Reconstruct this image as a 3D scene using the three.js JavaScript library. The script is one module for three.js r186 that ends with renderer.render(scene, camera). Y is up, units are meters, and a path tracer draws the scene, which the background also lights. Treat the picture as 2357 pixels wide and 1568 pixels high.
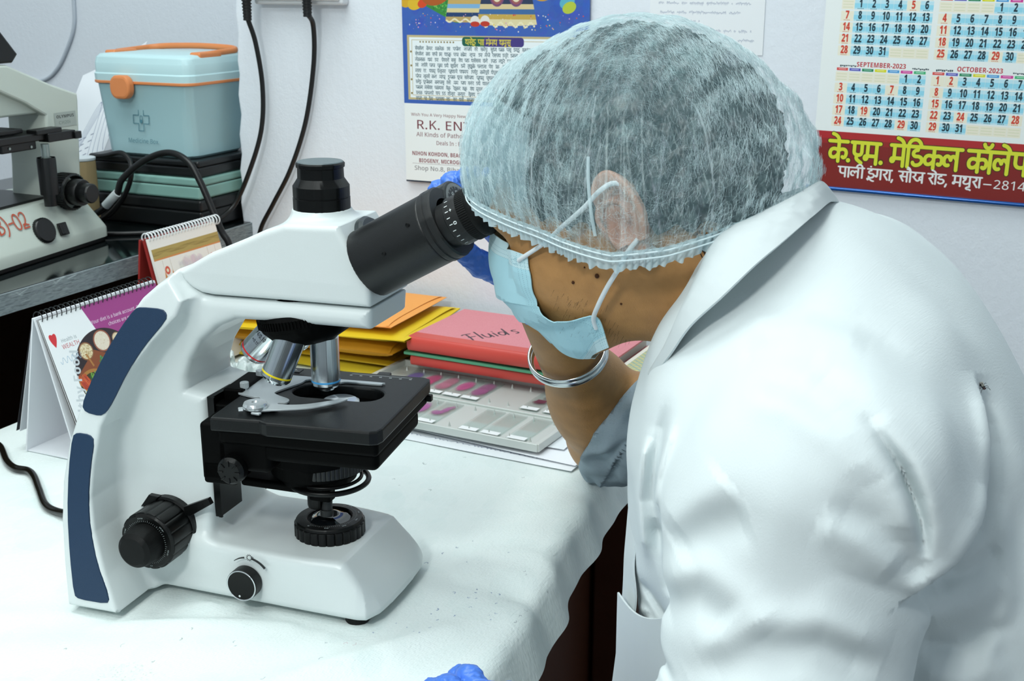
import * as THREE from 'three';
import { RoundedBoxGeometry } from 'three/addons/geometries/RoundedBoxGeometry.js';
import { mergeGeometries, mergeVertices, toCreasedNormals } from 'three/addons/utils/BufferGeometryUtils.js';
import { RectAreaLightUniformsLib } from 'three/addons/lights/RectAreaLightUniformsLib.js';
import { createNoise2D, createNoise3D } from 'simplex-noise';

// ---------------------------------------------------------------- camera, light, exposure
// x runs along the poster wall (right is the technician's side), z comes out of the wall, y is up; the wall is z = 0, the table top y = 0.75
const scene = new THREE.Scene();
scene.background = new THREE.Color(0x000000);
const renderer = new THREE.WebGLRenderer({ antialias: true });
renderer.toneMapping = THREE.LinearToneMapping;
renderer.toneMappingExposure = 0.94;
renderer.shadowMap.enabled = true;
RectAreaLightUniformsLib.init();
const T = 0.75;                                                   // table top
const camera = new THREE.PerspectiveCamera(2 * Math.atan(784 / 2850) * 180 / Math.PI, 2357 / 1568, 0.05, 30);
camera.position.set(0, 1.276, 1.553);
{
  const yaw = 25 * Math.PI / 180, pitch = 16.5 * Math.PI / 180;
  camera.lookAt(-Math.sin(yaw) * Math.cos(pitch), 1.276 - Math.sin(pitch), 1.553 - Math.cos(yaw) * Math.cos(pitch));
}
camera.focus = 1.02; camera.userData.fStop = 22;
function areaLight(name, color, intensity, w, h, pos, target) {
  const l = new THREE.RectAreaLight(color, intensity, w, h);
  l.name = name; l.position.set(...pos); l.lookAt(...target); l.castShadow = true; scene.add(l);
  return l;
}
const FLASH_AT = [-0.40, 2.02, 2.20], FLASH_TO = [-0.42, 0.95, 0.6];
areaLight('flash_light', 0xf8fdfa, 104, 0.22, 0.16, FLASH_AT, FLASH_TO);
const PANELS = [[-1.0, 0.75], [-0.7, 2.0]];
for (const [x, z] of PANELS) areaLight('ceiling_panel_light', 0xf0faf8, 5.6, 1.3, 0.8, [x, 2.615, z], [x, 0, z + 0.0001]);

// ---------------------------------------------------------------- helpers
let seed = 7;
const rnd = () => { seed = (seed * 1664525 + 1013904223) >>> 0; return seed / 4294967296; };
const rr = (a, b) => a + (b - a) * rnd();
const n2 = createNoise2D(rnd), n3 = createNoise3D(rnd);
const V = (x, y, z) => new THREE.Vector3(x, y, z);
const clamp = (x, a = 0, b = 1) => Math.min(b, Math.max(a, x));
const mix = (a, b, t) => a + (b - a) * t;
const sstep = (a, b, x) => { const t = clamp((x - a) / (b - a)); return t * t * (3 - 2 * t); };
const M = (color, roughness = 0.5, o = {}) => new (o.clearcoat || o.transmission || o.sheen || o.specularIntensity !== undefined ? THREE.MeshPhysicalMaterial : THREE.MeshStandardMaterial)({ color, roughness, ...o });
const taken = {};
const numbered = (n) => { const k = taken[n] = (taken[n] ?? -1) + 1; return k ? n + '_' + String(k).padStart(3, '0') : n; };
function tag(o, label, category, group) { o.userData.label = label; o.userData.category = category; if (group) o.userData.group = group; return o; }
function thing(name, label, category, pos = [0, 0, 0], turn = 0, group) {
  const g = new THREE.Group(); g.name = numbered(name); g.position.set(...pos); g.rotation.y = turn; scene.add(g);
  return tag(g, label, category, group);
}
function part(name, geo, material, parent, label) {
  const m = new THREE.Mesh(geo, material); m.name = name; m.castShadow = m.receiveShadow = true;
  if (label) m.userData.label = label;
  parent.add(m); return m;
}
function solo(name, geo, material, label, category, group, pos = [0, 0, 0], turn = 0) {
  const m = new THREE.Mesh(geo, material); m.name = numbered(name); m.castShadow = m.receiveShadow = true;
  m.position.set(...pos); m.rotation.y = turn; scene.add(m);
  return tag(m, label, category, group);
}
function struct(name, geo, material, parent = scene) {
  const m = new THREE.Mesh(geo, material); m.name = name; m.castShadow = m.receiveShadow = true;
  if (parent === scene) m.userData.kind = 'structure';
  parent.add(m); return m;
}
const at = (g, x = 0, y = 0, z = 0) => g.translate(x, y, z);
const box = (w, h, d, x = 0, y = 0, z = 0) => new THREE.BoxGeometry(w, h, d).translate(x, y, z);
const rbox = (w, h, d, r, x = 0, y = 0, z = 0, s = 3) => new RoundedBoxGeometry(w, h, d, s, Math.min(r, w / 2.01, h / 2.01, d / 2.01)).translate(x, y, z);
const plain = (g) => { const h = g.index ? g.toNonIndexed() : g; for (const k of Object.keys(h.attributes)) if (!['position', 'normal', 'uv'].includes(k)) h.deleteAttribute(k); return h; };
const join = (...gs) => mergeGeometries(gs.flat().map(plain));
function lathe(prof, seg = 48, crease = 0.5) {                       // prof: [r, y] from the bottom up, round the y axis
  const g = new THREE.LatheGeometry(prof.map(([r, y]) => new THREE.Vector2(Math.max(r, 1e-5), y)), seg);
  return toCreasedNormals(g, crease);
}
function alongAxis(g, a, b) {                                      // move a geometry built round +y from the origin so that it starts at a and points to b
  const d = V(...b).sub(V(...a)).normalize();
  return g.applyQuaternion(new THREE.Quaternion().setFromUnitVectors(V(0, 1, 0), d)).translate(...a);
}
const dist3 = (a, b) => Math.hypot(a[0] - b[0], a[1] - b[1], a[2] - b[2]);
const rod = (a, b, r0, r1 = r0, seg = 16) => alongAxis(new THREE.CylinderGeometry(r1, r0, dist3(a, b), seg).translate(0, dist3(a, b) / 2, 0), a, b);
const curve = (pts, closed = false, tension = 0.5) => new THREE.CatmullRomCurve3(pts.map((p) => V(...p)), closed, 'catmullrom', tension);
const tube = (pts, r, seg = 60, rad = 8, closed = false) => new THREE.TubeGeometry(curve(pts, closed), seg, r, rad, closed);
const shapeOf = (pts) => new THREE.Shape(pts.map(([x, y]) => new THREE.Vector2(x, y)));
function smoothPoly(pts, per = 6) {                                  // closed Catmull-Rom through 2D points
  const c = new THREE.CatmullRomCurve3(pts.map(([x, y]) => V(x, y, 0)), true, 'catmullrom', 0.5);
  return c.getPoints(pts.length * per).slice(0, -1).map((p) => [p.x, p.y]);
}
function extrude(pts, depth, bevel = 0.0005, holes = [], bs = 2) {   // in xy, centred on z
  const s = shapeOf(pts); s.holes = holes.map((h) => new THREE.Path(h.map(([x, y]) => new THREE.Vector2(x, y))));
  return new THREE.ExtrudeGeometry(s, { depth: Math.max(1e-5, depth - 2 * bevel), bevelEnabled: bevel > 0, bevelThickness: bevel, bevelSize: bevel, bevelOffset: -bevel, bevelSegments: bs, curveSegments: 16 }).translate(0, 0, -depth / 2 + bevel);
}
const flat = (pts, h, bevel, holes = []) => extrude(pts, h, bevel, holes).rotateX(Math.PI / 2);     // in xz (second number is z), centred on y
function roundRect(w, h, r, n = 5, cx = 0, cy = 0) {
  const o = [];
  for (const [sx, sy, a0] of [[1, 1, 0], [-1, 1, 1], [-1, -1, 2], [1, -1, 3]]) for (let i = 0; i <= n; i++) { const a = (a0 + i / n) * Math.PI / 2; o.push([cx + sx * (w / 2 - r) + r * Math.cos(a), cy + sy * (h / 2 - r) + r * Math.sin(a)]); }
  return o;
}
function gridGeo(nu, nv, f, closedU = false) {                        // f(u, v) -> [x, y, z], u and v in 0..1
  const p = [], uv = [], idx = [];
  for (let j = 0; j <= nv; j++) for (let i = 0; i <= nu; i++) { p.push(...f(i / nu, j / nv)); uv.push(i / nu, j / nv); }
  for (let j = 0; j < nv; j++) for (let i = 0; i < nu; i++) { const a = j * (nu + 1) + i, b = a + 1, c = a + nu + 1, d = c + 1; idx.push(a, b, d, a, d, c); }
  const g = new THREE.BufferGeometry();
  g.setAttribute('position', new THREE.Float32BufferAttribute(p, 3)); g.setAttribute('uv', new THREE.Float32BufferAttribute(uv, 2)); g.setIndex(idx); g.computeVertexNormals();
  if (closedU) { const n = g.attributes.normal; for (let j = 0; j <= nv; j++) { const a = j * (nu + 1), b = a + nu, v = V(n.getX(a) + n.getX(b), n.getY(a) + n.getY(b), n.getZ(a) + n.getZ(b)).normalize(); n.setXYZ(a, v.x, v.y, v.z); n.setXYZ(b, v.x, v.y, v.z); } }
  return g;
}
function sheet(nu, nv, f, thick) {                                   // a sheet with two faces and a rim
  const a = gridGeo(nu, nv, f), n = a.attributes.normal, p = a.attributes.position, q = [], cnt = p.count;
  const pos = Array.from(p.array), uv = Array.from(a.attributes.uv.array), idx = Array.from(a.index.array);
  for (let i = 0; i < cnt; i++) q.push(p.getX(i) - n.getX(i) * thick, p.getY(i) - n.getY(i) * thick, p.getZ(i) - n.getZ(i) * thick);
  pos.push(...q); uv.push(...a.attributes.uv.array);
  for (let i = 0; i < a.index.count; i += 3) idx.push(idx[i] + cnt, idx[i + 2] + cnt, idx[i + 1] + cnt);
  const W = nu + 1, rim = (i, j) => idx.push(i, j + cnt, j, i, i + cnt, j + cnt);
  for (let i = 0; i < nu; i++) { rim(i, i + 1); rim(nv * W + i + 1, nv * W + i); }
  for (let j = 0; j < nv; j++) { rim((j + 1) * W, j * W); rim(j * W + nu, (j + 1) * W + nu); }
  const g = new THREE.BufferGeometry();
  g.setAttribute('position', new THREE.Float32BufferAttribute(pos, 3)); g.setAttribute('uv', new THREE.Float32BufferAttribute(uv, 2)); g.setIndex(idx);
  return toCreasedNormals(g, 0.9);
}
// signed distance fields, meshed with surface nets and pulled onto the zero level
const smin = (a, b, k) => { const h = Math.max(k - Math.abs(a - b), 0) / k; return Math.min(a, b) - h * h * k / 4; };
const smax = (a, b, k) => -smin(-a, -b, k);
function polyField(pts) {
  const n = pts.length, X = pts.map((p) => p[0]), Y = pts.map((p) => p[1]);
  return (x, y) => {
    let d = 1e9, s = 1;
    for (let i = 0, j = n - 1; i < n; j = i++) {
      const ex = X[j] - X[i], ey = Y[j] - Y[i], wx = x - X[i], wy = y - Y[i], t = clamp((wx * ex + wy * ey) / (ex * ex + ey * ey)), bx = wx - ex * t, by = wy - ey * t;
      d = Math.min(d, bx * bx + by * by);
      const c1 = y >= Y[i], c2 = y < Y[j], c3 = ex * wy > ey * wx;
      if ((c1 && c2 && c3) || (!c1 && !c2 && !c3)) s = -s;
    }
    return s * Math.sqrt(d);
  };
}
function capsule(a, b, r0, r1 = r0) {
  const [ax, ay, az] = a, dx = b[0] - ax, dy = b[1] - ay, dz = b[2] - az, L = dx * dx + dy * dy + dz * dz;
  return (x, y, z) => { const px = x - ax, py = y - ay, pz = z - az, t = clamp((px * dx + py * dy + pz * dz) / L); return Math.hypot(px - dx * t, py - dy * t, pz - dz * t) - mix(r0, r1, t); };
}
function ellipsoid(c, r, R) {                                        // R: optional [ux, uy, uz] orthonormal axes
  return (x, y, z) => {
    let px = x - c[0], py = y - c[1], pz = z - c[2];
    if (R) { const a = px * R[0][0] + py * R[0][1] + pz * R[0][2], b = px * R[1][0] + py * R[1][1] + pz * R[1][2], d = px * R[2][0] + py * R[2][1] + pz * R[2][2]; px = a; py = b; pz = d; }
    const k0 = Math.hypot(px / r[0], py / r[1], pz / r[2]), k1 = Math.hypot(px / (r[0] * r[0]), py / (r[1] * r[1]), pz / (r[2] * r[2]));
    return k1 < 1e-9 ? -Math.min(...r) : k0 * (k0 - 1) / k1;
  };
}
function polyDist(pts) {                                             // distance and place along a 3D polyline
  return (x, y, z) => {
    let best = 1e9, bt = 0;
    for (let i = 0; i < pts.length - 1; i++) {
      const a = pts[i], b = pts[i + 1], dx = b[0] - a[0], dy = b[1] - a[1], dz = b[2] - a[2], t = clamp(((x - a[0]) * dx + (y - a[1]) * dy + (z - a[2]) * dz) / (dx * dx + dy * dy + dz * dz));
      const d = Math.hypot(x - a[0] - dx * t, y - a[1] - dy * t, z - a[2] - dz * t);
      if (d < best) { best = d; bt = (i + t) / (pts.length - 1); }
    }
    return [best, bt];
  };
}
function sdfMesh(f, lo, hi, cell, pull = 2) {
  const N = [0, 1, 2].map((k) => Math.ceil((hi[k] - lo[k]) / cell) + 1), [nx, ny, nz] = N, g = new Float32Array(nx * ny * nz), B = 6;
  const id = (i, j, k) => (k * ny + j) * nx + i;
  for (let k0 = 0; k0 < nz; k0 += B) for (let j0 = 0; j0 < ny; j0 += B) for (let i0 = 0; i0 < nx; i0 += B) {
    const c = f(lo[0] + (i0 + B / 2) * cell, lo[1] + (j0 + B / 2) * cell, lo[2] + (k0 + B / 2) * cell), far = Math.abs(c) > B * cell * 1.5;
    for (let k = k0; k < Math.min(k0 + B, nz); k++) for (let j = j0; j < Math.min(j0 + B, ny); j++) for (let i = i0; i < Math.min(i0 + B, nx); i++)
      g[id(i, j, k)] = far ? c : f(lo[0] + i * cell, lo[1] + j * cell, lo[2] + k * cell);
  }
  const vid = new Int32Array(nx * ny * nz).fill(-1), pos = [], nor = [], e = cell * 0.25;
  const corners = []; for (let c = 0; c < 8; c++) corners.push([c & 1, (c >> 1) & 1, c >> 2]);
  const edges = []; for (let a = 0; a < 8; a++) for (const b of [1, 2, 4]) if (!(a & b)) edges.push([a, a | b]);
  for (let k = 0; k < nz - 1; k++) for (let j = 0; j < ny - 1; j++) for (let i = 0; i < nx - 1; i++) {
    let m = 0; const v = [];
    for (let c = 0; c < 8; c++) { const q = g[id(i + corners[c][0], j + corners[c][1], k + corners[c][2])]; v.push(q); if (q < 0) m |= 1 << c; }
    if (m === 0 || m === 255) continue;
    let x = 0, y = 0, z = 0, n = 0;
    for (const [a, b] of edges) if (((m >> a) & 1) !== ((m >> b) & 1)) { const t = v[a] / (v[a] - v[b]); x += mix(corners[a][0], corners[b][0], t); y += mix(corners[a][1], corners[b][1], t); z += mix(corners[a][2], corners[b][2], t); n++; }
    let p = [lo[0] + (i + x / n) * cell, lo[1] + (j + y / n) * cell, lo[2] + (k + z / n) * cell], gr;
    for (let s = 0; s <= pull; s++) {
      gr = [f(p[0] + e, p[1], p[2]) - f(p[0] - e, p[1], p[2]), f(p[0], p[1] + e, p[2]) - f(p[0], p[1] - e, p[2]), f(p[0], p[1], p[2] + e) - f(p[0], p[1], p[2] - e)].map((q) => q / (2 * e));
      const l2 = gr[0] ** 2 + gr[1] ** 2 + gr[2] ** 2 || 1;
      if (s < pull) { const d = clamp(f(...p) / Math.max(l2, 0.2), -cell * 0.6, cell * 0.6); p = p.map((q, c) => q - gr[c] * d); }
      else { const l = Math.sqrt(l2); nor.push(gr[0] / l, gr[1] / l, gr[2] / l); }
    }
    vid[id(i, j, k)] = pos.length / 3; pos.push(...p);
  }
  const idx = [], quad = (a, b, c, d, flip) => { if (a < 0 || b < 0 || c < 0 || d < 0) return; flip ? idx.push(a, c, b, b, c, d) : idx.push(a, b, c, b, d, c); };
  for (let k = 1; k < nz - 1; k++) for (let j = 1; j < ny - 1; j++) for (let i = 1; i < nx - 1; i++) {
    const s = g[id(i, j, k)] < 0;
    if (s !== g[id(i + 1, j, k)] < 0) quad(vid[id(i, j - 1, k - 1)], vid[id(i, j, k - 1)], vid[id(i, j - 1, k)], vid[id(i, j, k)], !s);
    if (s !== g[id(i, j + 1, k)] < 0) quad(vid[id(i - 1, j, k - 1)], vid[id(i, j, k - 1)], vid[id(i - 1, j, k)], vid[id(i, j, k)], s);
    if (s !== g[id(i, j, k + 1)] < 0) quad(vid[id(i - 1, j - 1, k)], vid[id(i, j - 1, k)], vid[id(i - 1, j, k)], vid[id(i, j, k)], !s);
  }
  for (let i = 0; i < idx.length; i += 3) {
    const [a, b, c] = [idx[i] * 3, idx[i + 1] * 3, idx[i + 2] * 3], u = [0, 1, 2].map((q) => pos[b + q] - pos[a + q]), w = [0, 1, 2].map((q) => pos[c + q] - pos[a + q]);
    const d = (u[1] * w[2] - u[2] * w[1]) * (nor[a] + nor[b] + nor[c]) + (u[2] * w[0] - u[0] * w[2]) * (nor[a + 1] + nor[b + 1] + nor[c + 1]) + (u[0] * w[1] - u[1] * w[0]) * (nor[a + 2] + nor[b + 2] + nor[c + 2]);
    if (d < 0) { const t = idx[i + 1]; idx[i + 1] = idx[i + 2]; idx[i + 2] = t; }
  }
  const geo = new THREE.BufferGeometry(), uv = [];
  for (let i = 0; i < pos.length; i += 3) uv.push(pos[i] + 0.3 * pos[i + 2], pos[i + 1] + 0.3 * pos[i + 2]);
  geo.setAttribute('position', new THREE.Float32BufferAttribute(pos, 3)); geo.setAttribute('normal', new THREE.Float32BufferAttribute(nor, 3)); geo.setAttribute('uv', new THREE.Float32BufferAttribute(uv, 2)); geo.setIndex(idx);
  return geo;
}
function canvasTex(w, h, draw, srgb = true) {
  const c = document.createElement('canvas'); c.width = w; c.height = h; draw(c.getContext('2d'), w, h);
  const t = new THREE.CanvasTexture(c); if (srgb) t.colorSpace = THREE.SRGBColorSpace; t.anisotropy = 8; return t;
}
function noiseTex(n, f, repeat = 1) {                                // grey DataTexture, f(u, v) in 0..1, tiling when f tiles
  const d = new Uint8Array(n * n * 4);
  for (let j = 0; j < n; j++) for (let i = 0; i < n; i++) { const v = clamp(f(i / n, j / n)) * 255; d.set([v, v, v, 255], (j * n + i) * 4); }
  const t = new THREE.DataTexture(d, n, n); t.wrapS = t.wrapT = THREE.RepeatWrapping; t.magFilter = THREE.LinearFilter; t.repeat.set(repeat, repeat); t.needsUpdate = true; return t;
}
const tile = (u, v, f) => n3(Math.cos(u * 6.2832) * f, Math.sin(u * 6.2832) * f, Math.cos(v * 6.2832) * f + 7) * 0.5 + n3(Math.sin(v * 6.2832) * f, Math.cos(u * 6.2832) * f + 3, Math.sin(u * 6.2832) * f) * 0.5;
const fbm2 = (x, y, o = 4) => { let s = 0, a = 0.5; for (let i = 0; i < o; i++, a *= 0.5, x *= 2.03, y *= 2.03) s += a * n2(x, y); return s; };
const decal = (tex, rough = 0.6) => new THREE.MeshStandardMaterial({ map: tex, transparent: true, roughness: rough });

// ---------------------------------------------------------------- the room
const plasterBump = noiseTex(512, (u, v) => 0.5 + 0.22 * tile(u, v, 6) + 0.16 * tile(u, v, 22) + 0.1 * tile(u, v, 55));
const plaster = new THREE.MeshStandardMaterial({ color: new THREE.Color().setRGB(0.80, 0.845, 0.905), roughness: 0.55, bumpMap: plasterBump, bumpScale: 0.0007 });
const ceilingPaint = M(new THREE.Color().setRGB(0.82, 0.84, 0.86), 0.9);
const floorTex = canvasTex(512, 512, (c) => {
  c.fillStyle = '#3a342f'; c.fillRect(0, 0, 512, 512);
  for (let i = 0; i < 2600; i++) { c.fillStyle = ['#453d36', '#2c2723', '#554b42'][i % 3]; c.fillRect(rnd() * 512, rnd() * 512, rr(1, 4), rr(1, 4)); }
});
floorTex.wrapS = floorTex.wrapT = THREE.RepeatWrapping; floorTex.repeat.set(1.5, 1.5);
const uvMetres = (g, k = 1) => { const p = g.attributes.position, n = g.attributes.normal, u = []; for (let i = 0; i < p.count; i++) { const ax = Math.abs(n.getX(i)), ay = Math.abs(n.getY(i)), az = Math.abs(n.getZ(i)); u.push(...(az >= ax && az >= ay ? [p.getX(i), p.getY(i)] : ax >= ay ? [p.getZ(i), p.getY(i)] : [p.getX(i), p.getZ(i)]).map((q) => q * k)); } g.setAttribute('uv', new THREE.Float32BufferAttribute(u, 2)); return g; };
struct('floor', uvMetres(box(4.4, 0.1, 4.4, -0.6, -0.05, 1.5)), new THREE.MeshStandardMaterial({ map: floorTex, roughness: 0.5 }));
struct('ceiling', box(4.4, 0.1, 4.4, -0.6, 2.7, 1.5), ceilingPaint);
// the poster wall ends in a ragged plaster edge at the left; the counter runs on past it into a recess
{
  const e = [[0, -1.205], [0.8, -1.20], [0.86, -1.194], [0.90, -1.188], [0.935, -1.191], [0.96, -1.186], [0.985, -1.189], [1.01, -1.184], [1.04, -1.186], [1.07, -1.1805], [1.10, -1.1835], [1.13, -1.179], [1.15, -1.181], [1.19, -1.1765], [1.22, -1.179], [1.26, -1.174], [2.65, -1.174]];
  const pts = [[1.4, 0], [1.4, 2.65], ...e.slice().reverse().map(([y, x]) => [x, y])];
  struct('wall_back', uvMetres(extrude(pts, 0.30, 0.003).translate(0, 0, -0.15), 2.2), plaster);
}
struct('wall_recess', uvMetres(box(1.7, 2.65, 0.1, -1.95, 1.325, -0.35), 2.2), plaster);
struct('wall_left', uvMetres(box(0.1, 2.65, 4.1, -2.75, 1.325, 1.65), 2.2), plaster);
struct('wall_right', uvMetres(box(0.1, 2.65, 4.1, 1.45, 1.325, 1.65), 2.2), plaster);
struct('wall_front', uvMetres(box(4.3, 2.65, 0.1, -0.65, 1.325, 3.65), 2.2), plaster);

// ceiling panels and the photographer's flash: the two sources of light
{
  const glow = new THREE.MeshStandardMaterial({ color: 0xffffff, emissive: 0xf0faf8, emissiveIntensity: 1.2 }), frame = M(0xd8dcdc, 0.5);
  PANELS.forEach(([x, z], i) => {
    const t = thing('ceiling_light', i ? 'white rectangular ceiling light panel nearer the front wall' : 'white rectangular ceiling light panel above the table', 'ceiling light', [x, 2.65, z], 0, 'ceiling light panels');
    part('diffuser', box(1.3, 0.012, 0.8, 0, -0.02, 0), glow, t);
    part('frame', join(box(1.34, 0.03, 0.02, 0, -0.015, 0.41), box(1.34, 0.03, 0.02, 0, -0.015, -0.41), box(0.02, 0.03, 0.8, 0.66, -0.015, 0), box(0.02, 0.03, 0.8, -0.66, -0.015, 0), box(1.3, 0.01, 0.8, 0, -0.006, 0)), frame, t);
  });
  const t = thing('flash_stand', 'black photographic flash on a light stand beside the camera', 'flash', [FLASH_AT[0], 0, FLASH_AT[2] + 0.06]), black = M(0x0b0b0b, 0.5);
  const head = new THREE.Group(); head.name = 'flash_head'; head.position.set(0, FLASH_AT[1], -0.06); t.add(head);
  head.lookAt(FLASH_TO[0], FLASH_TO[1], FLASH_TO[2]);
  head.updateMatrix();
  part('flash_body', rbox(0.24, 0.18, 0.1, 0.01, 0, 0, -0.065), black, head);
  part('flash_lamp', rbox(0.22, 0.16, 0.008, 0.003, 0, 0, -0.010), new THREE.MeshStandardMaterial({ color: 0xffffff, emissive: 0xf4fbff, emissiveIntensity: 1.5 }), head);
  part('pole', rod([0, 0.02, 0.06], [0, FLASH_AT[1] - 0.04, 0.06], 0.012), M(0x141414, 0.4), t);
  for (let k = 0; k < 3; k++) { const a = k * 2.094 + 0.5; part('leg', rod([0, 0.34, 0.06], [0.3 * Math.cos(a), 0.012, 0.06 + 0.3 * Math.sin(a)], 0.009), black, t); }
}

// ---------------------------------------------------------------- counter with a stone top
{
  const t = thing('stone_counter', 'dark polished stone counter with a rough grey front edge along the left', 'counter');
  const dark = new THREE.MeshStandardMaterial({ color: 0x0b1112, roughness: 0.07 });
  const edgeTex = canvasTex(1024, 64, (c, w, h) => {
    c.fillStyle = '#8b979b'; c.fillRect(0, 0, w, h);
    for (let i = 0; i < 5000; i++) { const g = Math.floor(rr(70, 190)); c.fillStyle = `rgba(${g},${g + 10},${g + 14},0.35)`; c.fillRect(rnd() * w, rnd() * h, rr(1, 9), rr(1, 4)); }
    for (let i = 0; i < 46; i++) { c.strokeStyle = `rgba(215,228,230,${rr(0.3, 0.8)})`; c.lineWidth = rr(1, 3); const x = rnd() * w, y = rnd() < 0.5 ? rr(0, 6) : rr(4, h); c.beginPath(); c.moveTo(x, y); c.lineTo(x + rr(-9, 14), y + rr(2, 18)); c.stroke(); }
  });
  const slab = extrude(roundRect(0.68, 1.62, 0.004), 0.026, 0.002).rotateX(-Math.PI / 2).translate(-1.513, 0.892, 0.62);
  part('counter_top', slab, dark, t);
  const edge = uvMetres(box(0.003, 0.0255, 1.618, 0, 0, 0), 1);
  { const u = edge.attributes.uv, p = edge.attributes.position; for (let i = 0; i < u.count; i++) u.setXY(i, p.getZ(i) / 1.62 + 0.5, p.getY(i) / 0.0255 + 0.5); }
  part('counter_edge', edge.translate(-1.1725, 0.8915, 0.62), new THREE.MeshStandardMaterial({ map: edgeTex, roughness: 0.75 }), t, 'rough sawn grey stone edge');
  // open underneath: boarded at the back and at both ends
  const board = M(0x5a4030, 0.7);
  part('back_panel', box(0.02, 0.875, 1.56, -1.835, 0.4375, 0.6), board, t);
  for (const z of [1.37, -0.18]) part('end_panel', box(0.60, 0.875, 0.03, -1.53, 0.4375, z), board, t);
}

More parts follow.
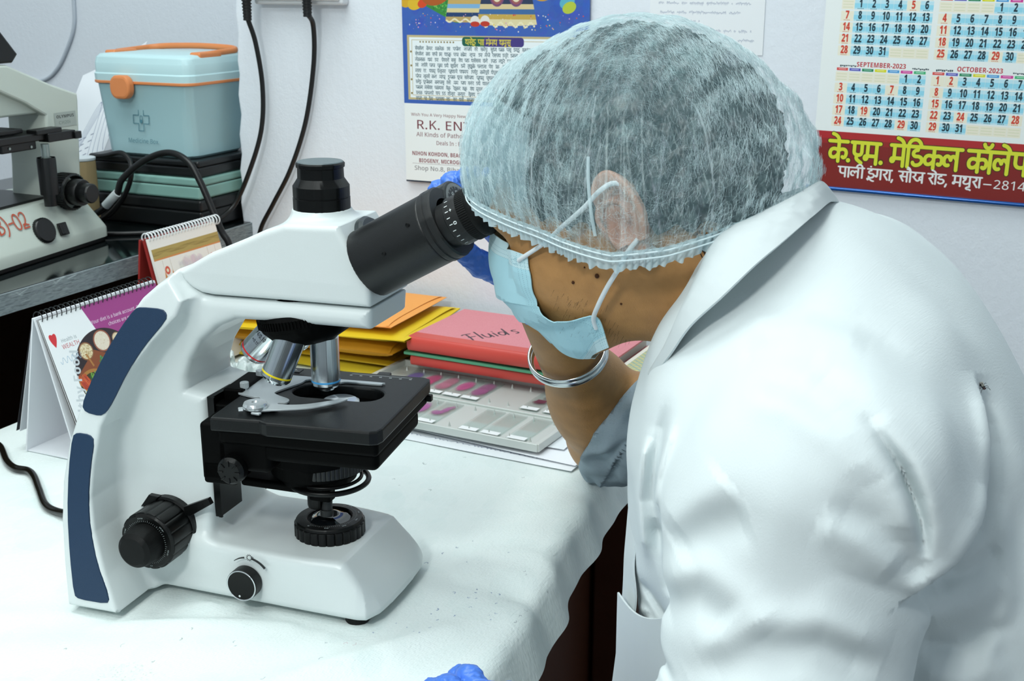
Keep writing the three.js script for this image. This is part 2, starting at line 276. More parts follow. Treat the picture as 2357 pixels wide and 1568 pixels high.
// ---------------------------------------------------------------- table and its cloth
const EDGE = [[0.0, -0.462], [0.3, -0.438], [0.42, -0.424], [0.5, -0.412], [0.56, -0.404], [0.6, -0.394], [0.64, -0.386], [0.7, -0.378], [0.75, -0.372], [0.9, -0.362], [1.2, -0.345]];
const edgeX = (z) => { for (let i = 1; i < EDGE.length; i++) if (z <= EDGE[i][0] || i === EDGE.length - 1) return mix(EDGE[i - 1][1], EDGE[i][1], (z - EDGE[i - 1][0]) / (EDGE[i][0] - EDGE[i - 1][0])); };
{
  const wood = M(0x4a2410, 0.55), t = thing('work_table', 'dark wooden work table hidden under the white cloth', 'table');
  part('table_top', flat([[-1.15, 0.012], [-0.50, 0.012], [-0.40, 1.19], [-1.15, 1.19]], 0.026, 0.003).translate(0, 0.7355, 0), wood, t);
  for (const [x, z] of [[-1.1, 0.07], [-0.508, 0.130], [-1.1, 1.13], [-0.42, 1.13]]) part('leg', rbox(0.05, 0.722, 0.05, 0.004, x, 0.361, z), wood, t);
  part('apron', join(box(0.6, 0.08, 0.02, -0.8, 0.68, 0.07), box(0.02, 0.08, 1.06, -1.1, 0.68, 0.6)), wood, t);
  part('end_panel', extrude([[-0.075, 0], [-1.13, 0], [-1.13, 0.715], [-0.075, 0.715]], 0.018, 0.001).rotateY(Math.PI / 2 - 0.085).translate(-0.535, 0.003, 0), wood, t, 'wooden end panel');
  const clothBump = noiseTex(512, (u, v) => 0.5 + 0.28 * tile(u, v, 12) + 0.1 * Math.sin(u * 512 * 1.57) * 0.5 + 0.1 * Math.sin(v * 512 * 1.57) * 0.5 + 0.15 * tile(u, v, 60));
  const specks = canvasTex(2048, 2048, (c, w, h) => {
    c.fillStyle = '#ffffff'; c.fillRect(0, 0, w, h);
    // the weave is a little uneven, and the cloth carries pen dashes, lint and one brown stain
    for (let i = 0; i < 900; i++) { c.fillStyle = `rgba(205,222,222,${rr(0.02, 0.06)})`; c.beginPath(); c.ellipse(rnd() * w, rnd() * h, rr(10, 70), rr(6, 40), rnd() * 3, 0, 7); c.fill(); }
    const mark = (x, z, col, n, spread) => { const px = (x + 1.15) / 0.85 * w, py = (1 - (z - 0.0) / 1.2) * h; for (let i = 0; i < n; i++) { c.strokeStyle = col; c.lineWidth = rr(0.8, 2); const a = rnd() * 6.3, l = rr(2, 9), qx = px + rr(-spread, spread), qy = py + rr(-spread, spread); c.beginPath(); c.moveTo(qx, qy); c.quadraticCurveTo(qx + l * Math.cos(a), qy + l * Math.sin(a), qx + l * Math.cos(a + 1.2), qy + l * Math.sin(a + 1.2)); c.stroke(); } };
    mark(-0.44, 0.70, 'rgba(60,80,140,0.55)', 12, 70); mark(-0.47, 0.74, 'rgba(60,80,140,0.5)', 9, 60); mark(-0.41, 0.66, 'rgba(60,60,80,0.4)', 8, 90); mark(-0.48, 0.62, 'rgba(60,80,120,0.5)', 7, 80);
    mark(-0.55, 0.86, 'rgba(70,90,110,0.45)', 10, 110); mark(-0.65, 0.9, 'rgba(90,90,90,0.4)', 8, 120); mark(-0.98, 0.6, 'rgba(70,80,80,0.5)', 3, 40); mark(-0.6, 0.5, 'rgba(90,100,100,0.4)', 16, 220);
    mark(-0.5, 0.8, 'rgba(200,120,140,0.5)', 2, 20);
    const sx = (-0.63 + 1.15) / 0.85 * w, sy = (1 - 0.915 / 1.2) * h;
    for (let i = 0; i < 320; i++) { c.fillStyle = `rgba(120,100,70,${rr(0.04, 0.2)})`; const a = rnd() * 6.3, q = Math.pow(rnd(), 0.6) * 55; c.fillRect(sx + q * Math.cos(a) * 1.1, sy + q * Math.sin(a) * 0.7, rr(1, 3), rr(1, 3)); }
  });
  clothBump.repeat.set(3.4, 4.8);
  const clothM = new THREE.MeshPhysicalMaterial({ color: new THREE.Color().setRGB(0.80, 0.875, 0.865), map: specks, roughness: 0.9, bumpMap: clothBump, bumpScale: 0.0007, sheen: 0.2, sheenColor: new THREE.Color(0.8, 0.9, 0.9), sheenRoughness: 0.6 });
  // soft ridges and hollows that the photograph shows: [x0, z0, x1, z1, half width, height]
  const folds = [[-0.76, 0.93, -0.52, 0.80, 0.028, 0.004], [-0.62, 0.98, -0.46, 0.80, 0.02, 0.003], [-0.70, 0.86, -0.56, 0.795, 0.012, 0.005], [-0.66, 0.80, -0.62, 0.78, 0.008, 0.003],
    [-0.47, 0.665, -0.385, 0.655, 0.010, -0.0035], [-0.50, 0.64, -0.40, 0.63, 0.02, 0.004], [-0.52, 0.88, -0.44, 0.74, 0.012, 0.003], [-0.47, 0.60, -0.40, 0.585, 0.02, 0.003], [-0.52, 0.775, -0.50, 0.755, 0.008, 0.003], [-0.46, 0.79, -0.41, 0.70, 0.016, 0.002], [-0.9, 0.95, -0.75, 0.86, 0.02, 0.003], [-0.43, 0.58, -0.40, 0.50, 0.012, 0.004], [-0.44, 0.64, -0.40, 0.66, 0.012, -0.004]];
  const foldH = (x, z) => { let h = 0; for (const [x0, z0, x1, z1, w, a] of folds) { const dx = x1 - x0, dz = z1 - z0, t = clamp(((x - x0) * dx + (z - z0) * dz) / (dx * dx + dz * dz)), d = Math.hypot(x - x0 - dx * t, z - z0 - dz * t); h += a * Math.exp(-((d / w) ** 2)) * (0.35 + 0.65 * Math.sin(Math.PI * clamp(t, 0.06, 0.94))); } return h; };
  const NU = 150, NV = 190;
  const cloth = gridGeo(NU, NV, (u, v) => {
    const z = mix(0.005, 1.2, v), ex = edgeX(z), s = u * 0.86;            // s runs across the table and down over the edge
    const flatW = ex - 0.022 + 1.15, wob = 0.5 + 0.5 * Math.sin(z * 31 + 0.6) * Math.sin(z * 13 + 1);
    let x, y;
    const q = s / 0.86 * (flatW + 0.060);
    if (q < flatW) { x = -1.15 + q; y = T - 0.0005; }
    else { const r = 0.016, a = Math.min((q - flatW) / r, 1.35), rest = Math.max(0, q - flatW - 1.35 * r); x = ex - 0.022 + r * Math.sin(a) + rest * (0.24 + 0.12 * wob); y = T - 0.0005 - r * (1 - Math.cos(a)) - rest * 0.93; }
    const over = sstep(-0.08, 0.03, q - flatW), rip = Math.sin(z * 46 + 1.5 * Math.sin(z * 9)) * 0.5 + 0.5 * Math.sin(z * 83 + 1);
    const under = x > -0.80 && x < -0.485 && z > 0.60 && z < (x < -0.70 ? 0.85 : 0.788) ? 0.25 : 1, lift = 1.7 * under * Math.max(0, foldH(x, z)) + 0.0006 * (1 + fbm2(x * 9, z * 9)) + Math.min(0, foldH(x, z)) * 0.0;
    x += over * 0.0034 * rip; y += lift * (1 - over) + over * (foldH(x, z) + 0.002 * rip);
    return [x, Math.max(y, q < flatW - 0.05 ? T - 0.0005 : 0), z];
  });
  { const uv = cloth.attributes.uv, p = cloth.attributes.position; for (let i = 0; i < uv.count; i++) uv.setXY(i, clamp((p.getX(i) + 1.15) / 0.85), p.getZ(i) / 1.2); }
  clothM.side = THREE.DoubleSide;
  solo('tablecloth', cloth, clothM, 'white cotton cloth spread over the table and falling over its edge', 'tablecloth');
}

// ---------------------------------------------------------------- the white trinocular microscope (its own axes: x towards the eyepieces, z to the near side, origin on the optical axis)
{
  const t = thing('microscope', 'large white trinocular microscope with dark blue side inlays on the white cloth', 'microscope', [-0.565, T + 0.001, 0.715], 0.11);
  const grain = noiseTex(256, (u, v) => 0.5 + 0.4 * tile(u, v, 40)); grain.repeat.set(14, 14);
  const enamel = new THREE.MeshPhysicalMaterial({ color: new THREE.Color().setRGB(0.71, 0.765, 0.765), roughness: 0.34, bumpMap: grain, bumpScale: 0.00008, clearcoat: 0.12, clearcoatRoughness: 0.3 });
  const black = new THREE.MeshPhysicalMaterial({ color: 0x040505, roughness: 0.38, specularIntensity: 0.55 });
  const satin = new THREE.MeshStandardMaterial({ color: 0x0c0e0f, roughness: 0.42, bumpMap: grain, bumpScale: 0.0001 });
  const matte = M(0x010101, 0.6, { specularIntensity: 0.15 }), rubber = M(0x050606, 0.62, { specularIntensity: 0.5 }), chrome = M(0xdde2e4, 0.25, { metalness: 0.8 }), steel = M(0xc6cdd0, 0.4, { metalness: 0.45 });
  const glass = new THREE.MeshPhysicalMaterial({ color: 0x0b0f12, roughness: 0.03, clearcoat: 1, clearcoatRoughness: 0.02 });
  // ---- stand: base, wide rear fin, arm and nose plate in one moulding
  const outer = [[-0.1964, 0.0060], [-0.2021, 0.0412], [-0.2065, 0.0776], [-0.2068, 0.1107], [-0.2018, 0.1442], [-0.1934, 0.1706], [-0.1797, 0.2008], [-0.1619, 0.2311], [-0.1462, 0.2555], [-0.1364, 0.2686], [-0.1230, 0.2800], [-0.1115, 0.2870]];
  const inner = [[-0.0975, 0.2690], [-0.1030, 0.2560], [-0.1241, 0.2345], [-0.1438, 0.2097], [-0.1587, 0.1850], [-0.1711, 0.1586], [-0.1768, 0.1253], [-0.1781, 0.0997], [-0.1732, 0.0711], [-0.1606, 0.0363], [-0.1469, 0.0062]];
  const seam = [[-0.1107, 0.2885], [-0.1080, 0.2805], [-0.1010, 0.2745], [-0.0910, 0.2708], [-0.0800, 0.2700], [-0.0190, 0.2708], [0.0615, 0.2712]];
  const fin = polyField([...outer, ...inner]);
  const arm = polyField([[-0.19, 0.03], [-0.198, 0.0776], [-0.199, 0.1107], [-0.194, 0.1442], [-0.185, 0.1706], [-0.171, 0.2008], [-0.154, 0.2311], [-0.139, 0.2555], [-0.128, 0.2715], [-0.1135, 0.2862], ...seam, [0.0600, 0.2535], [-0.03, 0.2525], [-0.0603, 0.2515], [-0.078, 0.2440], [-0.095, 0.2302], [-0.107, 0.2120], [-0.113, 0.1960], [-0.1135, 0.1850], [-0.094, 0.1815], [-0.0925, 0.06], [-0.0925, 0.03]]);
  const side = polyField([[-0.150, 0.006], [0.0675, 0.006], [0.0685, 0.014], [0.036, 0.0520], [0.030, 0.0535], [-0.150, 0.0555]]);
  const plan = polyField([[-0.20, -0.0590], [-0.1456, -0.0590], [0.050, -0.0635], [0.0600, -0.0610], [0.0665, -0.045], [0.0695, -0.02], [0.0700, 0], [0.0695, 0.02], [0.0665, 0.045], [0.0600, 0.0610], [0.050, 0.0635], [-0.1456, 0.0590], [-0.20, 0.0590]]);
  const standField = (x, y, z) => {
    const az = Math.abs(z);
    let d = smax(fin(x, y), (az - (0.1165 - 0.22 * y)) * 0.977, 0.0045);
    const halfArm = 0.0400 + 0.012 * sstep(0.11, 0.05, y) + 0.006 * sstep(-0.115, -0.16, x);
    d = smin(d, smax(arm(x, y), az - halfArm, 0.010), 0.013);
    // base: drafted sides, the top edge drawn in towards the nose
    const taper = 0.0025 * (y / 0.05) + 0.20 * Math.max(0, y - 0.012) * sstep(-0.01, 0.055, x);
    d = smin(d, smax(smax(side(x, y), plan(x, z) + taper, 0.0075), -y + 0.006, 0.002), 0.012);
    return d;
  };
  part('stand', sdfMesh(standField, [-0.215, 0.0, -0.124], [0.08, 0.296, 0.124], 0.0021), enamel, t);
  const chaikin = (pts) => pts.flatMap((p, i) => { const q = pts[(i + 1) % pts.length]; return [[mix(p[0], q[0], 0.22), mix(p[1], q[1], 0.22)], [mix(p[0], q[0], 0.78), mix(p[1], q[1], 0.78)]]; });
  // ---- inlays let into the fin, two on each side
  const blue = new THREE.MeshStandardMaterial({ color: 0x15324f, roughness: 0.5, bumpMap: grain, bumpScale: 0.00015 });
  const b1 = [[-0.1373, 0.2618], [-0.1160, 0.2620], [-0.1112, 0.2584], [-0.1116, 0.2531], [-0.1322, 0.2302], [-0.1479, 0.2075], [-0.1615, 0.1812], [-0.1675, 0.1726], [-0.1735, 0.1692], [-0.1880, 0.1708], [-0.1923, 0.1761], [-0.1858, 0.1930], [-0.1720, 0.2195], [-0.1561, 0.2440], [-0.1430, 0.2600]];
  const b2 = [[-0.1960, 0.1531], [-0.1830, 0.1529], [-0.1779, 0.1487], [-0.1811, 0.1248], [-0.1820, 0.0992], [-0.1786, 0.0740], [-0.1698, 0.0459], [-0.1560, 0.0187], [-0.1580, 0.0140], [-0.1870, 0.0137], [-0.1925, 0.0166], [-0.1985, 0.0491], [-0.2029, 0.0854], [-0.2033, 0.1221], [-0.2008, 0.1497]];
  for (const s of [1, -1]) for (const b of [b1, b2]) {
    const g = extrude(chaikin(b), 0.0022, 0.0005), p = g.attributes.position;
    for (let i = 0; i < p.count; i++) { p.setX(i, p.getX(i) * 0.97 - 0.0030); p.setZ(i, s * (p.getZ(i) + 0.1165 - 0.22 * p.getY(i) - 0.0002)); }
    g.computeVertexNormals();
    if (s < 0) { const q = g.attributes.position.array; for (let i = 0; i < q.length; i += 9) for (let c = 0; c < 3; c++) { const w = q[i + c]; q[i + c] = q[i + 3 + c]; q[i + 3 + c] = w; } g.computeVertexNormals(); }
    part('inlay', g, blue, t, b === b1 ? 'upper dark blue inlay' : 'lower dark blue inlay');
  }
  for (const [x, z] of [[0.045, 0.048], [0.045, -0.048], [-0.172, 0.088], [-0.172, -0.088]]) part('rubber_foot', lathe([[0, 0], [0.0095, 0], [0.0105, 0.0015], [0.010, 0.0085], [0, 0.0085]], 24).translate(x, 0, z), rubber, t);
  // ---- head housing
  const headPoly = polyField([[-0.1102, 0.2897], [-0.1065, 0.2815], [-0.0995, 0.2760], [-0.0905, 0.2724], [-0.0795, 0.2714], [-0.019, 0.2722], [0.0615, 0.2726], [0.0625, 0.2890], [0.0352, 0.3360], [-0.012, 0.3345], [-0.03, 0.3285], [-0.0476, 0.3205], [-0.0806, 0.3065]]);
  const headField = (x, y, z) => {
    let d = smax(headPoly(x, y), Math.abs(z) - 0.0400 + 0.05 * Math.max(0, y - 0.29), 0.0055);
    const r = Math.hypot(x - 0.003, z);
    return smin(d, Math.max(r - 0.0235, Math.abs(y - 0.33) - 0.0115), 0.013);
  };
  part('head_housing', sdfMesh(headField, [-0.118, 0.266, -0.048], [0.070, 0.347, 0.048], 0.0016), enamel, t);
  // ---- camera port on top
  part('camera_port', lathe([[0.0225, 0.3405], [0.0232, 0.341], [0.0232, 0.3515], [0.0226, 0.3518], [0.0226, 0.3524], [0.0230, 0.3527], [0.0230, 0.3610], [0.0225, 0.3617], [0.0188, 0.3672], [0.0186, 0.3755], [0.0196, 0.3760], [0.0198, 0.3788], [0.0190, 0.3798], [0, 0.3796]], 64).translate(0.0035, 0, 0), black, t);
  part('port_cap', lathe([[0.0186, 0.3799], [0.0180, 0.3806], [0, 0.3806]], 48).translate(0.0035, 0, 0), M(0x59666a, 0.45), t, 'grey dust cap');
  // ---- coarse and fine focus knobs on both sides, with the tension lever
  const fluted = (r, y0, y1, n, depth, bev = 0.001) => {
    const ring = []; for (let i = 0; i < n * 8; i++) { const a = i / (n * 8) * 6.28319, k = Math.pow(Math.abs(Math.sin(a * n / 2)), 0.35); ring.push([(r - depth * (1 - k)) * Math.cos(a), (r - depth * (1 - k)) * Math.sin(a)]); }
    return extrude(ring, y1 - y0, bev).rotateX(-Math.PI / 2).translate(0, (y0 + y1) / 2, 0);
  };
  for (const s of [1, -1]) {
    const place = (g) => (s > 0 ? g.rotateX(Math.PI / 2) : g.rotateX(-Math.PI / 2)).translate(-0.1335, 0.061, s * 0.0455);
    const c = part('coarse_focus_knob', place(join(fluted(0.0262, 0.006, 0.036, 16, 0.0007), lathe([[0.0275, 0], [0.0285, 0.001], [0.0285, 0.007], [0.0265, 0.008]], 48), lathe([[0.0255, 0.0355], [0.0235, 0.0375], [0.0235, 0.038], [0, 0.038]], 48))), black, t);
    part('fine_focus_knob', place(lathe([[0.0172, 0.038], [0.0176, 0.040], [0.0170, 0.050], [0.0155, 0.0555], [0.0120, 0.0585], [0, 0.0592]], 48)), rubber, c);
    if (s > 0) {
      const tick = canvasTex(512, 64, (x) => { x.strokeStyle = 'rgba(150,160,160,0.75)'; x.fillStyle = 'rgba(150,160,160,0.8)'; x.lineWidth = 2; for (let i = 0; i < 64; i++) { x.beginPath(); x.moveTo(i * 8 + 4, 10); x.lineTo(i * 8 + 4, i % 5 ? 26 : 34); x.stroke(); } x.font = 'bold 20px sans-serif'; for (let i = 0; i < 6; i++) x.fillText(String(i * 20), i * 85 + 6, 58); });
      const g = new THREE.CylinderGeometry(0.0180, 0.0228, 0.0004, 64, 1, true).translate(0, 0.0385, 0);
      part('dial_scale', place(g), decal(tick), c);
    }
  }
  part('tension_lever', join(extrude([[-0.114, 0.0755], [-0.108, 0.0760], [-0.0868, 0.0898], [-0.0895, 0.0950], [-0.1145, 0.0835]], 0.005, 0.0006).translate(0, 0, 0.0515), box(0.0008, 0.0035, 0.0002, -0.095, 0.0875, 0.0541)), black, t);
  part('tension_stop', extrude([[-0.158, 0.078], [-0.149, 0.090], [-0.139, 0.0895], [-0.143, 0.083]], 0.006, 0.0008).translate(0, 0, 0.0515), black, t);
  // ---- brightness dial with its printed symbol
  const place = (g) => g.rotateX(Math.PI / 2).translate(-0.0515, 0.0275, 0.0612);
  const dial = part('brightness_dial', place(lathe([[0.0142, 0], [0.0142, 0.0095], [0.0138, 0.0102], [0, 0.0102]], 48)), black, t);
  part('chrome_ring', place(lathe([[0.0134, 0.0098], [0.0140, 0.0104], [0.0134, 0.0108], [0.0128, 0.0104]], 64)), chrome, dial, 'chrome ring');
  part('pointer_dot', place(new THREE.SphereGeometry(0.0010, 12, 8).scale(1, 0.4, 1).translate(-0.002, 0.0104, -0.0100 * -1)), M(0xdfe6e6, 0.5), dial, 'white dot');
  {
    const tex = canvasTex(256, 128, (c) => {
      c.strokeStyle = '#0e1012'; c.lineCap = 'butt';
      const arc = (a0, a1, w0, w1) => { for (let i = 0; i < 40; i++) { const a = mix(a0, a1, i / 40), b = mix(a0, a1, (i + 1.2) / 40); c.lineWidth = mix(w0, w1, i / 40); c.beginPath(); c.arc(120, 140, 112, a, b); c.stroke(); } };
      arc(-2.25, -1.72, 3, 9); arc(-1.42, -0.72, 10, 13);
      c.lineWidth = 3; c.beginPath(); c.arc(128, 26, 11, 0, 7); c.stroke(); c.strokeRect(138, 22, 9, 9);
      for (let i = 0; i < 12; i++) { const a = i * 0.5236; c.beginPath(); c.moveTo(128 + 13 * Math.cos(a), 26 + 13 * Math.sin(a)); c.lineTo(128 + 17 * Math.cos(a), 26 + 17 * Math.sin(a)); c.stroke(); }
    });
    part('brightness_symbol', new THREE.PlaneGeometry(0.0490, 0.0245).rotateX(-0.05).translate(-0.0470, 0.0432, 0.0634), decal(tex), dial, 'printed brightness symbol');
  }
  // ---- field lens on the base
  {
    const f = part('field_lens_collar', join(fluted(0.0310, 0.0530, 0.0655, 26, 0.0012, 0.0012), lathe([[0.0300, 0.0655], [0.0295, 0.0672], [0.0285, 0.0682], [0.0205, 0.0690], [0.0195, 0.0682], [0.0190, 0.0660], [0, 0.0655]], 64)).translate(-0.002, 0, 0.001), black, t);
    part('field_lens', lathe([[0.0192, 0.0655], [0.0188, 0.0672], [0.0150, 0.0695], [0.0080, 0.0710], [0, 0.0714]], 48, 1.5).translate(-0.002, 0, 0.001), glass, f, 'dark domed glass lens');
    const tex = canvasTex(1024, 64, (c) => { c.strokeStyle = c.fillStyle = '#b8c2c4'; c.lineWidth = 2; for (let i = 0; i < 46; i++) { c.beginPath(); c.moveTo(i * 12 + 20, 4); c.lineTo(i * 12 + 20, i % 5 ? 18 : 26); c.stroke(); } c.font = 'bold 24px sans-serif'; ['0', '10', '20', '30', '40', '50'].forEach((s, i) => c.fillText(s, i * 100 + 10, 54)); });
    part('iris_scale', new THREE.CylinderGeometry(0.0228, 0.0272, 0.0003, 64, 1, true).rotateY(-0.4).translate(-0.002, 0.0692, 0.001), decal(tex), f);
  }
  // ---- column rail that carries the stage
  part('stage_rail', join(box(0.005, 0.110, 0.036, -0.0905, 0.1265, 0.0205), box(0.003, 0.11, 0.002, -0.0875, 0.1265, 0.0385)), black, t);
  // ---- stage, turned a little on its bracket
  const st = new THREE.Group(); st.name = 'stage'; st.position.set(0, 0, 0); st.rotation.y = 0.087; t.add(st);
  {
    const slot = roundRect(0.081, 0.034, 0.0168, 8, 0.006, -0.011);
    const outline = [[-0.066, -0.069], [0.066, -0.069], [0.0715, -0.066], [0.073, -0.060], [0.073, 0.064], [0.071, 0.071], [0.065, 0.074], [-0.022, 0.0745], [-0.027, 0.0725], [-0.030, 0.0705], [-0.072, 0.0725], [-0.073, 0.066], [-0.073, 0.0], [-0.066, -0.02]];
    part('stage_plate', flat(outline.map(([x, z]) => [x, z]), 0.012, 0.0018, [slot]).translate(0, 0.174, 0), new THREE.MeshPhysicalMaterial({ color: 0x0b0d0e, specularIntensity: 0.6, roughness: 0.42, bumpMap: grain, bumpScale: 0.0001 }), st);
    part('stage_body', join(rbox(0.138, 0.0135, 0.134, 0.004, 0.001, 0.1635, 0.003), rbox(0.1, 0.018, 0.11, 0.006, 0.018, 0.151, 0.010), rbox(0.05, 0.03, 0.08, 0.006, -0.05, 0.146, 0.025)), matte, st);
    part('stage_bracket', join(rbox(0.026, 0.052, 0.074, 0.004, -0.074, 0.146, 0.028), rbox(0.03, 0.022, 0.03, 0.003, -0.071, 0.129, 0.050)), matte, st);
    const k = lathe([[0.0118, 0], [0.0122, 0.002], [0.0118, 0.008], [0.0092, 0.0115], [0, 0.0118]], 32);
    const kn = [k]; for (let i = 0; i < 8; i++) { const a = i * 0.7854; kn.push(rbox(0.0048, 0.0020, 0.0014, 0.0006).translate(0.0074, 0.0116, 0).rotateY(a)); }
    part('condenser_focus_knob', join(...kn).rotateX(Math.PI / 2).translate(-0.057, 0.1345, 0.0640), black, st);
    part('far_focus_knob', fluted(0.0135, 0, 0.012, 22, 0.0009).rotateX(-Math.PI / 2).translate(-0.052, 0.112, -0.034), black, st);
    // metal slide holder with its two knurled screws and the spring finger
    const plateY = 0.1802, plate = (pts, h, y) => flat(smoothPoly(pts, 4), h, 0.0003).translate(0, y, 0);
    part('slide_holder', plate([[-0.077, 0.013], [-0.080, -0.004], [-0.084, -0.030], [-0.068, -0.040], [-0.020, -0.040], [0.034, -0.0398], [0.037, -0.0375], [0.034, -0.0345], [0.006, -0.0345], [0.0, -0.031], [-0.005, -0.0345], [-0.030, -0.033], [-0.033, -0.022], [-0.044, 0.004], [-0.040, 0.012], [-0.026, 0.020], [-0.024, 0.028], [-0.030, 0.032], [-0.027, 0.040], [-0.030, 0.050], [-0.046, 0.054], [-0.053, 0.046], [-0.049, 0.030], [-0.052, 0.022], [-0.060, 0.021]], 0.0018, plateY + 0.0010), steel, st);
    part('spring_finger', join(plate([[-0.046, 0.0585], [-0.040, 0.0600], [-0.026, 0.0555], [-0.014, 0.0510], [0.004, 0.0420], [0.019, 0.0260], [0.0245, 0.0165], [0.0235, 0.0140], [0.0205, 0.0145], [0.012, 0.0225], [-0.004, 0.0350], [-0.018, 0.0400], [-0.030, 0.0405], [-0.044, 0.0440], [-0.051, 0.0520]], 0.0014, plateY + 0.0036), rbox(0.004, 0.0016, 0.008, 0.0006).rotateY(0.5).translate(-0.052, plateY + 0.0030, 0.057), rbox(0.008, 0.0018, 0.004, 0.0006).rotateY(-0.2).translate(-0.036, plateY + 0.0026, 0.062)), steel, st);
    part('pivot_cap', lathe([[0.0100, 0], [0.0102, 0.0022], [0.0092, 0.0045], [0.0030, 0.0048], [0.0022, 0.0040], [0, 0.0040]], 40).translate(-0.041, plateY + 0.0042, 0.0525), chrome, st);
    for (const [x, z] of [[-0.0725, 0.0065], [-0.0735, -0.0275]]) {
      const ring = []; for (let i = 0; i < 96; i++) { const a = i / 96 * 6.2832, q = 0.0038 - (i % 4 < 2 ? 0 : 0.0003); ring.push([q * Math.cos(a), q * Math.sin(a)]); }
      part('thumb_screw', join(extrude(ring, 0.0052, 0.0005).rotateX(-Math.PI / 2).translate(0, 0.0046, 0), lathe([[0.0024, 0], [0.0024, 0.0022]], 16)).translate(x, plateY + 0.0016, z), steel, st);
    }
    // scales printed in white
    const tex = canvasTex(1024, 128, (c) => { c.strokeStyle = c.fillStyle = '#e6ecec'; c.lineWidth = 3; for (let i = 0; i <= 60; i++) { c.beginPath(); c.moveTo(30 + i * 16, 20); c.lineTo(30 + i * 16, i % 10 ? 46 : 62); c.stroke(); } c.beginPath(); c.moveTo(30, 20); c.lineTo(990, 20); c.stroke(); c.font = 'bold 40px sans-serif'; for (let i = 0; i <= 6; i++) c.fillText(String(90 - i * 10).slice(0, 2), 12 + i * 158, 108); });
    part('stage_scale', new THREE.PlaneGeometry(0.060, 0.0075).rotateX(-Math.PI / 2).translate(0.028, 0.18025, -0.060), decal(tex), st, 'white printed scale');
    part('vernier_plate', join(rbox(0.016, 0.0014, 0.010, 0.0004, -0.052, 0.1830, -0.050), rbox(0.012, 0.004, 0.008, 0.001, 0.026, 0.1775, -0.0725)), satin, st);
    const tex2 = canvasTex(128, 64, (c) => { c.strokeStyle = c.fillStyle = '#e6ecec'; c.lineWidth = 3; for (let i = 0; i < 9; i++) { c.beginPath(); c.moveTo(12 + i * 12, 40); c.lineTo(12 + i * 12, 56); c.stroke(); } c.font = 'bold 26px sans-serif'; c.fillText('0  5  10', 8, 32); });
    part('vernier_scale', new THREE.PlaneGeometry(0.014, 0.007).rotateX(-Math.PI / 2).translate(-0.052, 0.18385, -0.050), decal(tex2), st);
    part('slide_carriage', join(rbox(0.018, 0.014, 0.050, 0.002, -0.080, 0.1775, -0.010), rbox(0.014, 0.010, 0.018, 0.002, -0.084, 0.170, 0.020)), matte, st);
    part('edge_clip', join(rbox(0.010, 0.006, 0.006, 0.001, 0.070, 0.164, -0.060)), black, st);
    // glass slide under the objective
    part('condenser_lens', lathe([[0.0165, 0.1700], [0.0165, 0.1738], [0.014, 0.1752], [0, 0.1758]], 40, 1.2).translate(0.009, 0, -0.0075), new THREE.MeshPhysicalMaterial({ color: 0xe8f0f4, roughness: 0.05, clearcoat: 1 }), st, 'pale glass condenser lens');
  }
  // ---- condenser below the stage
  {
    const c = part('condenser', lathe([[0, 0.1000], [0.018, 0.1005], [0.019, 0.104], [0.034, 0.1055], [0.0345, 0.1125], [0.040, 0.1135], [0.0405, 0.124], [0.043, 0.126], [0.043, 0.146], [0.040, 0.150], [0, 0.150]], 56).translate(-0.012, 0, 0), matte, t);
    part('filter_ring', join(new THREE.TorusGeometry(0.0335, 0.0024, 10, 64).rotateX(Math.PI / 2).translate(0.0015, 0.1052, 0.004), new THREE.TorusGeometry(0.0285, 0.0016, 10, 64).rotateX(Math.PI / 2).translate(0.0005, 0.1085, 0.004)), black, c);
    part('filter_holder', join(rbox(0.07, 0.008, 0.05, 0.003, -0.036, 0.1040, 0.006), rbox(0.020, 0.012, 0.012, 0.002, 0.002, 0.099, 0.020)), matte, c);
    part('condenser_mount', join(lathe([[0, 0.079], [0.0095, 0.079], [0.0100, 0.081], [0.0100, 0.1005]], 32).translate(-0.010, 0, 0.004)), black, c);
    part('locking_screw', join(rod([0.004, 0.1000, 0.012], [0.0035, 0.080, 0.016], 0.0036, 0.0048, 20), rod([0.0035, 0.082, 0.0158], [0.0035, 0.0765, 0.0168], 0.0058, 0.0052, 20)), satin, c);
    part('iris_lever', join(rod([0.034, 0.133, 0.022], [0.052, 0.1375, 0.030], 0.0032, 0.0036, 16), rod([0.028, 0.1325, 0.020], [0.0345, 0.133, 0.0222], 0.0022, 0.0022, 12)), black, c);
    part('knurled_ring', fluted(0.0385, 0.116, 0.128, 60, 0.0006).translate(-0.006, 0, 0), satin, c);
  }
  // ---- nosepiece and objectives
  {
    const n = part('nosepiece', (() => {
      const g = join(lathe([[0, -0.0200], [0.020, -0.0190], [0.033, -0.0130], [0.0405, -0.0040], [0.0425, 0.0015], [0.0425, 0.0065], [0.040, 0.010], [0.036, 0.012]], 72), lathe([[0.0355, 0.009], [0.0345, 0.024], [0, 0.024]], 56));
      const rim = []; for (let i = 0; i < 90; i++) { const a = i / 90 * 6.2832; rim.push(box(0.0010, 0.0070, 0.0014).translate(0.0428, 0.0035, 0).rotateY(a)); }
      return join(g, ...rim).rotateZ(0.19).translate(-0.013, 0.2480, 0.0);
    })(), matte, t);
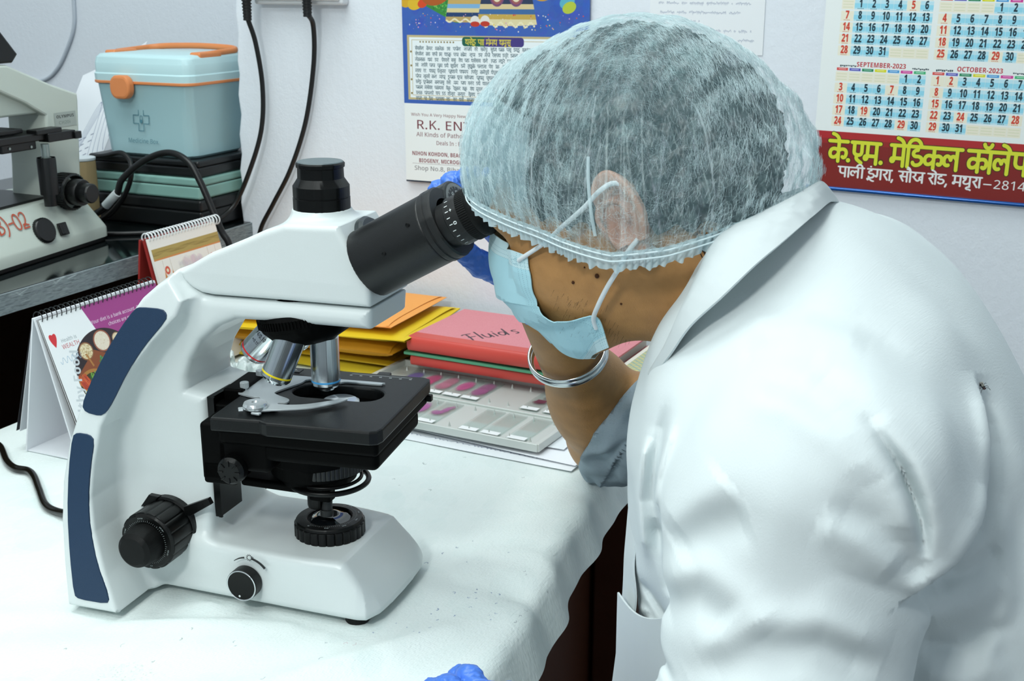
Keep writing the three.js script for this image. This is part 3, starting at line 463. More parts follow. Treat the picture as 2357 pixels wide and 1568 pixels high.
    // each objective: turned steel barrel with its colour ring; first the one in use, straight down
    const objective = (top, dir, len, r, ringColor, label, words) => {
      const L = len, o = part('objective', alongAxis(lathe([[r * 0.72, -0.004], [r * 0.94, 0], [r, 0.0008], [r, L * 0.80], [r * 0.985, L * 0.805], [r * 0.985, L * 0.83], [r, L * 0.835], [r, L * 0.885], [r * 0.90, L * 0.925], [r * 0.62, L * 0.945], [r * 0.58, L * 0.985], [r * 0.45, L], [0, L]], 56), top, top.map((q, i) => q + dir[i])), chromeBarrel, t, label);
      part('color_ring', alongAxis(lathe([[r * 1.000, L * 0.800], [r * 1.012, L * 0.803], [r * 1.012, L * 0.832], [r * 1.000, L * 0.835]], 56), top, top.map((q, i) => q + dir[i])), M(ringColor, 0.4), o);
      if (words) {
        const tex = canvasTex(1536, 256, (c) => { c.fillStyle = '#10161a'; for (let i = 0; i < 3; i++) { c.font = 'bold 66px sans-serif'; c.fillText(words[0], 40 + i * 512, 110); c.font = 'bold 46px sans-serif'; c.fillText(words[1], 70 + i * 512, 185); } });
        const strip = new THREE.CylinderGeometry(r * 1.004, r * 1.004, L * 0.55, 40, 1, true).translate(0, L * 0.40, 0);
        { const u = strip.attributes.uv; for (let i = 0; i < u.count; i++) u.setXY(i, 1 - u.getX(i), 1 - u.getY(i)); }
        part('engraving', alongAxis(strip.rotateY(words[2]), top, top.map((q, i) => q + dir[i])), decal(tex, 0.4), o);
      }
      return o;
    };
    const chromeBarrel = new THREE.MeshPhysicalMaterial({ color: 0xd2d9dc, metalness: 1, roughness: 0.2 });
    const dirOf = (a, b) => { const d = [b[0] - a[0], b[1] - a[1], b[2] - a[2]], l = Math.hypot(...d); return d.map((q) => q / l); };
    objective([0.0000, 0.2335, 0], [0, -1, 0], 0.0475, 0.0122, 0x4aa8e8, 'steel objective with a blue ring, straight down');
    objective([-0.0165, 0.2420, 0.022], dirOf([-0.0165, 0.2420, 0.022], [-0.0340, 0.1960, 0.030]), 0.0480, 0.0128, 0xf2d816, 'steel objective with a yellow ring');
    objective([-0.0360, 0.2425, 0.0120], dirOf([-0.0360, 0.2425, 0.0120], [-0.0660, 0.2110, 0.0140]), 0.0400, 0.0128, 0xd81e22, 'steel objective with a red ring and engraved figures', ['P4/0.10', '\u221e/0.17', 0.95]);
    objective([-0.0300, 0.2400, -0.024], dirOf([-0.03, 0.24, -0.024], [-0.055, 0.205, -0.046]), 0.040, 0.0122, 0xe8eef0, 'steel objective at the back of the nosepiece');
  }
  // ---- inclined binocular body and eyepieces; w runs up along the tubes
  {
    const A = 29 * Math.PI / 180, ax = [Math.cos(A), Math.sin(A), 0], up = [-Math.sin(A), Math.cos(A), 0], O = [0.0700, 0.3130, 0];
    const P3 = (w, v, z) => [O[0] + ax[0] * w + up[0] * v, O[1] + ax[1] * w + up[1] * v, z];
    const loc = (x, y) => { const dx = x - O[0], dy = y - O[1]; return [dx * ax[0] + dy * ax[1], dx * up[0] + dy * up[1]]; };
    const body = (x, y, z) => {
      const [w, v] = loc(x, y), q = Math.max(0, Math.abs(z - 0.004) - 0.0165);
      let d = Math.hypot(v, q) - 0.0285;                                            // two housings joined side by side
      d = smax(d, w - 0.0505, 0.002);
      const cut = (x - 0.0475) * -0.865 + (y - 0.3150) * -0.500;                       // stands off the sloping front of the head
      d = smax(d, cut, 0.0015);
      return smax(d, (x - 0.0545) * -0.68 + (y - 0.3050) * -0.735 - 0.012, 0.0015);
    };
    const b = part('binocular_body', sdfMesh(body, [0.030, 0.268, -0.056], [0.150, 0.372, 0.056], 0.0016), satin, t);
    part('pivot_disc', alongAxis(lathe([[0.0190, -0.010], [0.0215, 0.0], [0.0215, 0.0035], [0.019, 0.006], [0, 0.006]], 48), [0.0475, 0.3170, 0], [0.0475 + 0.865, 0.3170 + 0.50, 0]), M(0x2c3436, 0.4), b);
    for (const s of [1, -1]) {
      // flange with its groove, then the tube, the graduated ring and the rubber eyecup
      if (s > 0) part('tube_flange', alongAxis(lathe([[0.0288, 0], [0.0292, 0.001], [0.0292, 0.004], [0.0286, 0.0045], [0.0286, 0.0055], [0.0292, 0.006], [0.0290, 0.0105], [0.0278, 0.0118], [0.019, 0.0120]], 64), P3(0.0500, 0, s * 0.0205), P3(0.06, 0, s * 0.0205)), satin, b);
      const base = P3(0.060, -0.0030, s * 0.0290), tip = P3(0.100, -0.0030, s * 0.0290);
      const e = part('eyepiece', alongAxis(lathe([[0.0175, 0], [0.0178, 0.001], [0.0178, 0.0085], [0.0192, 0.0095], [0.0195, 0.0105], [0.0195, 0.0205], [0.0190, 0.0212]], 56), base, tip), satin, t, s > 0 ? 'near eyepiece' : 'far eyepiece');
      part('grip_ring', alongAxis(fluted(0.0203, 0.0208, 0.0285, 70, 0.0005, 0.0006), base, tip), rubber, e);
      part('eyecup', alongAxis(lathe([[0.0200, 0.0283], [0.0206, 0.0300], [0.0206, 0.0330], [0.0196, 0.0350], [0.0180, 0.0420], [0.0172, 0.0440], [0.0140, 0.0440], [0.0125, 0.0360], [0, 0.0355]], 48), base, tip), rubber, e, 'black rubber eyecup');
      const tex = canvasTex(512, 96, (c) => { c.strokeStyle = c.fillStyle = '#dfe6e6'; c.lineWidth = 6; for (let i = 0; i < 11; i++) { c.beginPath(); c.moveTo(40 + i * 42, 60); c.lineTo(40 + i * 42, 92); c.stroke(); } c.font = 'bold 44px sans-serif'; c.fillText('0', 196, 52); c.fillText('+', 110, 52); });
      const sc = new THREE.CylinderGeometry(0.0197, 0.0197, 0.0085, 48, 1, true, 0, 3.2);
      { const u = sc.attributes.uv; for (let i = 0; i < u.count; i++) u.setXY(i, u.getX(i), u.getY(i)); }
      part('diopter_scale', alongAxis(sc.rotateY(s > 0 ? -1.3 : -1.3).translate(0, 0.0155, 0), base, tip), decal(tex), e, 'white graduation');
    }
    const dialTex = canvasTex(512, 512, (c) => { c.translate(256, 256); c.strokeStyle = c.fillStyle = '#dfe6e6'; c.lineWidth = 4; c.font = 'bold 40px sans-serif'; for (let i = 0; i < 120; i++) { c.save(); c.rotate(i * Math.PI / 60); c.beginPath(); c.moveTo(0, -246); c.lineTo(0, i % 5 ? -215 : -196); c.stroke(); if (i % 10 === 5) c.fillText(String(50 + (i % 60) / 2 | 0), -22, -150); c.restore(); } });
    const dd = part('spacing_dial', alongAxis(lathe([[0.0245, -0.006], [0.0262, -0.005], [0.0262, 0.0050], [0.0250, 0.0062], [0, 0.0064]], 56), P3(0.0560, 0.0030, -0.0085), P3(0.0660, 0.0030, -0.0085)), M(0x1a2124, 0.4), b);
    part('spacing_scale', alongAxis(new THREE.CircleGeometry(0.0245, 48).rotateX(-Math.PI / 2).translate(0, 0.0068, 0), P3(0.0560, 0.0030, -0.0085), P3(0.0660, 0.0030, -0.0085)), decal(dialTex), dd, 'white scale of the eyepiece spacing');
    for (const p of [P3(0.012, 0.0010, 0.0490), P3(0.040, 0.012, 0.0468)]) part('screw', lathe([[0, 0], [0.0017, 0], [0.0017, 0.0006], [0.0012, 0.0008], [0, 0.0004]], 16).rotateX(Math.PI / 2).translate(...p), black, b);
  }
}

// ---------------------------------------------------------------- stroke letters for the Devanagari print
// each letter: [advance, strokes]; the head line is y = 0, the foot y = 100
const DEVA = {
  ka: [92, 'M48,0 L48,100 M48,46 C22,28 2,42 4,64 C6,88 36,88 48,60 M48,46 C76,28 94,44 88,66 C85,80 76,84 70,77'],
  ma: [78, 'M16,0 L16,54 C16,70 15,80 8,80 C-1,80 0,63 11,63 L62,63 M62,0 L62,100'],
  e_: [66, 'M12,0 L12,46 C13,60 26,62 36,62 C22,66 22,80 34,88 L52,100 M52,0 L52,44 C52,56 46,62 36,62'],
  da: [66, 'M32,0 L32,16 C4,18 4,50 30,47 C62,44 64,80 36,89 C22,93 12,88 10,78'],
  la: [92, 'M70,0 L70,100 M70,52 C58,28 42,30 40,52 C34,30 12,28 8,52 C5,74 18,84 30,78'],
  pa: [76, 'M14,0 L14,40 C14,70 44,68 60,60 M60,0 L60,100'],
  ra: [50, 'M14,2 C46,0 48,38 12,46 L44,98'],
  ga: [62, 'M18,0 L18,60 C18,80 4,78 5,66 M48,0 L48,100'],
  sa: [84, 'M14,2 C40,0 42,38 12,44 L38,94 M20,50 L70,50 M70,0 L70,100'],
  kha: [102, 'M12,2 C36,0 36,38 10,44 C28,56 40,98 60,76 M88,0 L88,100 M88,44 C60,28 50,78 88,70'],
  tha: [78, 'M20,22 C2,20 10,-2 24,8 C34,18 24,36 14,44 C4,56 10,76 34,74 C48,72 60,62 62,56 M62,0 L62,100'],
  aa: [28, 'M14,0 L14,100'],
};
const MARK = {   // signs drawn against the letter just written: x runs back from its right stem
  e: 'M0,0 C-2,-20 -16,-32 -34,-36', o: 'M0,0 C-2,-20 -16,-32 -34,-36', au: 'M0,0 C-2,-16 -14,-26 -30,-28 M0,0 C-2,-26 -12,-42 -26,-46', cand: 'M-34,-34 C-30,-12 -2,-12 2,-34', dot: 'M-8,-24 L-7,-24', u: 'M0,100 C-26,104 -34,118 -20,124 C-10,128 2,122 8,132', uu: 'M-26,112 C-40,100 -26,92 -12,104 C0,116 10,124 22,122',
};
function deva(c, word, x, y, s, lw, sx = 1) {                                  // word: letters, '+' marks, 'i<' short i before a letter, ',' '.' ' '
  const k = s / 100; c.lineWidth = lw; c.lineJoin = c.lineCap = 'round';
  const stroke = (d, ox) => { c.save(); c.translate(ox, y); c.scale(k, k); c.lineWidth = lw / k; c.stroke(new Path2D(d)); c.restore(); };
  let start = x, stem = x;
  const bar = () => { if (x > start) { c.beginPath(); c.moveTo(start - 2 * k, y); c.lineTo(x + 2 * k, y); c.stroke(); } };
  for (const q of word) {
    if (q === ' ') { bar(); x += 34 * k; start = x; } else if (q === '.') { bar(); c.beginPath(); c.arc(x + 10 * k, y + 92 * k, lw * 0.62, 0, 7); c.fill(); x += 26 * k; start = x; } else if (q === ',') { bar(); c.beginPath(); c.moveTo(x + 12 * k, y + 92 * k); c.lineTo(x + 4 * k, y + 118 * k); c.stroke(); x += 30 * k; start = x; }
    else if (q === 'i<') { stroke('M8,0 L8,100 M8,0 C8,-44 66,-48 72,0', x); x += 24 * k; } else if (q === 'ii') { stroke('M14,0 L14,100 M14,0 C12,-42 -30,-46 -38,-4', x); stem = x + 14 * k; x += 28 * k; }
    else if (q[0] === '+') stroke(MARK[q.slice(1)], stem);
    else { const [w, d] = DEVA[q]; stroke(d, x); stem = x + ({ ka: 48, da: 32, ra: 16, aa: 14 }[q] ?? w - 15) * k; x += w * k; }
  }
  bar(); return x;
}
const DK = Object.keys(DEVA), MK = ['+e', '+o', '+dot', '+u', '+uu'];
const scribble = (n) => { const w = []; for (let i = 0; i < n; i++) { w.push(DK[Math.floor(rnd() * DK.length)]); if (rnd() < 0.35) w.push(MK[Math.floor(rnd() * 5)]); } return w; };

// ---------------------------------------------------------------- wall calendars and the written sheet
const gloss = (tex, r = 0.35) => new THREE.MeshPhysicalMaterial({ map: tex, roughness: r, clearcoat: 0.25, clearcoatRoughness: 0.15 });
const paperEdge = M(0xe9eeee, 0.7);
{
  const W = 0.46, H = 0.52, S = 4200;                                    // metres and dots per metre
  const tex = canvasTex(1932, 2048, (c, w, h) => {
    const kx = w / W, ky = h / H, Y = (m) => h - m * ky, X = (m) => m * kx;
    c.fillStyle = '#f3f8f6'; c.fillRect(0, 0, w, h);
    c.fillStyle = '#b52a2c'; c.fillRect(0, Y(0.0685), w, 0.0685 * ky);
    c.fillStyle = '#86241f'; c.fillRect(0, Y(0.054), w, 0.054 * ky); c.fillStyle = '#9d2723'; c.fillRect(0, Y(0.0600), w, 0.006 * ky);
    const line = ['ka', '+e', '.', 'e_', 'ma', '.', ' ', 'ma', '+e', 'i<', 'da', 'ka', 'la', ' ', 'ka', 'aa', '+cand', 'la', '+e', 'pa'];
    c.strokeStyle = c.fillStyle = '#3a3008'; deva(c, line, X(0.0200), Y(0.0570), 96, 25);
    c.strokeStyle = c.fillStyle = '#dfe43a'; deva(c, line, X(0.0200), Y(0.0570), 96, 18);
    c.strokeStyle = c.fillStyle = '#eef0ee'; c.save(); c.scale(1.22, 1); let x = deva(c, ['pa', 'aa', 'la', 'ii', ' ', 'da', '+uu', '+dot', 'ga', 'ra', 'aa', ',', ' ', 'sa', 'aa', '+au', '+dot', 'kha', ' ', 'ra', 'aa', '+o', 'da', ',', ' ', 'ma', 'tha', '+u', 'ra', 'aa'], X(0.033) / 1.22, Y(0.0262), 47, 8);
    c.fillRect(x + 8, Y(0.0262) + 26, 32, 6); c.font = '56px sans-serif'; c.fillText('281406', x + 46, Y(0.0262) + 46); c.restore();
    // months: first weekday, length, red days
    const months = [['JANUARY', 0, 31, [1, 26]], ['FEBRUARY', 3, 28, [18]], ['MARCH', 3, 31, [8, 30]], ['APRIL', 6, 30, [4, 7]], ['MAY', 1, 31, [5]], ['JUNE', 4, 30, [29]], ['JULY', 6, 31, [29]], ['AUGUST', 2, 31, [15, 30]], ['SEPTEMBER', 5, 30, [7, 19, 29]], ['OCTOBER', 0, 31, [2, 24, 28]], ['NOVEMBER', 3, 30, [12, 13]], ['DECEMBER', 5, 31, [25]]];
    const bands = ['#e0504a', '#5b5cc0', '#1f8a5a', '#e2e018', '#4a9fe0', '#d8339a', '#3fb87a'], P = 0.0150, R = 0.01345;
    months.forEach(([name, first, len, reds], m) => {
      const x0 = 0.0265 + (m % 4) * 0.111, y0 = 0.1345 + (2 - Math.floor(m / 4)) * 0.0842;
      c.textAlign = 'center';
      c.font = 'bold 30px sans-serif'; c.fillStyle = '#c03038'; c.fillText(name + '-2023', X(x0 + 3 * P), Y(y0 + 0.0125));
      c.fillStyle = '#3a4a50'; for (const s of [-0.2, 5.4]) for (let i = 0; i < 9; i++) c.fillRect(X(x0 + s * P) + i * 9, Y(y0 + 0.0142) + rr(0, 3), 7, rr(4, 9));
      for (let d = 0; d < 7; d++) { c.fillStyle = bands[d]; c.fillRect(X(x0 + (d - 0.44) * P), Y(y0 + 0.0105), P * 0.88 * kx, 0.0032 * ky); c.fillStyle = 'rgba(255,255,255,0.6)'; c.fillRect(X(x0 + (d - 0.3) * P), Y(y0 + 0.0096), P * 0.6 * kx, 4); }
      for (let r = 0; r < 5; r++) for (let d = 0; d < 7; d++) {
        let n = r * 7 + d - first + 1; if (n < 1 && first >= 5 && len - (35 - first) > -n + 0 && n + 35 <= len) n += 35;
        const cx = X(x0 + d * P), cy = Y(y0 - r * R), has = n >= 1 && n <= len, red = d === 0 || reds.includes(n);
        c.fillStyle = has && !red ? '#c6ecf8' : '#f6f1dc'; c.fillRect(cx - P * 0.49 * kx, cy - R * 0.44 * ky, P * 0.98 * kx, R * 0.86 * ky);
        if (has && !red) { c.fillStyle = '#9adff4'; c.fillRect(cx - P * 0.49 * kx, cy - R * 0.12 * ky, P * 0.98 * kx, R * 0.4 * ky); }
        if (has) { c.save(); c.translate(cx, cy + 0.0030 * ky); c.scale(0.86, 1.25); c.font = 'bold 38px sans-serif'; c.fillStyle = c.strokeStyle = red ? '#d8442e' : '#16323e'; c.lineWidth = 1.6; c.fillText(String(n), 0, 0); c.strokeText(String(n), 0, 0); c.restore(); c.fillStyle = red ? '#d88a70' : '#5a8a98'; for (let i = 0; i < 4; i++) c.fillRect(cx - 16 + i * 8, cy + 0.0042 * ky, 6, 3); }
        else { c.fillStyle = '#d9dcb4'; for (let i = 0; i < 3; i++) c.fillRect(cx - P * 0.4 * kx, cy - 14 + i * 13, P * 0.8 * kx, 2); }
      }
    });
  });
  const t = thing('wall_calendar', 'printed year calendar with blue date squares and a dark red footer, on the wall', 'calendar', [-0.3120, 1.0232, 0.003]);
  t.rotation.z = -0.018;
  const sheetG = gridGeo(24, 24, (u, v) => [u * W, v * H, 0.004 * Math.sin(u * 5) * Math.sin(v * 3.1) * (1 - v) + 0.001]);
  part('printed_sheet', sheetG, gloss(tex, 0.28), t);
  part('bottom_strip', rod([-0.004, -0.0012, 0.004], [W + 0.004, -0.0012, 0.004], 0.0024, 0.0024, 12), new THREE.MeshStandardMaterial({ color: 0x1b56a0, roughness: 0.18, metalness: 0.3 }), t, 'shiny blue strip');
}
{
  const W = 0.2790, H = 0.42;
  const tex = canvasTex(1368, 2048, (c, w, h) => {
    const k = w / W, Y = (m) => h - m * h / H, X = (m) => m * k;
    c.fillStyle = '#f1f5f4'; c.fillRect(0, 0, w, h);
    c.fillStyle = '#3d63b4'; c.fillRect(0, 0, w, Y(0.1088));
    // picture: blue ground, a green bank, two embroidered skirts, small feet, petals
    for (let i = 0; i < 900; i++) { c.fillStyle = `rgba(${rr(30, 90)},${rr(60, 120)},${rr(150, 215)},0.16)`; c.beginPath(); c.arc(rnd() * w, rr(0, Y(0.209)), rr(6, 50), 0, 7); c.fill(); }
    c.fillStyle = '#3a8a3c'; c.beginPath(); c.moveTo(X(0.035), Y(0.29)); c.quadraticCurveTo(X(0.07), Y(0.26), X(0.098), Y(0.222)); c.quadraticCurveTo(X(0.085), Y(0.215), X(0.07), Y(0.226)); c.quadraticCurveTo(X(0.03), Y(0.245), X(0.0), Y(0.26)); c.lineTo(X(0.0), Y(0.30)); c.fill();
    for (let i = 0; i < 240; i++) { c.fillStyle = ['#5ab04a', '#2c6e34', '#7cc05a', '#3e9a5a'][i % 4]; const q = rnd(); c.beginPath(); c.ellipse(X(mix(0.0, 0.085, q) + rr(-0.01, 0.01)), Y(mix(0.275, 0.228, q) + rr(-0.006, 0.012)), rr(3, 12), rr(2, 6), rnd() * 3, 0, 7); c.fill(); }
    for (const [x, y, r, col] of [[0.008, 0.247, 0.010, '#d8a828'], [0.022, 0.246, 0.013, '#e0b82c'], [0.033, 0.245, 0.008, '#d84a20'], [0.055, 0.262, 0.026, '#b05a20'], [0.075, 0.27, 0.02, '#c87028'], [0.16, 0.268, 0.026, '#b86a2a'], [0.215, 0.262, 0.018, '#c89a3a'], [0.247, 0.247, 0.011, '#5ab0c8'], [0.25, 0.24, 0.010, '#b8c840']]) { c.fillStyle = col; c.beginPath(); c.ellipse(X(x), Y(y), r * k, r * 0.72 * k, -0.4, 0, 7); c.fill(); }
    const skirt = (cx, top, bot, wt, wb, cols) => { for (let i = 0; i < 14; i++) { const a = i / 14, b = (i + 1) / 14; c.fillStyle = cols[i % cols.length]; c.beginPath(); c.moveTo(X(cx - mix(wt, wb, a)), Y(mix(top, bot, a))); c.lineTo(X(cx + mix(wt, wb, a)), Y(mix(top, bot, a))); c.lineTo(X(cx + mix(wt, wb, b)), Y(mix(top, bot, b))); c.quadraticCurveTo(X(cx), Y(mix(top, bot, b) - 0.004), X(cx - mix(wt, wb, b)), Y(mix(top, bot, b))); c.fill(); } };
    skirt(0.098, 0.30, 0.222, 0.016, 0.030, ['#cdb583', '#8fc0de', '#c9a860', '#7fb0d8', '#e0cf98', '#24406e', '#bfa468']);
    skirt(0.160, 0.31, 0.218, 0.026, 0.044, ['#d8c690', '#c98a72', '#2c3a58', '#dcc896', '#3f6aa0', '#c8a850', '#e2d6a8']);
    for (const cx of [0.146, 0.174]) for (let r = 5; r > 0; r--) { c.fillStyle = ['#e4d8b0', '#d8687a', '#e8dcb8', '#a05a5a', '#7a4a70'][r - 1]; c.beginPath(); c.ellipse(X(cx), Y(0.256), r * 0.0022 * k, r * 0.003 * k, 0, 0, 7); c.fill(); }
    for (let i = 0; i < 40; i++) { c.fillStyle = '#efe6c0'; c.beginPath(); c.arc(X(0.118 + i * 0.0021), Y(0.2175 + 0.003 * Math.sin(i * 0.9)), 7, 0, 7); c.fill(); c.beginPath(); c.arc(X(0.07 + i * 0.0013), Y(0.2225 - 0.002 * Math.sin(i * 0.5)), 6, 0, 7); c.fill(); }
    for (const [x, y] of [[0.113, 0.222], [0.128, 0.2225]]) { c.fillStyle = '#e6e2dc'; c.beginPath(); c.ellipse(X(x), Y(y), 0.007 * k, 0.007 * k, 0, 0, 7); c.fill(); c.fillStyle = '#c23a28'; c.beginPath(); c.ellipse(X(x), Y(y - 0.004), 0.007 * k, 0.0035 * k, 0, 0, 7); c.fill(); }
    for (let i = 0; i < 110; i++) { c.fillStyle = ['#d84a3a', '#e8e4e0', '#d8a0c0', '#f0d050'][i % 4]; c.beginPath(); c.arc(X(rr(0.01, 0.27)), Y(rr(0.208, 0.232)), rr(1, 5), 0, 7); c.fill(); }
    // verse box
    c.fillStyle = '#c9b98a'; c.fillRect(X(0.007), Y(0.2025), X(0.262), (0.0885) * h / H); c.fillStyle = '#eef6f8'; c.fillRect(X(0.0105), Y(0.1995), X(0.255), 0.0825 * h / H);
    c.strokeStyle = '#b99f60'; c.lineWidth = 3; c.strokeRect(X(0.0145), Y(0.196), X(0.247), 0.0755 * h / H);
    c.fillStyle = '#8a7a4a'; for (let i = 0; i < 12; i++) { c.beginPath(); c.arc(X(0.028 + i * 0.0047), Y(0.1935), 6, 0, 7); c.fill(); } for (let i = 0; i < 4; i++) { c.beginPath(); c.arc(X(0.0128), Y(0.18 - i * 0.019), 7, 0, 7); c.fill(); }
    c.strokeStyle = c.fillStyle = '#33525e'; for (let r = 0; r < 10; r++) { let x = X(0.0195); const y = Y(0.1868 - r * 0.0076); while (x < X(0.225)) x = deva(c, scribble(2 + Math.floor(rnd() * 3)), x, y, 21, 3) + 14 + rr(0, 12); }
    c.fillStyle = '#1d5f4c'; c.beginPath(); c.roundRect(X(0.093), Y(0.2010), X(0.092), 0.0125 * h / H, 22); c.fill(); c.fillStyle = '#453a80'; c.beginPath(); c.roundRect(X(0.125), Y(0.2010), X(0.06), 0.0125 * h / H, 22); c.fill();
    c.strokeStyle = c.fillStyle = '#d8c850'; { let x = X(0.098); for (let i = 0; i < 4; i++) x = deva(c, scribble(3), x, Y(0.1975), 34, 6) + 16; }
    // trade print below
    const text = (s, x, y, px, col, bold, sx = 1) => { c.save(); c.translate(X(x), Y(y)); c.scale(sx, 1); c.font = (bold ? 'bold ' : '') + px + 'px sans-serif'; c.fillStyle = col; c.fillText(s, 0, 0); c.restore(); };
    text('Wish You A Very Happy New Year, 2023', 0.0105, 0.0915, 28, '#7a4448', false, 1.2); text('R.K. ENTERPRISES', 0.0180, 0.0735, 84, '#6e2430', false, 1.36); text('All Kinds of Pathology', 0.0185, 0.0630, 40, '#6e2a34', false, 1.14); text('Deals In : Erba', 0.0500, 0.0520, 38, '#6e2a34');
    text('NIHON KOHDON, BEACON, ARKRAY', 0.0105, 0.0360, 38, '#82343c', true, 0.92); text('BIOGENY, MICROGENE, PEERLESS', 0.0215, 0.0262, 38, '#82343c', true, 0.92); c.fillStyle = '#b8b0b0'; c.fillRect(X(0.011), Y(0.0248), X(0.25), 3); text('Shop No.8, Biharilal Complex', 0.0140, 0.0150, 42, '#6a6468', false, 1.18);
  });
  const t = thing('wall_calendar', 'wall calendar with an ornate blue picture above a verse box and dark red trade print', 'calendar', [-0.8880, 0.9920, 0.003]);
  t.rotation.z = 0.006;
  part('printed_sheet', gridGeo(16, 24, (u, v) => [u * W, v * H, 0.003 * Math.sin(u * 4 + 1) * (1 - v) + 0.003]), gloss(tex, 0.35), t);
  part('bottom_strip', rod([0, -0.001, 0.004], [W, -0.001, 0.004], 0.0016, 0.0016, 10), M(0x24364a, 0.4), t, 'dark metal strip');
}
{
  const tex = canvasTex(512, 512, (c) => {
    c.fillStyle = '#eef2f5'; c.fillRect(0, 0, 512, 512); c.strokeStyle = 'rgba(110,120,150,0.55)'; c.lineWidth = 1.6;
    for (let r = 0; r < 17; r++) { let x = 40 + (r % 3) * 8; const y = 40 + r * 27, end = r % 5 === 4 ? 220 : rr(330, 470); c.beginPath(); c.moveTo(x, y); while (x < end) { if (rnd() < 0.14) { x += 12; c.moveTo(x, y); } c.quadraticCurveTo(x + 2, y - rr(4, 14), x + 4, y + rr(-2, 2)); x += rr(4, 7); } c.stroke(); }
  });
  solo('written_sheet', rbox(0.148, 0.21, 0.0006, 0.0002), gloss(tex, 0.6), 'white sheet with faint handwriting stuck to the wall between the calendars', 'paper', null, [-0.4560, 1.3020 - 0.018, 0.0008]);
  // a flat box carries its print on the two big faces only if the uv says so; the rounded box does
}
// ---------------------------------------------------------------- switch board, plugs and hanging leads
const cableBlack = M(0x0a0a0b, 0.42), plugM = M(0x0c0c0d, 0.5);
{
  const t = thing('switch_board', 'white plastic electric switch board at the top of the wall above the hanging leads', 'switch board', [-1.055, 1.2335, 0]);
  part('backing_box', rbox(0.152, 0.11, 0.018, 0.004, 0, 0.055, 0.009), M(0xd8dcdf, 0.4), t);
  part('front_plate', rbox(0.144, 0.10, 0.006, 0.003, 0, 0.056, 0.020), M(0xeceff0, 0.35), t);
  for (let i = 0; i < 3; i++) part('switch', rbox(0.02, 0.032, 0.006, 0.002, -0.045 + i * 0.026, 0.075, 0.024), M(0xf2f4f4, 0.3), t);
  for (const x of [-0.069, 0.031]) part('socket_outlet', lathe([[0.017, 0], [0.017, 0.002], [0.014, 0.0035], [0, 0.003]], 32).rotateX(Math.PI / 2).translate(x, 0.03, 0.023), M(0xdfe3e4, 0.4), t);
}
{
  const lead = (label, xs, pts) => {
    const t = thing('power_lead', label, 'cable', [0, 0, 0]);
    const [px, py, pz] = xs, rings = [];
    for (let i = 0; i < 7; i++) rings.push(lathe([[0.0050, 0], [0.0074 - i * 0.0002, 0.0006], [0.0074 - i * 0.0002, 0.0022], [0.0050, 0.0028]], 20).translate(0, -0.034 + (6 - i) * 0.0044, 0));
    part('plug', join(rbox(0.026, 0.030, 0.024, 0.006, 0, 0.020, 0), lathe([[0.0058, -0.034], [0.0060, -0.006], [0.0095, 0.0], [0.0118, 0.012], [0.0118, 0.02]], 24), ...rings).translate(px, py, pz), plugM, t);
    part('lead', tube(pts, 0.0036, 90, 10), cableBlack, t);
  };
  lead('black power lead with a ribbed plug hanging at the ragged wall edge', [-1.1250, 1.2455, 0.043], [[-1.125, 1.215, 0.043], [-1.1225, 1.178, 0.030], [-1.1222, 1.1155, 0.020], [-1.1290, 1.0513, 0.02], [-1.153, 0.986, 0.025], [-1.178, 0.935, 0.035], [-1.184, 0.918, 0.075], [-1.186, 0.9095, 0.105], [-1.20, 0.9087, 0.125], [-1.225, 0.9087, 0.130]]);
  lead('black power lead hanging right of the ribbed plug and curving left behind the microscope', [-1.0215, 1.252, 0.043], [[-1.0215, 1.222, 0.043], [-1.0240, 1.2045, 0.026], [-1.0345, 1.1496, 0.014], [-1.0540, 1.0678, 0.012], [-1.0850, 0.9955, 0.012], [-1.1200, 0.9403, 0.012], [-1.1460, 0.8992, 0.012], [-1.1550, 0.86, 0.012], [-1.158, 0.80, 0.012]]);
}
solo('wall_wire', tube([[-1.776, 1.30, -0.296], [-1.7765, 1.2287, -0.296], [-1.782, 1.1809, -0.296], [-1.8035, 1.1402, -0.296], [-1.8367, 1.0985, -0.296], [-1.88, 1.075, -0.296], [-1.98, 1.06, -0.296]], 0.0035, 60, 8), M(0xc3ccd6, 0.5), 'thin pale wire running down the recess wall at the far left', 'wire');

// ---------------------------------------------------------------- things on the counter
const CT = 0.905;
{
  const blk = new THREE.MeshStandardMaterial({ color: 0x0d1012, roughness: 0.38 }), teal = new THREE.MeshStandardMaterial({ color: 0x8dbab1, roughness: 0.42 });
  const slabBox = (name, label, y0, y1, x0, x1, z0, z1, m, lip) => {
    const t = thing(name, label, 'box', [(x0 + x1) / 2, y0, (z0 + z1) / 2]), w = x1 - x0, d = z1 - z0, h = y1 - y0;
    part('box_body', rbox(w, h * 0.62, d, 0.004, 0, h * 0.31, 0), m, t); part('box_lid', rbox(w + lip, h * 0.40, d + lip, 0.004, 0, h * 0.80, 0), m, t);
    if (name !== 'storage_box') part('seam_line', box(w - 0.002, 0.0012, d - 0.002, 0, h * 0.605, 0), blk, t);
    return t;
  };
  slabBox('storage_box', 'black plastic box at the bottom of the stack on the counter', CT + 0.0005, 0.9500, -1.402, -1.197, -0.10, 0.088, blk, 0.001);
  slabBox('slide_case', 'teal plastic case between two black boxes on the counter', 0.9505, 0.9832, -1.404, -1.199, -0.10, 0.086, teal, 0.001);
  slabBox('storage_box', 'black plastic box under the pale blue medicine box', 0.9837, 1.0090, -1.410, -1.198, -0.10, 0.086, blk, 0.0012);
}
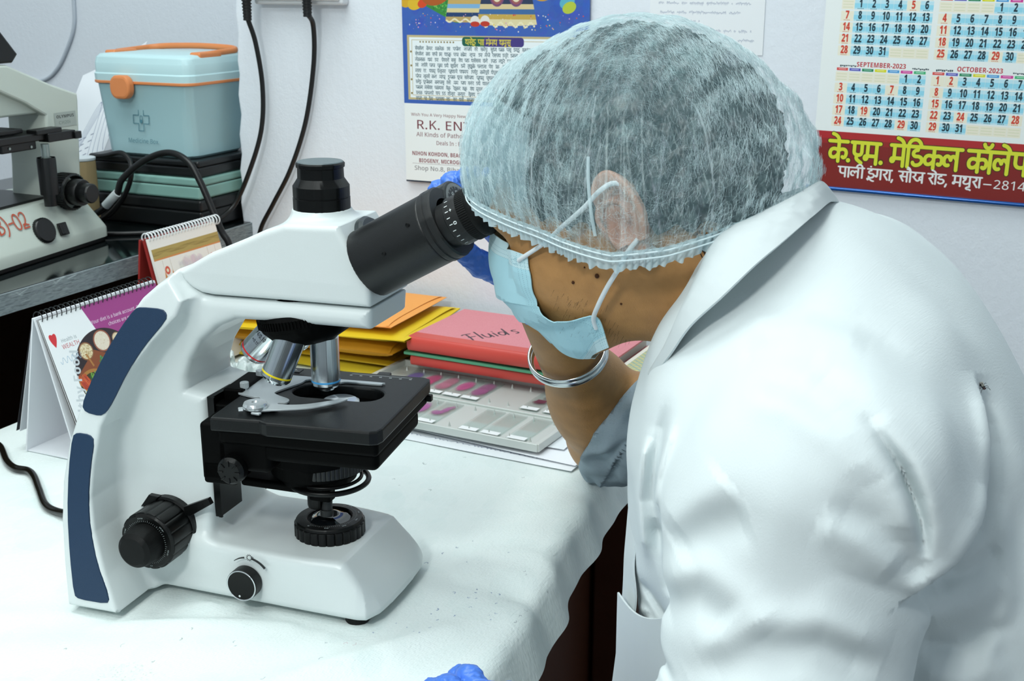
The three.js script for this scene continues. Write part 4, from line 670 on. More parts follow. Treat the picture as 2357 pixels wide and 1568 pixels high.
{
  const t = thing('medicine_box', 'pale blue plastic medicine box with orange clasp and handle on black boxes', 'box', [-1.2975, 1.0095, 0.012]);
  const body = new THREE.MeshStandardMaterial({ color: new THREE.Color().setRGB(0.40, 0.62, 0.665), roughness: 0.42 }), orange = new THREE.MeshStandardMaterial({ color: 0xe08a52, roughness: 0.45 });
  const ringAt = (w, d, r, y, n = 8) => roundRect(w, d, r, n).map(([x, z]) => [x, y, z]);
  const loft = (rings, cap = true) => {
    const n = rings[0].length, p = [], idx = []; rings.forEach((r) => r.forEach((q) => p.push(...q)));
    for (let j = 0; j < rings.length - 1; j++) for (let i = 0; i < n; i++) { const a = j * n + i, b = j * n + (i + 1) % n; idx.push(a, b + n, b, a, a + n, b + n); }
    if (cap) for (const [j, s] of [[0, 1], [rings.length - 1, -1]]) { const c = p.length / 3, r = rings[j]; p.push(...[0, 1, 2].map((k) => r.reduce((q, v) => q + v[k], 0) / n)); for (let i = 0; i < n; i++) { const a = j * n + i, b = j * n + (i + 1) % n; s > 0 ? idx.push(c, a, b) : idx.push(c, b, a); } }
    const g = new THREE.BufferGeometry(); g.setAttribute('position', new THREE.Float32BufferAttribute(p, 3)); g.setAttribute('uv', new THREE.Float32BufferAttribute(new Array(p.length / 3 * 2).fill(0), 2)); g.setIndex(idx); return toCreasedNormals(g.toNonIndexed(), 0.7);
  };
  const tall = (g) => g.scale(1, 1.33, 1);
  part('box_body', tall(loft([ringAt(0.160, 0.124, 0.020, 0.0), ringAt(0.168, 0.132, 0.022, 0.003), ringAt(0.171, 0.135, 0.022, 0.02), ringAt(0.184, 0.146, 0.022, 0.080), ringAt(0.186, 0.148, 0.022, 0.0815)])), body, t);
  const lid = part('box_lid', tall(loft([ringAt(0.190, 0.152, 0.023, 0.0845), ringAt(0.191, 0.153, 0.023, 0.092), ringAt(0.188, 0.150, 0.023, 0.0935), ringAt(0.188, 0.150, 0.023, 0.104), ringAt(0.184, 0.146, 0.022, 0.110), ringAt(0.174, 0.136, 0.020, 0.1135), ringAt(0.150, 0.112, 0.018, 0.1142)])), new THREE.MeshStandardMaterial({ color: new THREE.Color().setRGB(0.53, 0.745, 0.78), roughness: 0.4 }), t);
  part('orange_band', tall(loft([ringAt(0.1895, 0.1515, 0.023, 0.0812), ringAt(0.1915, 0.1535, 0.023, 0.0820), ringAt(0.1915, 0.1535, 0.023, 0.0842), ringAt(0.1895, 0.1515, 0.023, 0.0848)])), orange, t);
  part('clasp', tall(extrude(roundRect(0.037, 0.026, 0.012, 8), 0.014, 0.003).translate(-0.0245, 0.0785, 0.0835)), orange, t, 'rounded orange clasp');
  const hp = [[0.083, 0.1100, 0.040], [0.0865, 0.1135, 0.02], [0.0865, 0.1150, -0.03], [0.083, 0.1160, -0.055], [0.06, 0.1175, -0.066], [0, 0.1185, -0.069], [-0.06, 0.1175, -0.066], [-0.083, 0.1160, -0.055], [-0.0865, 0.1150, -0.03], [-0.0865, 0.1135, 0.02]];
  part('handle', tall(join(tube(hp, 0.0035, 80, 10), rbox(0.020, 0.008, 0.052, 0.003, 0.081, 0.1125, 0.016), rbox(0.020, 0.008, 0.052, 0.003, -0.081, 0.1125, 0.016))), orange, lid, 'folded orange handle');
  const tex = canvasTex(512, 512, (c) => { c.strokeStyle = c.fillStyle = '#4b7f8e'; c.lineWidth = 8; c.beginPath(); const q = [[-34, -120], [34, -120], [34, -44], [106, -44], [106, 44], [34, 44], [34, 120], [-34, 120], [-34, 44], [-106, 44], [-106, -44], [-34, -44]]; q.forEach(([x, y], i) => c[i ? 'lineTo' : 'moveTo'](256 + x, 180 + y)); c.closePath(); c.stroke(); c.lineWidth = 6; c.beginPath(); c.roundRect(240, 140, 32, 78, 16); c.stroke(); c.fillRect(240, 182, 32, 34); c.font = '68px sans-serif'; c.textAlign = 'center'; c.fillText('Medicine Box', 275, 430); });
  const pr = new THREE.PlaneGeometry(0.072, 0.072).rotateX(-0.068).translate(-0.004, 0.0455, 0.0722); part('print', pr, decal(tex), t, 'printed cross outline and words');
}
solo('cardboard_tube', (() => { const g = lathe([[0.0178, 0], [0.0200, 0], [0.0200, 0.098], [0.0178, 0.098], [0.0178, 0.0]], 40); return g; })(), new THREE.MeshStandardMaterial({ color: 0xb49c72, roughness: 0.8 }), 'brown cardboard tube standing beside the old microscope', 'tube', null, [-1.3905, CT + 0.0005, 0.1210]);
solo('tube_lid', lathe([[0, 0], [0.0198, 0], [0.0204, 0.001], [0.0204, 0.004], [0.0190, 0.0048], [0, 0.0048]], 40), M(0xdfe6ea, 0.5), 'white lid on the brown cardboard tube', 'lid', null, [-1.3905, CT + 0.099, 0.1210]);
{
  const tex = canvasTex(512, 512, (c) => {
    c.fillStyle = '#eef2f7'; c.fillRect(0, 0, 512, 512); c.strokeStyle = 'rgba(60,80,120,0.8)'; c.lineWidth = 2.5;
    for (let k = 0; k < 6; k++) { c.beginPath(); for (let i = 0; i <= 40; i++) { const x = 120 + i * 9 + k * 6, y = 470 - 300 * Math.exp(-(((i - 16 - k * 2) / (9 + k)) ** 2)) - k * 12; c[i ? 'lineTo' : 'moveTo'](x, y); } c.stroke(); }
    c.fillStyle = 'rgba(40,70,80,0.9)'; c.save(); c.translate(330, 90); c.rotate(0.7); c.fillRect(0, 0, 44, 5); c.restore(); c.fillStyle = 'rgba(70,80,110,0.7)'; for (let i = 0; i < 30; i++) c.fillRect(60 + (i % 5) * 60, 300 + Math.floor(i / 5) * 26, rr(20, 50), 4);
  });
  const g = sheet(14, 14, (u, v) => { const a = 0.36, U = (u - 0.5) * 0.15, W2 = v * 0.205, X = -1.515 + U * Math.cos(a) + 0.045 * v, Y = 0.952 + W2 * 0.93 + U * Math.sin(a) * 1.1 - 0.02 * (1 - v); return [X, Math.max(Y, 0.9205), 0.045 - 0.10 * v - 0.012 * Math.sin(u * 3) * v]; }, 0.0006);
  solo('leaning_sheet', g, new THREE.MeshStandardMaterial({ map: tex, roughness: 0.7 }), 'white sheet with thin curves leaning behind the old microscope', 'paper');
}
{ // dark books behind the old microscope that carry the sheet
  const t = thing('paper_stack', 'low stack of papers under the leaning sheet', 'paper stack', [-1.53, CT + 0.0005, 0.055], 0.05);
  for (let i = 0; i < 3; i++) part('bundle', rbox(0.18 - i * 0.006, 0.0036, 0.12, 0.001, rr(-0.003, 0.003), 0.002 + i * 0.0038, rr(-0.003, 0.003)), M([0x26408a, 0xdfe4ea, 0xc9d0da][i], 0.7), t);
}
{ // leads lying round the stack
  const t = thing('looped_cable', 'thick black cable looping over the stacked boxes with a white tag', 'cable');
  part('cable', tube([[-1.43, 0.9115, 0.165], [-1.3850, 0.9150, 0.160], [-1.3540, 0.9290, 0.135], [-1.3210, 0.9560, 0.130], [-1.3070, 0.9820, 0.128], [-1.2710, 1.0103, 0.118], [-1.2300, 1.0235, 0.112], [-1.1920, 1.0135, 0.116], [-1.1700, 0.9849, 0.118], [-1.1500, 0.9417, 0.118], [-1.1370, 0.9138, 0.118], [-1.125, 0.895, 0.118], [-1.118, 0.85, 0.118], [-1.118, 0.76, 0.118]], 0.0050, 140, 12), cableBlack, t);
  part('tag', rod([-1.3410, 0.9395, 0.1325], [-1.3180, 0.9600, 0.1305], 0.0066, 0.0066, 20), M(0xcfd8da, 0.5), t, 'white tape tag');
  solo('thin_cable', tube([[-1.40, 1.0040, 0.098], [-1.3690, 1.0085, 0.094], [-1.3380, 1.0145, 0.093], [-1.3180, 1.0050, 0.097], [-1.3070, 0.9890, 0.108], [-1.312, 0.9700, 0.110], [-1.3260, 0.9475, 0.112], [-1.345, 0.925, 0.12], [-1.37, 0.911, 0.125]], 0.0040, 90, 10), cableBlack, 'second black cable curling in front of the stacked boxes', 'cable');
  solo('flat_lead', tube([[-1.36, 0.911, 0.165], [-1.33, 0.9095, 0.19], [-1.285, 0.9085, 0.17], [-1.235, 0.9085, 0.14], [-1.20, 0.9085, 0.155], [-1.180, 0.9085, 0.19]], 0.0034, 70, 10), cableBlack, 'black lead lying on the counter behind the red desk calendar', 'cable');
}
// ---------------------------------------------------------------- the old microscope on the counter
{
  const t = thing('old_microscope', 'old cream microscope with black knobs standing on the stone counter', 'microscope', [-1.33, CT, 0.30]), O = [-1.33, CT, 0.30];
  const cream = new THREE.MeshStandardMaterial({ color: new THREE.Color().setRGB(0.60, 0.665, 0.60), roughness: 0.42 }), blk = M(0x08090a, 0.38), pol = M(0x9aa6a2, 0.3, { metalness: 0.8 });
  const sideX = (pts, x0, x1, b = 0.003) => extrude(pts.map(([z, y]) => [-(z - O[2]), y - O[1]]), x1 - x0, b).rotateY(Math.PI / 2).translate((x0 + x1) / 2 - O[0], 0, 0);
  // extrude() draws in xy; turned so that its x runs along -z
  part('arm', sideX([[0.42, 1.176], [0.345, 1.162], [0.331, 1.1614], [0.2554, 1.1304], [0.2101, 1.1149], [0.2096, 1.1059], [0.2186, 1.0029], [0.2211, 0.955], [0.2822, 0.955], [0.2752, 1.0225], [0.2723, 1.0900], [0.29, 1.100], [0.3047, 1.1090], [0.36, 1.134], [0.42, 1.134]], -1.372, -1.300), cream, t);
  part('arm_cover', sideX([[0.40, 1.145], [0.36, 1.1365], [0.3047, 1.1130], [0.283, 1.103], [0.279, 1.0935], [0.36, 1.0935], [0.40, 1.10]], -1.378, -1.308), M(new THREE.Color().setRGB(0.50, 0.56, 0.50), 0.5), t);
  part('head', sideX([[0.3199, 1.1635], [0.3095, 1.1742], [0.3354, 1.2057], [0.38, 1.262], [0.45, 1.262], [0.45, 1.1635]], -1.372, -1.300), blk, t);
  part('base', (() => {
    const r0 = roundRect(0.17, 0.30, 0.012, 5), rings = [[1, 0.007], [1.0, 0.020], [0.985, 0.0235], [0.72, 0.068], [0.70, 0.0715]], p = [], idx = [], n = r0.length;
    for (const [s, y] of rings) for (const [x, z] of r0) p.push(x * s - (1 - s) * 0.0, y, z * (1 - (1 - s) * 0.55));
    for (let j = 0; j < rings.length - 1; j++) for (let i = 0; i < n; i++) { const a = j * n + i, b = j * n + (i + 1) % n; idx.push(a, b + n, b, a, a + n, b + n); }
    for (const [j, s] of [[0, 1], [rings.length - 1, -1]]) { const c = p.length / 3; p.push(0, rings[j][1], 0); for (let i = 0; i < n; i++) { const a = j * n + i, b = j * n + (i + 1) % n; s > 0 ? idx.push(c, a, b) : idx.push(c, b, a); } }
    const g = new THREE.BufferGeometry(); g.setAttribute('position', new THREE.Float32BufferAttribute(p, 3)); g.setAttribute('uv', new THREE.Float32BufferAttribute(new Array(p.length / 3 * 2).fill(0), 2)); g.setIndex(idx);
    return toCreasedNormals(g.toNonIndexed(), 0.5).rotateY(0.13).translate(-0.012, 0, 0.055);
  })(), cream, t);
  part('base_rim', flat(roundRect(0.166, 0.296, 0.012, 5), 0.008, 0.001).rotateY(0.13).translate(-0.012, 0.0045, 0.055), blk, t, 'black rubber rim');
  part('base_top', flat(roundRect(0.10, 0.205, 0.008, 5), 0.004, 0.001).rotateY(0.13).translate(-0.018, 0.0730, 0.062), blk, t, 'dark grille on the base');
  part('coarse_knob', join(lathe([[0.0215, 0], [0.0225, 0.001], [0.0225, 0.022], [0.0205, 0.024]], 40), lathe([[0.0165, 0.022], [0.0165, 0.036], [0.0155, 0.038], [0, 0.038]], 36), ...Array.from({ length: 36 }, (_, i) => box(0.0012, 0.020, 0.0016, 0.0226, 0.0115, 0).rotateY(i * 0.17453))).scale(1.12, 1.08, 1.12).rotateZ(-Math.PI / 2).translate(0.031, 0.0800, -0.040), blk, t);
  part('fine_knob', lathe([[0.0118, 0.036], [0.0122, 0.038], [0.0122, 0.052], [0.0108, 0.054], [0, 0.0545]], 32).scale(1.12, 1.06, 1.12).rotateZ(-Math.PI / 2).translate(0.031, 0.0800, -0.040), blk, t);
  part('side_dial', join(lathe([[0.0128, 0], [0.0132, 0.001], [0.0130, 0.012], [0.0118, 0.0135], [0, 0.0135]], 32), ...Array.from({ length: 30 }, (_, i) => box(0.0008, 0.010, 0.0012, 0.0130, 0.0065, 0).rotateY(i * 0.2094))).scale(1.32, 1, 1.32).rotateZ(-Math.PI / 2 + 0.35).translate(0.0560, 0.0360, 0.0310), blk, t);
  part('power_switch', join(rbox(0.0035, 0.0175, 0.0155, 0.001), rbox(0.004, 0.0150, 0.0062, 0.001, 0.0012, 0, 0.0035)).rotateZ(0.35).translate(0.0635, 0.0350, -0.0040), blk, t, 'black rocker switch');
  part('stage', join(rbox(0.105, 0.010, 0.16, 0.002, 0.005, 0.1620, 0.075), rbox(0.02, 0.007, 0.045, 0.0015, 0.052, 0.1685, 0.000), rbox(0.020, 0.012, 0.050, 0.0015, 0.054, 0.1600, -0.020), rbox(0.008, 0.010, 0.012, 0.0015, 0.064, 0.1590, -0.046), rbox(0.03, 0.012, 0.06, 0.002, 0.036, 0.1520, 0.045), rbox(0.09, 0.006, 0.12, 0.0015, 0.0, 0.1715, 0.09)), blk, t, 'black mechanical stage');
  part('stage_control', join(lathe([[0.0055, 0], [0.0055, 0.018], [0.0100, 0.020], [0.0100, 0.026]], 20).rotateX(Math.PI).translate(0, -0.0, 0)).translate(0.0560, 0.1520, 0.0060), pol, t);
  part('stage_control_knobs', join(lathe([[0.0120, 0], [0.0126, 0.003], [0.0120, 0.050], [0.0085, 0.0505], [0.0085, 0]], 28).rotateX(Math.PI).translate(0, 0, 0), lathe([[0.0088, 0], [0.0082, 0.022], [0, 0.0225]], 24).rotateX(Math.PI).translate(0, -0.044, 0)).translate(0.0560, 0.1340, 0.0060), blk, t, 'black coaxial stage knobs');
  for (const [y, z] of [[0.152, 0.062], [0.150, 0.025], [0.152, 0.085]]) part('screw', lathe([[0, 0], [0.0018, 0], [0.0018, 0.0008], [0, 0.0008]], 12).rotateZ(-Math.PI / 2).translate(0.0513, y, z), pol, t);
  part('lamp_house', join(lathe([[0.024, 0], [0.026, 0.006], [0.022, 0.012], [0.022, 0.03], [0, 0.031]], 32).translate(-0.010, 0.0735, 0.08)), M(new THREE.Color().setRGB(0.50, 0.52, 0.42), 0.35), t);
  part('condenser', lathe([[0.018, 0], [0.02, 0.004], [0.02, 0.02], [0.026, 0.024], [0.026, 0.04], [0, 0.04]], 32).translate(-0.010, 0.112, 0.08), blk, t);
  const tex = canvasTex(256, 160, (c) => { c.fillStyle = '#aeb8b2'; c.fillRect(0, 0, 256, 160); c.fillStyle = '#0c1212'; c.font = 'bold 46px sans-serif'; c.fillText('OLYMPUS', 22, 62); c.fillStyle = '#8c9892'; c.font = 'bold 52px sans-serif'; c.fillText('CH20i', 44, 130); });
  part('name_plate', new THREE.PlaneGeometry(0.040, 0.0200).rotateY(Math.PI / 2).translate(0.0306, 0.1770, -0.0620), new THREE.MeshStandardMaterial({ map: tex, roughness: 0.4 }), t, 'grey maker plate');
  const tex2 = canvasTex(1024, 192, (c) => {
    c.strokeStyle = '#c4563c'; c.lineWidth = 12; c.lineCap = 'round'; c.lineJoin = 'round';
    let x = 300; const L = (d) => { c.save(); c.translate(x, 30); c.stroke(new Path2D(d)); c.restore(); };
    const word = { H: 'M0,10 L2,130 M62,0 L60,125 M0,70 L62,58', '/': 'M50,-10 L0,145', C: 'M60,20 C20,-5 0,40 4,80 C8,130 40,130 62,110', '.': 'M0,125 L2,126', L: 'M6,0 L0,125 L55,118', A: 'M0,128 L30,0 L62,125 M12,85 L54,80', B: 'M4,0 L0,125 M4,2 C60,-4 60,58 4,60 C72,60 68,125 0,124', ')': 'M0,-12 C46,40 44,110 0,150', '-': 'M0,65 L44,62', 0: 'M34,4 C-8,6 -8,122 34,124 C74,122 72,4 34,4', 2: 'M4,24 C20,-10 66,-4 58,40 C52,80 20,96 4,124 L62,122 M10,98 C40,80 54,112 64,104' };
    for (const [q, w] of [['H', 84], ['/', 66], ['C', 82], ['.', 24], ['L', 74], ['A', 80], ['B', 76], [')', 62], ['-', 64], ['0', 86], ['2', 80]]) { L(word[q]); x += w * 0.86; }
  });
  part('hand_lettering', new THREE.PlaneGeometry(0.185, 0.0345).rotateX(-0.468).rotateY(Math.PI / 2 + 0.13).translate(0.0672, 0.0570, 0.1330), decal(tex2), t, 'red handwritten inventory mark');
}

// ---------------------------------------------------------------- desk calendars (tents whose ridge runs along z)
const TT = T + 0.0012;
function panelGeo(x0, y0, x1, y1, z0, z1, thick) {                         // a board from the foot (x0, y0) to the ridge (x1, y1), read from z1 (left) to z0 (right)
  const L = Math.hypot(x1 - x0, y1 - y0), g = box(z1 - z0, L, thick, 0, L / 2, 0);
  // local x along -z, local y up the board, local z outwards
  const m = new THREE.Matrix4().makeBasis(V(0, 0, -1), V((x1 - x0) / L, (y1 - y0) / L, 0), V((y1 - y0) / L, -(x1 - x0) / L, 0));
  return g.applyMatrix4(m).translate(x0, y0, (z0 + z1) / 2);
}
const coil = (x, y, z, r, w) => new THREE.TorusGeometry(r, w, 6, 20).translate(x, y, z);
{
  const zA = 0.392, zB = 0.588, rx = -1.030, ry = 0.9130, fx = -0.9865, bx = -1.0640;
  const t = thing('desk_calendar', 'white tent desk calendar with a food picture and purple heading, behind the microscope', 'calendar', [rx, TT, 0.49]), sh = (g) => g.translate(-rx, -TT, -0.49);
  const tex = canvasTex(1400, 1160, (c, w, h) => {
    c.fillStyle = '#f2f6f8'; c.fillRect(0, 0, w, h);
    c.fillStyle = '#a23f88'; c.beginPath(); c.moveTo(w * 0.33, 0); c.lineTo(w, 0); c.lineTo(w, h); c.lineTo(w * 0.62, h); c.closePath(); c.fill();
    c.save(); c.translate(-w * 0.22, -h * 0.06); c.scale(0.86, 0.86); c.beginPath(); c.arc(w * 0.70, h * 0.66, 430, 0, 7); c.fillStyle = '#2a2026'; c.fill(); c.clip();
    c.fillStyle = '#8a4a2a'; c.beginPath(); c.moveTo(w * 0.4, h * 0.62); c.lineTo(w * 0.62, h * 0.45); c.lineTo(w * 1.1, h * 0.75); c.lineTo(w, h * 1.1); c.lineTo(w * 0.4, h * 1.1); c.fill();
    const bowl = (x, y, r, rim, inn, n, cols) => { c.fillStyle = rim; c.beginPath(); c.arc(x, y, r, 0, 7); c.fill(); c.fillStyle = inn; c.beginPath(); c.arc(x, y, r * 0.86, 0, 7); c.fill(); for (let i = 0; i < n; i++) { const a = rnd() * 6.3, q = Math.sqrt(rnd()) * r * 0.8; c.fillStyle = cols[i % cols.length]; c.beginPath(); c.ellipse(x + q * Math.cos(a), y + q * Math.sin(a), rr(4, 12), rr(3, 8), rnd() * 3, 0, 7); c.fill(); } };
    bowl(w * 0.55, h * 0.44, 92, '#8a5a3a', '#d8c49a', 120, ['#e8dcb8', '#b89c6a', '#f0e6c8']); bowl(w * 0.72, h * 0.40, 112, '#9a5a44', '#e8dcc8', 30, ['#efe6d6', '#dccab0']); bowl(w * 0.86, h * 0.42, 60, '#b08a6a', '#e0d0b0', 20, ['#c8a070', '#efe0c0']);
    c.strokeStyle = '#b07a40'; c.lineWidth = 20; c.beginPath(); c.moveTo(w * 0.54, h * 0.46); c.lineTo(w * 0.57, h * 0.58); c.stroke();
    bowl(w * 0.52, h * 0.80, 238, '#b07a3c', '#3a3a20', 0, []);
    for (let i = 0; i < 60; i++) { c.strokeStyle = ['#c0442a', '#d86a3a', '#a8382a'][i % 3]; c.lineWidth = rr(6, 12); const x = w * 0.43 + rr(-40, 60), y = h * 0.66 + rr(-60, 30); c.beginPath(); c.moveTo(x, y); c.lineTo(x + rr(20, 50), y + rr(60, 110)); c.stroke(); }
    for (let i = 0; i < 70; i++) { c.strokeStyle = ['#4f8a38', '#7cae48', '#356a2c'][i % 3]; c.lineWidth = rr(5, 11); const x = w * 0.55 + rr(-50, 70), y = h * 0.68 + rr(-70, 80); c.beginPath(); c.moveTo(x, y); c.lineTo(x + rr(-20, 20), y + rr(40, 120)); c.stroke(); }
    c.fillStyle = '#e4d83c'; c.beginPath(); c.arc(w * 0.455, h * 0.80, 66, 0, 7); c.fill(); c.fillStyle = '#f2efa8'; c.beginPath(); c.arc(w * 0.455, h * 0.80, 52, 0, 7); c.fill();
    for (let i = 0; i < 90; i++) { c.fillStyle = ['#d8402c', '#e05a40', '#c03024'][i % 3]; c.beginPath(); c.arc(w * 0.53 + rr(-70, 90), h * 0.90 + rr(-40, 90), rr(8, 20), 0, 7); c.fill(); }
    for (const [x, y] of [[0.70, 0.64], [0.74, 0.72], [0.66, 0.56]]) for (let i = 0; i < 16; i++) { c.fillStyle = ['#3f7a46', '#5a9a5a'][i % 2]; c.beginPath(); c.ellipse(w * x + rr(-34, 34), h * y + rr(-34, 34), 20, 11, rnd() * 3, 0, 7); c.fill(); }
    c.restore();
    c.save(); c.translate(85, 1010); c.rotate(-1.30); c.font = 'bold 120px sans-serif'; c.fillStyle = '#cfd6da'; c.fillText('Healthy Food', -60, 0); c.restore();
    c.fillStyle = '#d8343c'; c.beginPath(); c.moveTo(70, 260); c.bezierCurveTo(10, 170, 30, 120, 70, 150); c.bezierCurveTo(110, 120, 130, 170, 70, 260); c.fill();
    c.fillStyle = '#9aa4aa'; c.font = '44px sans-serif'; c.fillText('Health is', 140, 235); c.fillStyle = '#c04048'; c.font = '52px sans-serif'; c.fillText('WEALTH', 130, 290);
    c.strokeStyle = '#9ab8d0'; c.lineWidth = 4; c.beginPath(); for (let i = 0; i < 60; i++) c.lineTo(60 + i * 4, 380 + 26 * Math.sin(i * 0.5)); c.stroke();
    c.fillStyle = '#e8d8e6'; c.textAlign = 'right'; c.font = '44px sans-serif'; c.fillText('Your diet is a bank account. Good food', w - 120, 170); c.fillText('choices are good investments.', w - 110, 228);
    c.fillStyle = '#e8c888'; c.font = 'italic 84px serif'; c.fillText('June', w - 90, 330); c.fillStyle = '#7c2c66'; c.fillRect(w - 330, 400, 240, 50); c.fillStyle = '#e0b8d4'; c.font = '30px sans-serif'; c.fillText('SUN  MON  TUE', w - 100, 436);
  });
  const white = new THREE.MeshStandardMaterial({ color: 0xeef1f6, roughness: 0.6 }), page = [white, white, white, white, new THREE.MeshStandardMaterial({ map: tex, roughness: 0.35 }), white];
  part('front_board', sh(panelGeo(fx, TT + 0.0008, rx + 0.001, ry, zA, zB, 0.0018)), white, t);
  part('back_board', sh(panelGeo(bx, TT + 0.0008, rx - 0.001, ry, zA, zB, 0.0018)), white, t);
  part('base_board', sh(box(fx - bx - 0.002, 0.0016, zB - zA - 0.004, (fx + bx) / 2, TT + 0.0008, (zA + zB) / 2)), white, t);
  for (let i = 0; i < 4; i++) part('page', sh(panelGeo(fx + 0.0105 + i * 0.0016, TT + 0.014, rx + 0.003 + i * 0.0009, ry - 0.002, zA + 0.004, zB - 0.002, 0.0006)), i === 3 ? page : i % 2 ? white : M(0x4a4038, 0.7), t);
  for (let i = 0; i < 2; i++) part('turned_page', sh(panelGeo(bx - 0.010 - i * 0.005, TT + 0.022, rx - 0.004 - i * 0.001, ry - 0.002, zA + 0.004, zB - 0.003, 0.0005)), i ? M(0x2a2a30, 0.6) : white, t);
  for (let i = 0; i < 26; i++) part('wire_ring', sh(coil(rx + 0.001, ry - 0.0005, zB - 0.006 - i * 0.0072, 0.0068, 0.0006)), M(0x181c1e, 0.35), t);
}
{
  const zA = 0.160, zB = 0.304, rx = -1.120, ry = 0.9420, fx = -1.072, bx = -1.150;
  const t = thing('desk_calendar', 'small red backed desk calendar with a white spiral, farther back beside the counter', 'calendar', [rx, TT, 0.23]), sh = (g) => g.translate(-rx, -TT, -0.23);
  const tex = canvasTex(1024, 1200, (c, w, h) => {
    c.fillStyle = '#f2ede6'; c.fillRect(0, 0, w, h); c.fillStyle = '#b39a55'; c.fillRect(0, 90, w, 92); c.fillStyle = '#d58a4a'; c.fillRect(0, 176, w, 14);
    for (let i = 0; i < 60; i++) { c.strokeStyle = '#8c7436'; c.lineWidth = 5; c.beginPath(); c.arc(i * 18, 134, 14, 0.3 * i, 0.3 * i + 3.6); c.stroke(); }
    for (const x of [90, 200, 780, 900]) { c.strokeStyle = '#b9a48c'; c.lineWidth = 3; c.beginPath(); c.moveTo(x + 20, 196); c.lineTo(x + 20, 300); c.stroke(); c.fillStyle = '#d08a4c'; c.beginPath(); c.moveTo(x + 20, 290); c.lineTo(x, 360); c.lineTo(x + 40, 360); c.fill(); }
    for (const x of [150, 850]) { c.fillStyle = '#d85a44'; c.beginPath(); c.arc(x, 290, 36, 0, 7); c.fill(); c.fillStyle = '#efe0c0'; c.beginPath(); c.arc(x, 290, 16, 0, 7); c.fill(); }
    for (let i = 0; i < 260; i++) { c.fillStyle = `rgba(${rr(190, 225)},${rr(180, 205)},${rr(185, 215)},0.2)`; c.beginPath(); c.arc(520 + rr(-180, 180), 420 + rr(-170, 160), rr(10, 50), 0, 7); c.fill(); }
    for (let i = 0; i < 60; i++) { c.fillStyle = ['#3f5c5a', '#b8604a', '#8a74b0', '#6a8a6a'][i % 4]; c.beginPath(); c.ellipse(500 + rr(-70, 90), 440 + rr(-70, 80), rr(8, 26), rr(6, 16), rnd() * 3, 0, 7); c.fill(); }
    c.fillStyle = '#6a8a80'; c.font = '36px serif'; c.fillText('with', 170, 430); c.fillText('love', 860, 400);
  });
  const red = new THREE.MeshStandardMaterial({ color: 0x9c2a26, roughness: 0.5 }), paper = M(0xf0ece6, 0.6);
  part('front_cover', sh(panelGeo(fx - 0.007, TT, rx, ry - 0.004, zA, zB, 0.003)), red, t);
  part('back_cover', sh(panelGeo(bx, TT, rx - 0.006, ry - 0.004, zA, zB, 0.003)), red, t);
  for (let i = 0; i < 3; i++) part('page', sh(panelGeo(fx + i * 0.0022, TT + 0.004, rx + 0.003 + i * 0.0012, ry - 0.003, zA + 0.002, zB - 0.002 - i * 0.0005, 0.0012)), i === 2 ? [paper, paper, paper, paper, new THREE.MeshStandardMaterial({ map: tex, roughness: 0.5 }), paper] : paper, t);
  const wm = M(0xe9eef0, 0.35);
  for (let i = 0; i < 24; i++) part('wire_ring', sh(coil(rx + 0.0005, ry - 0.002, zB - 0.005 - i * 0.0064, 0.0066, 0.0010)), wm, t);
}
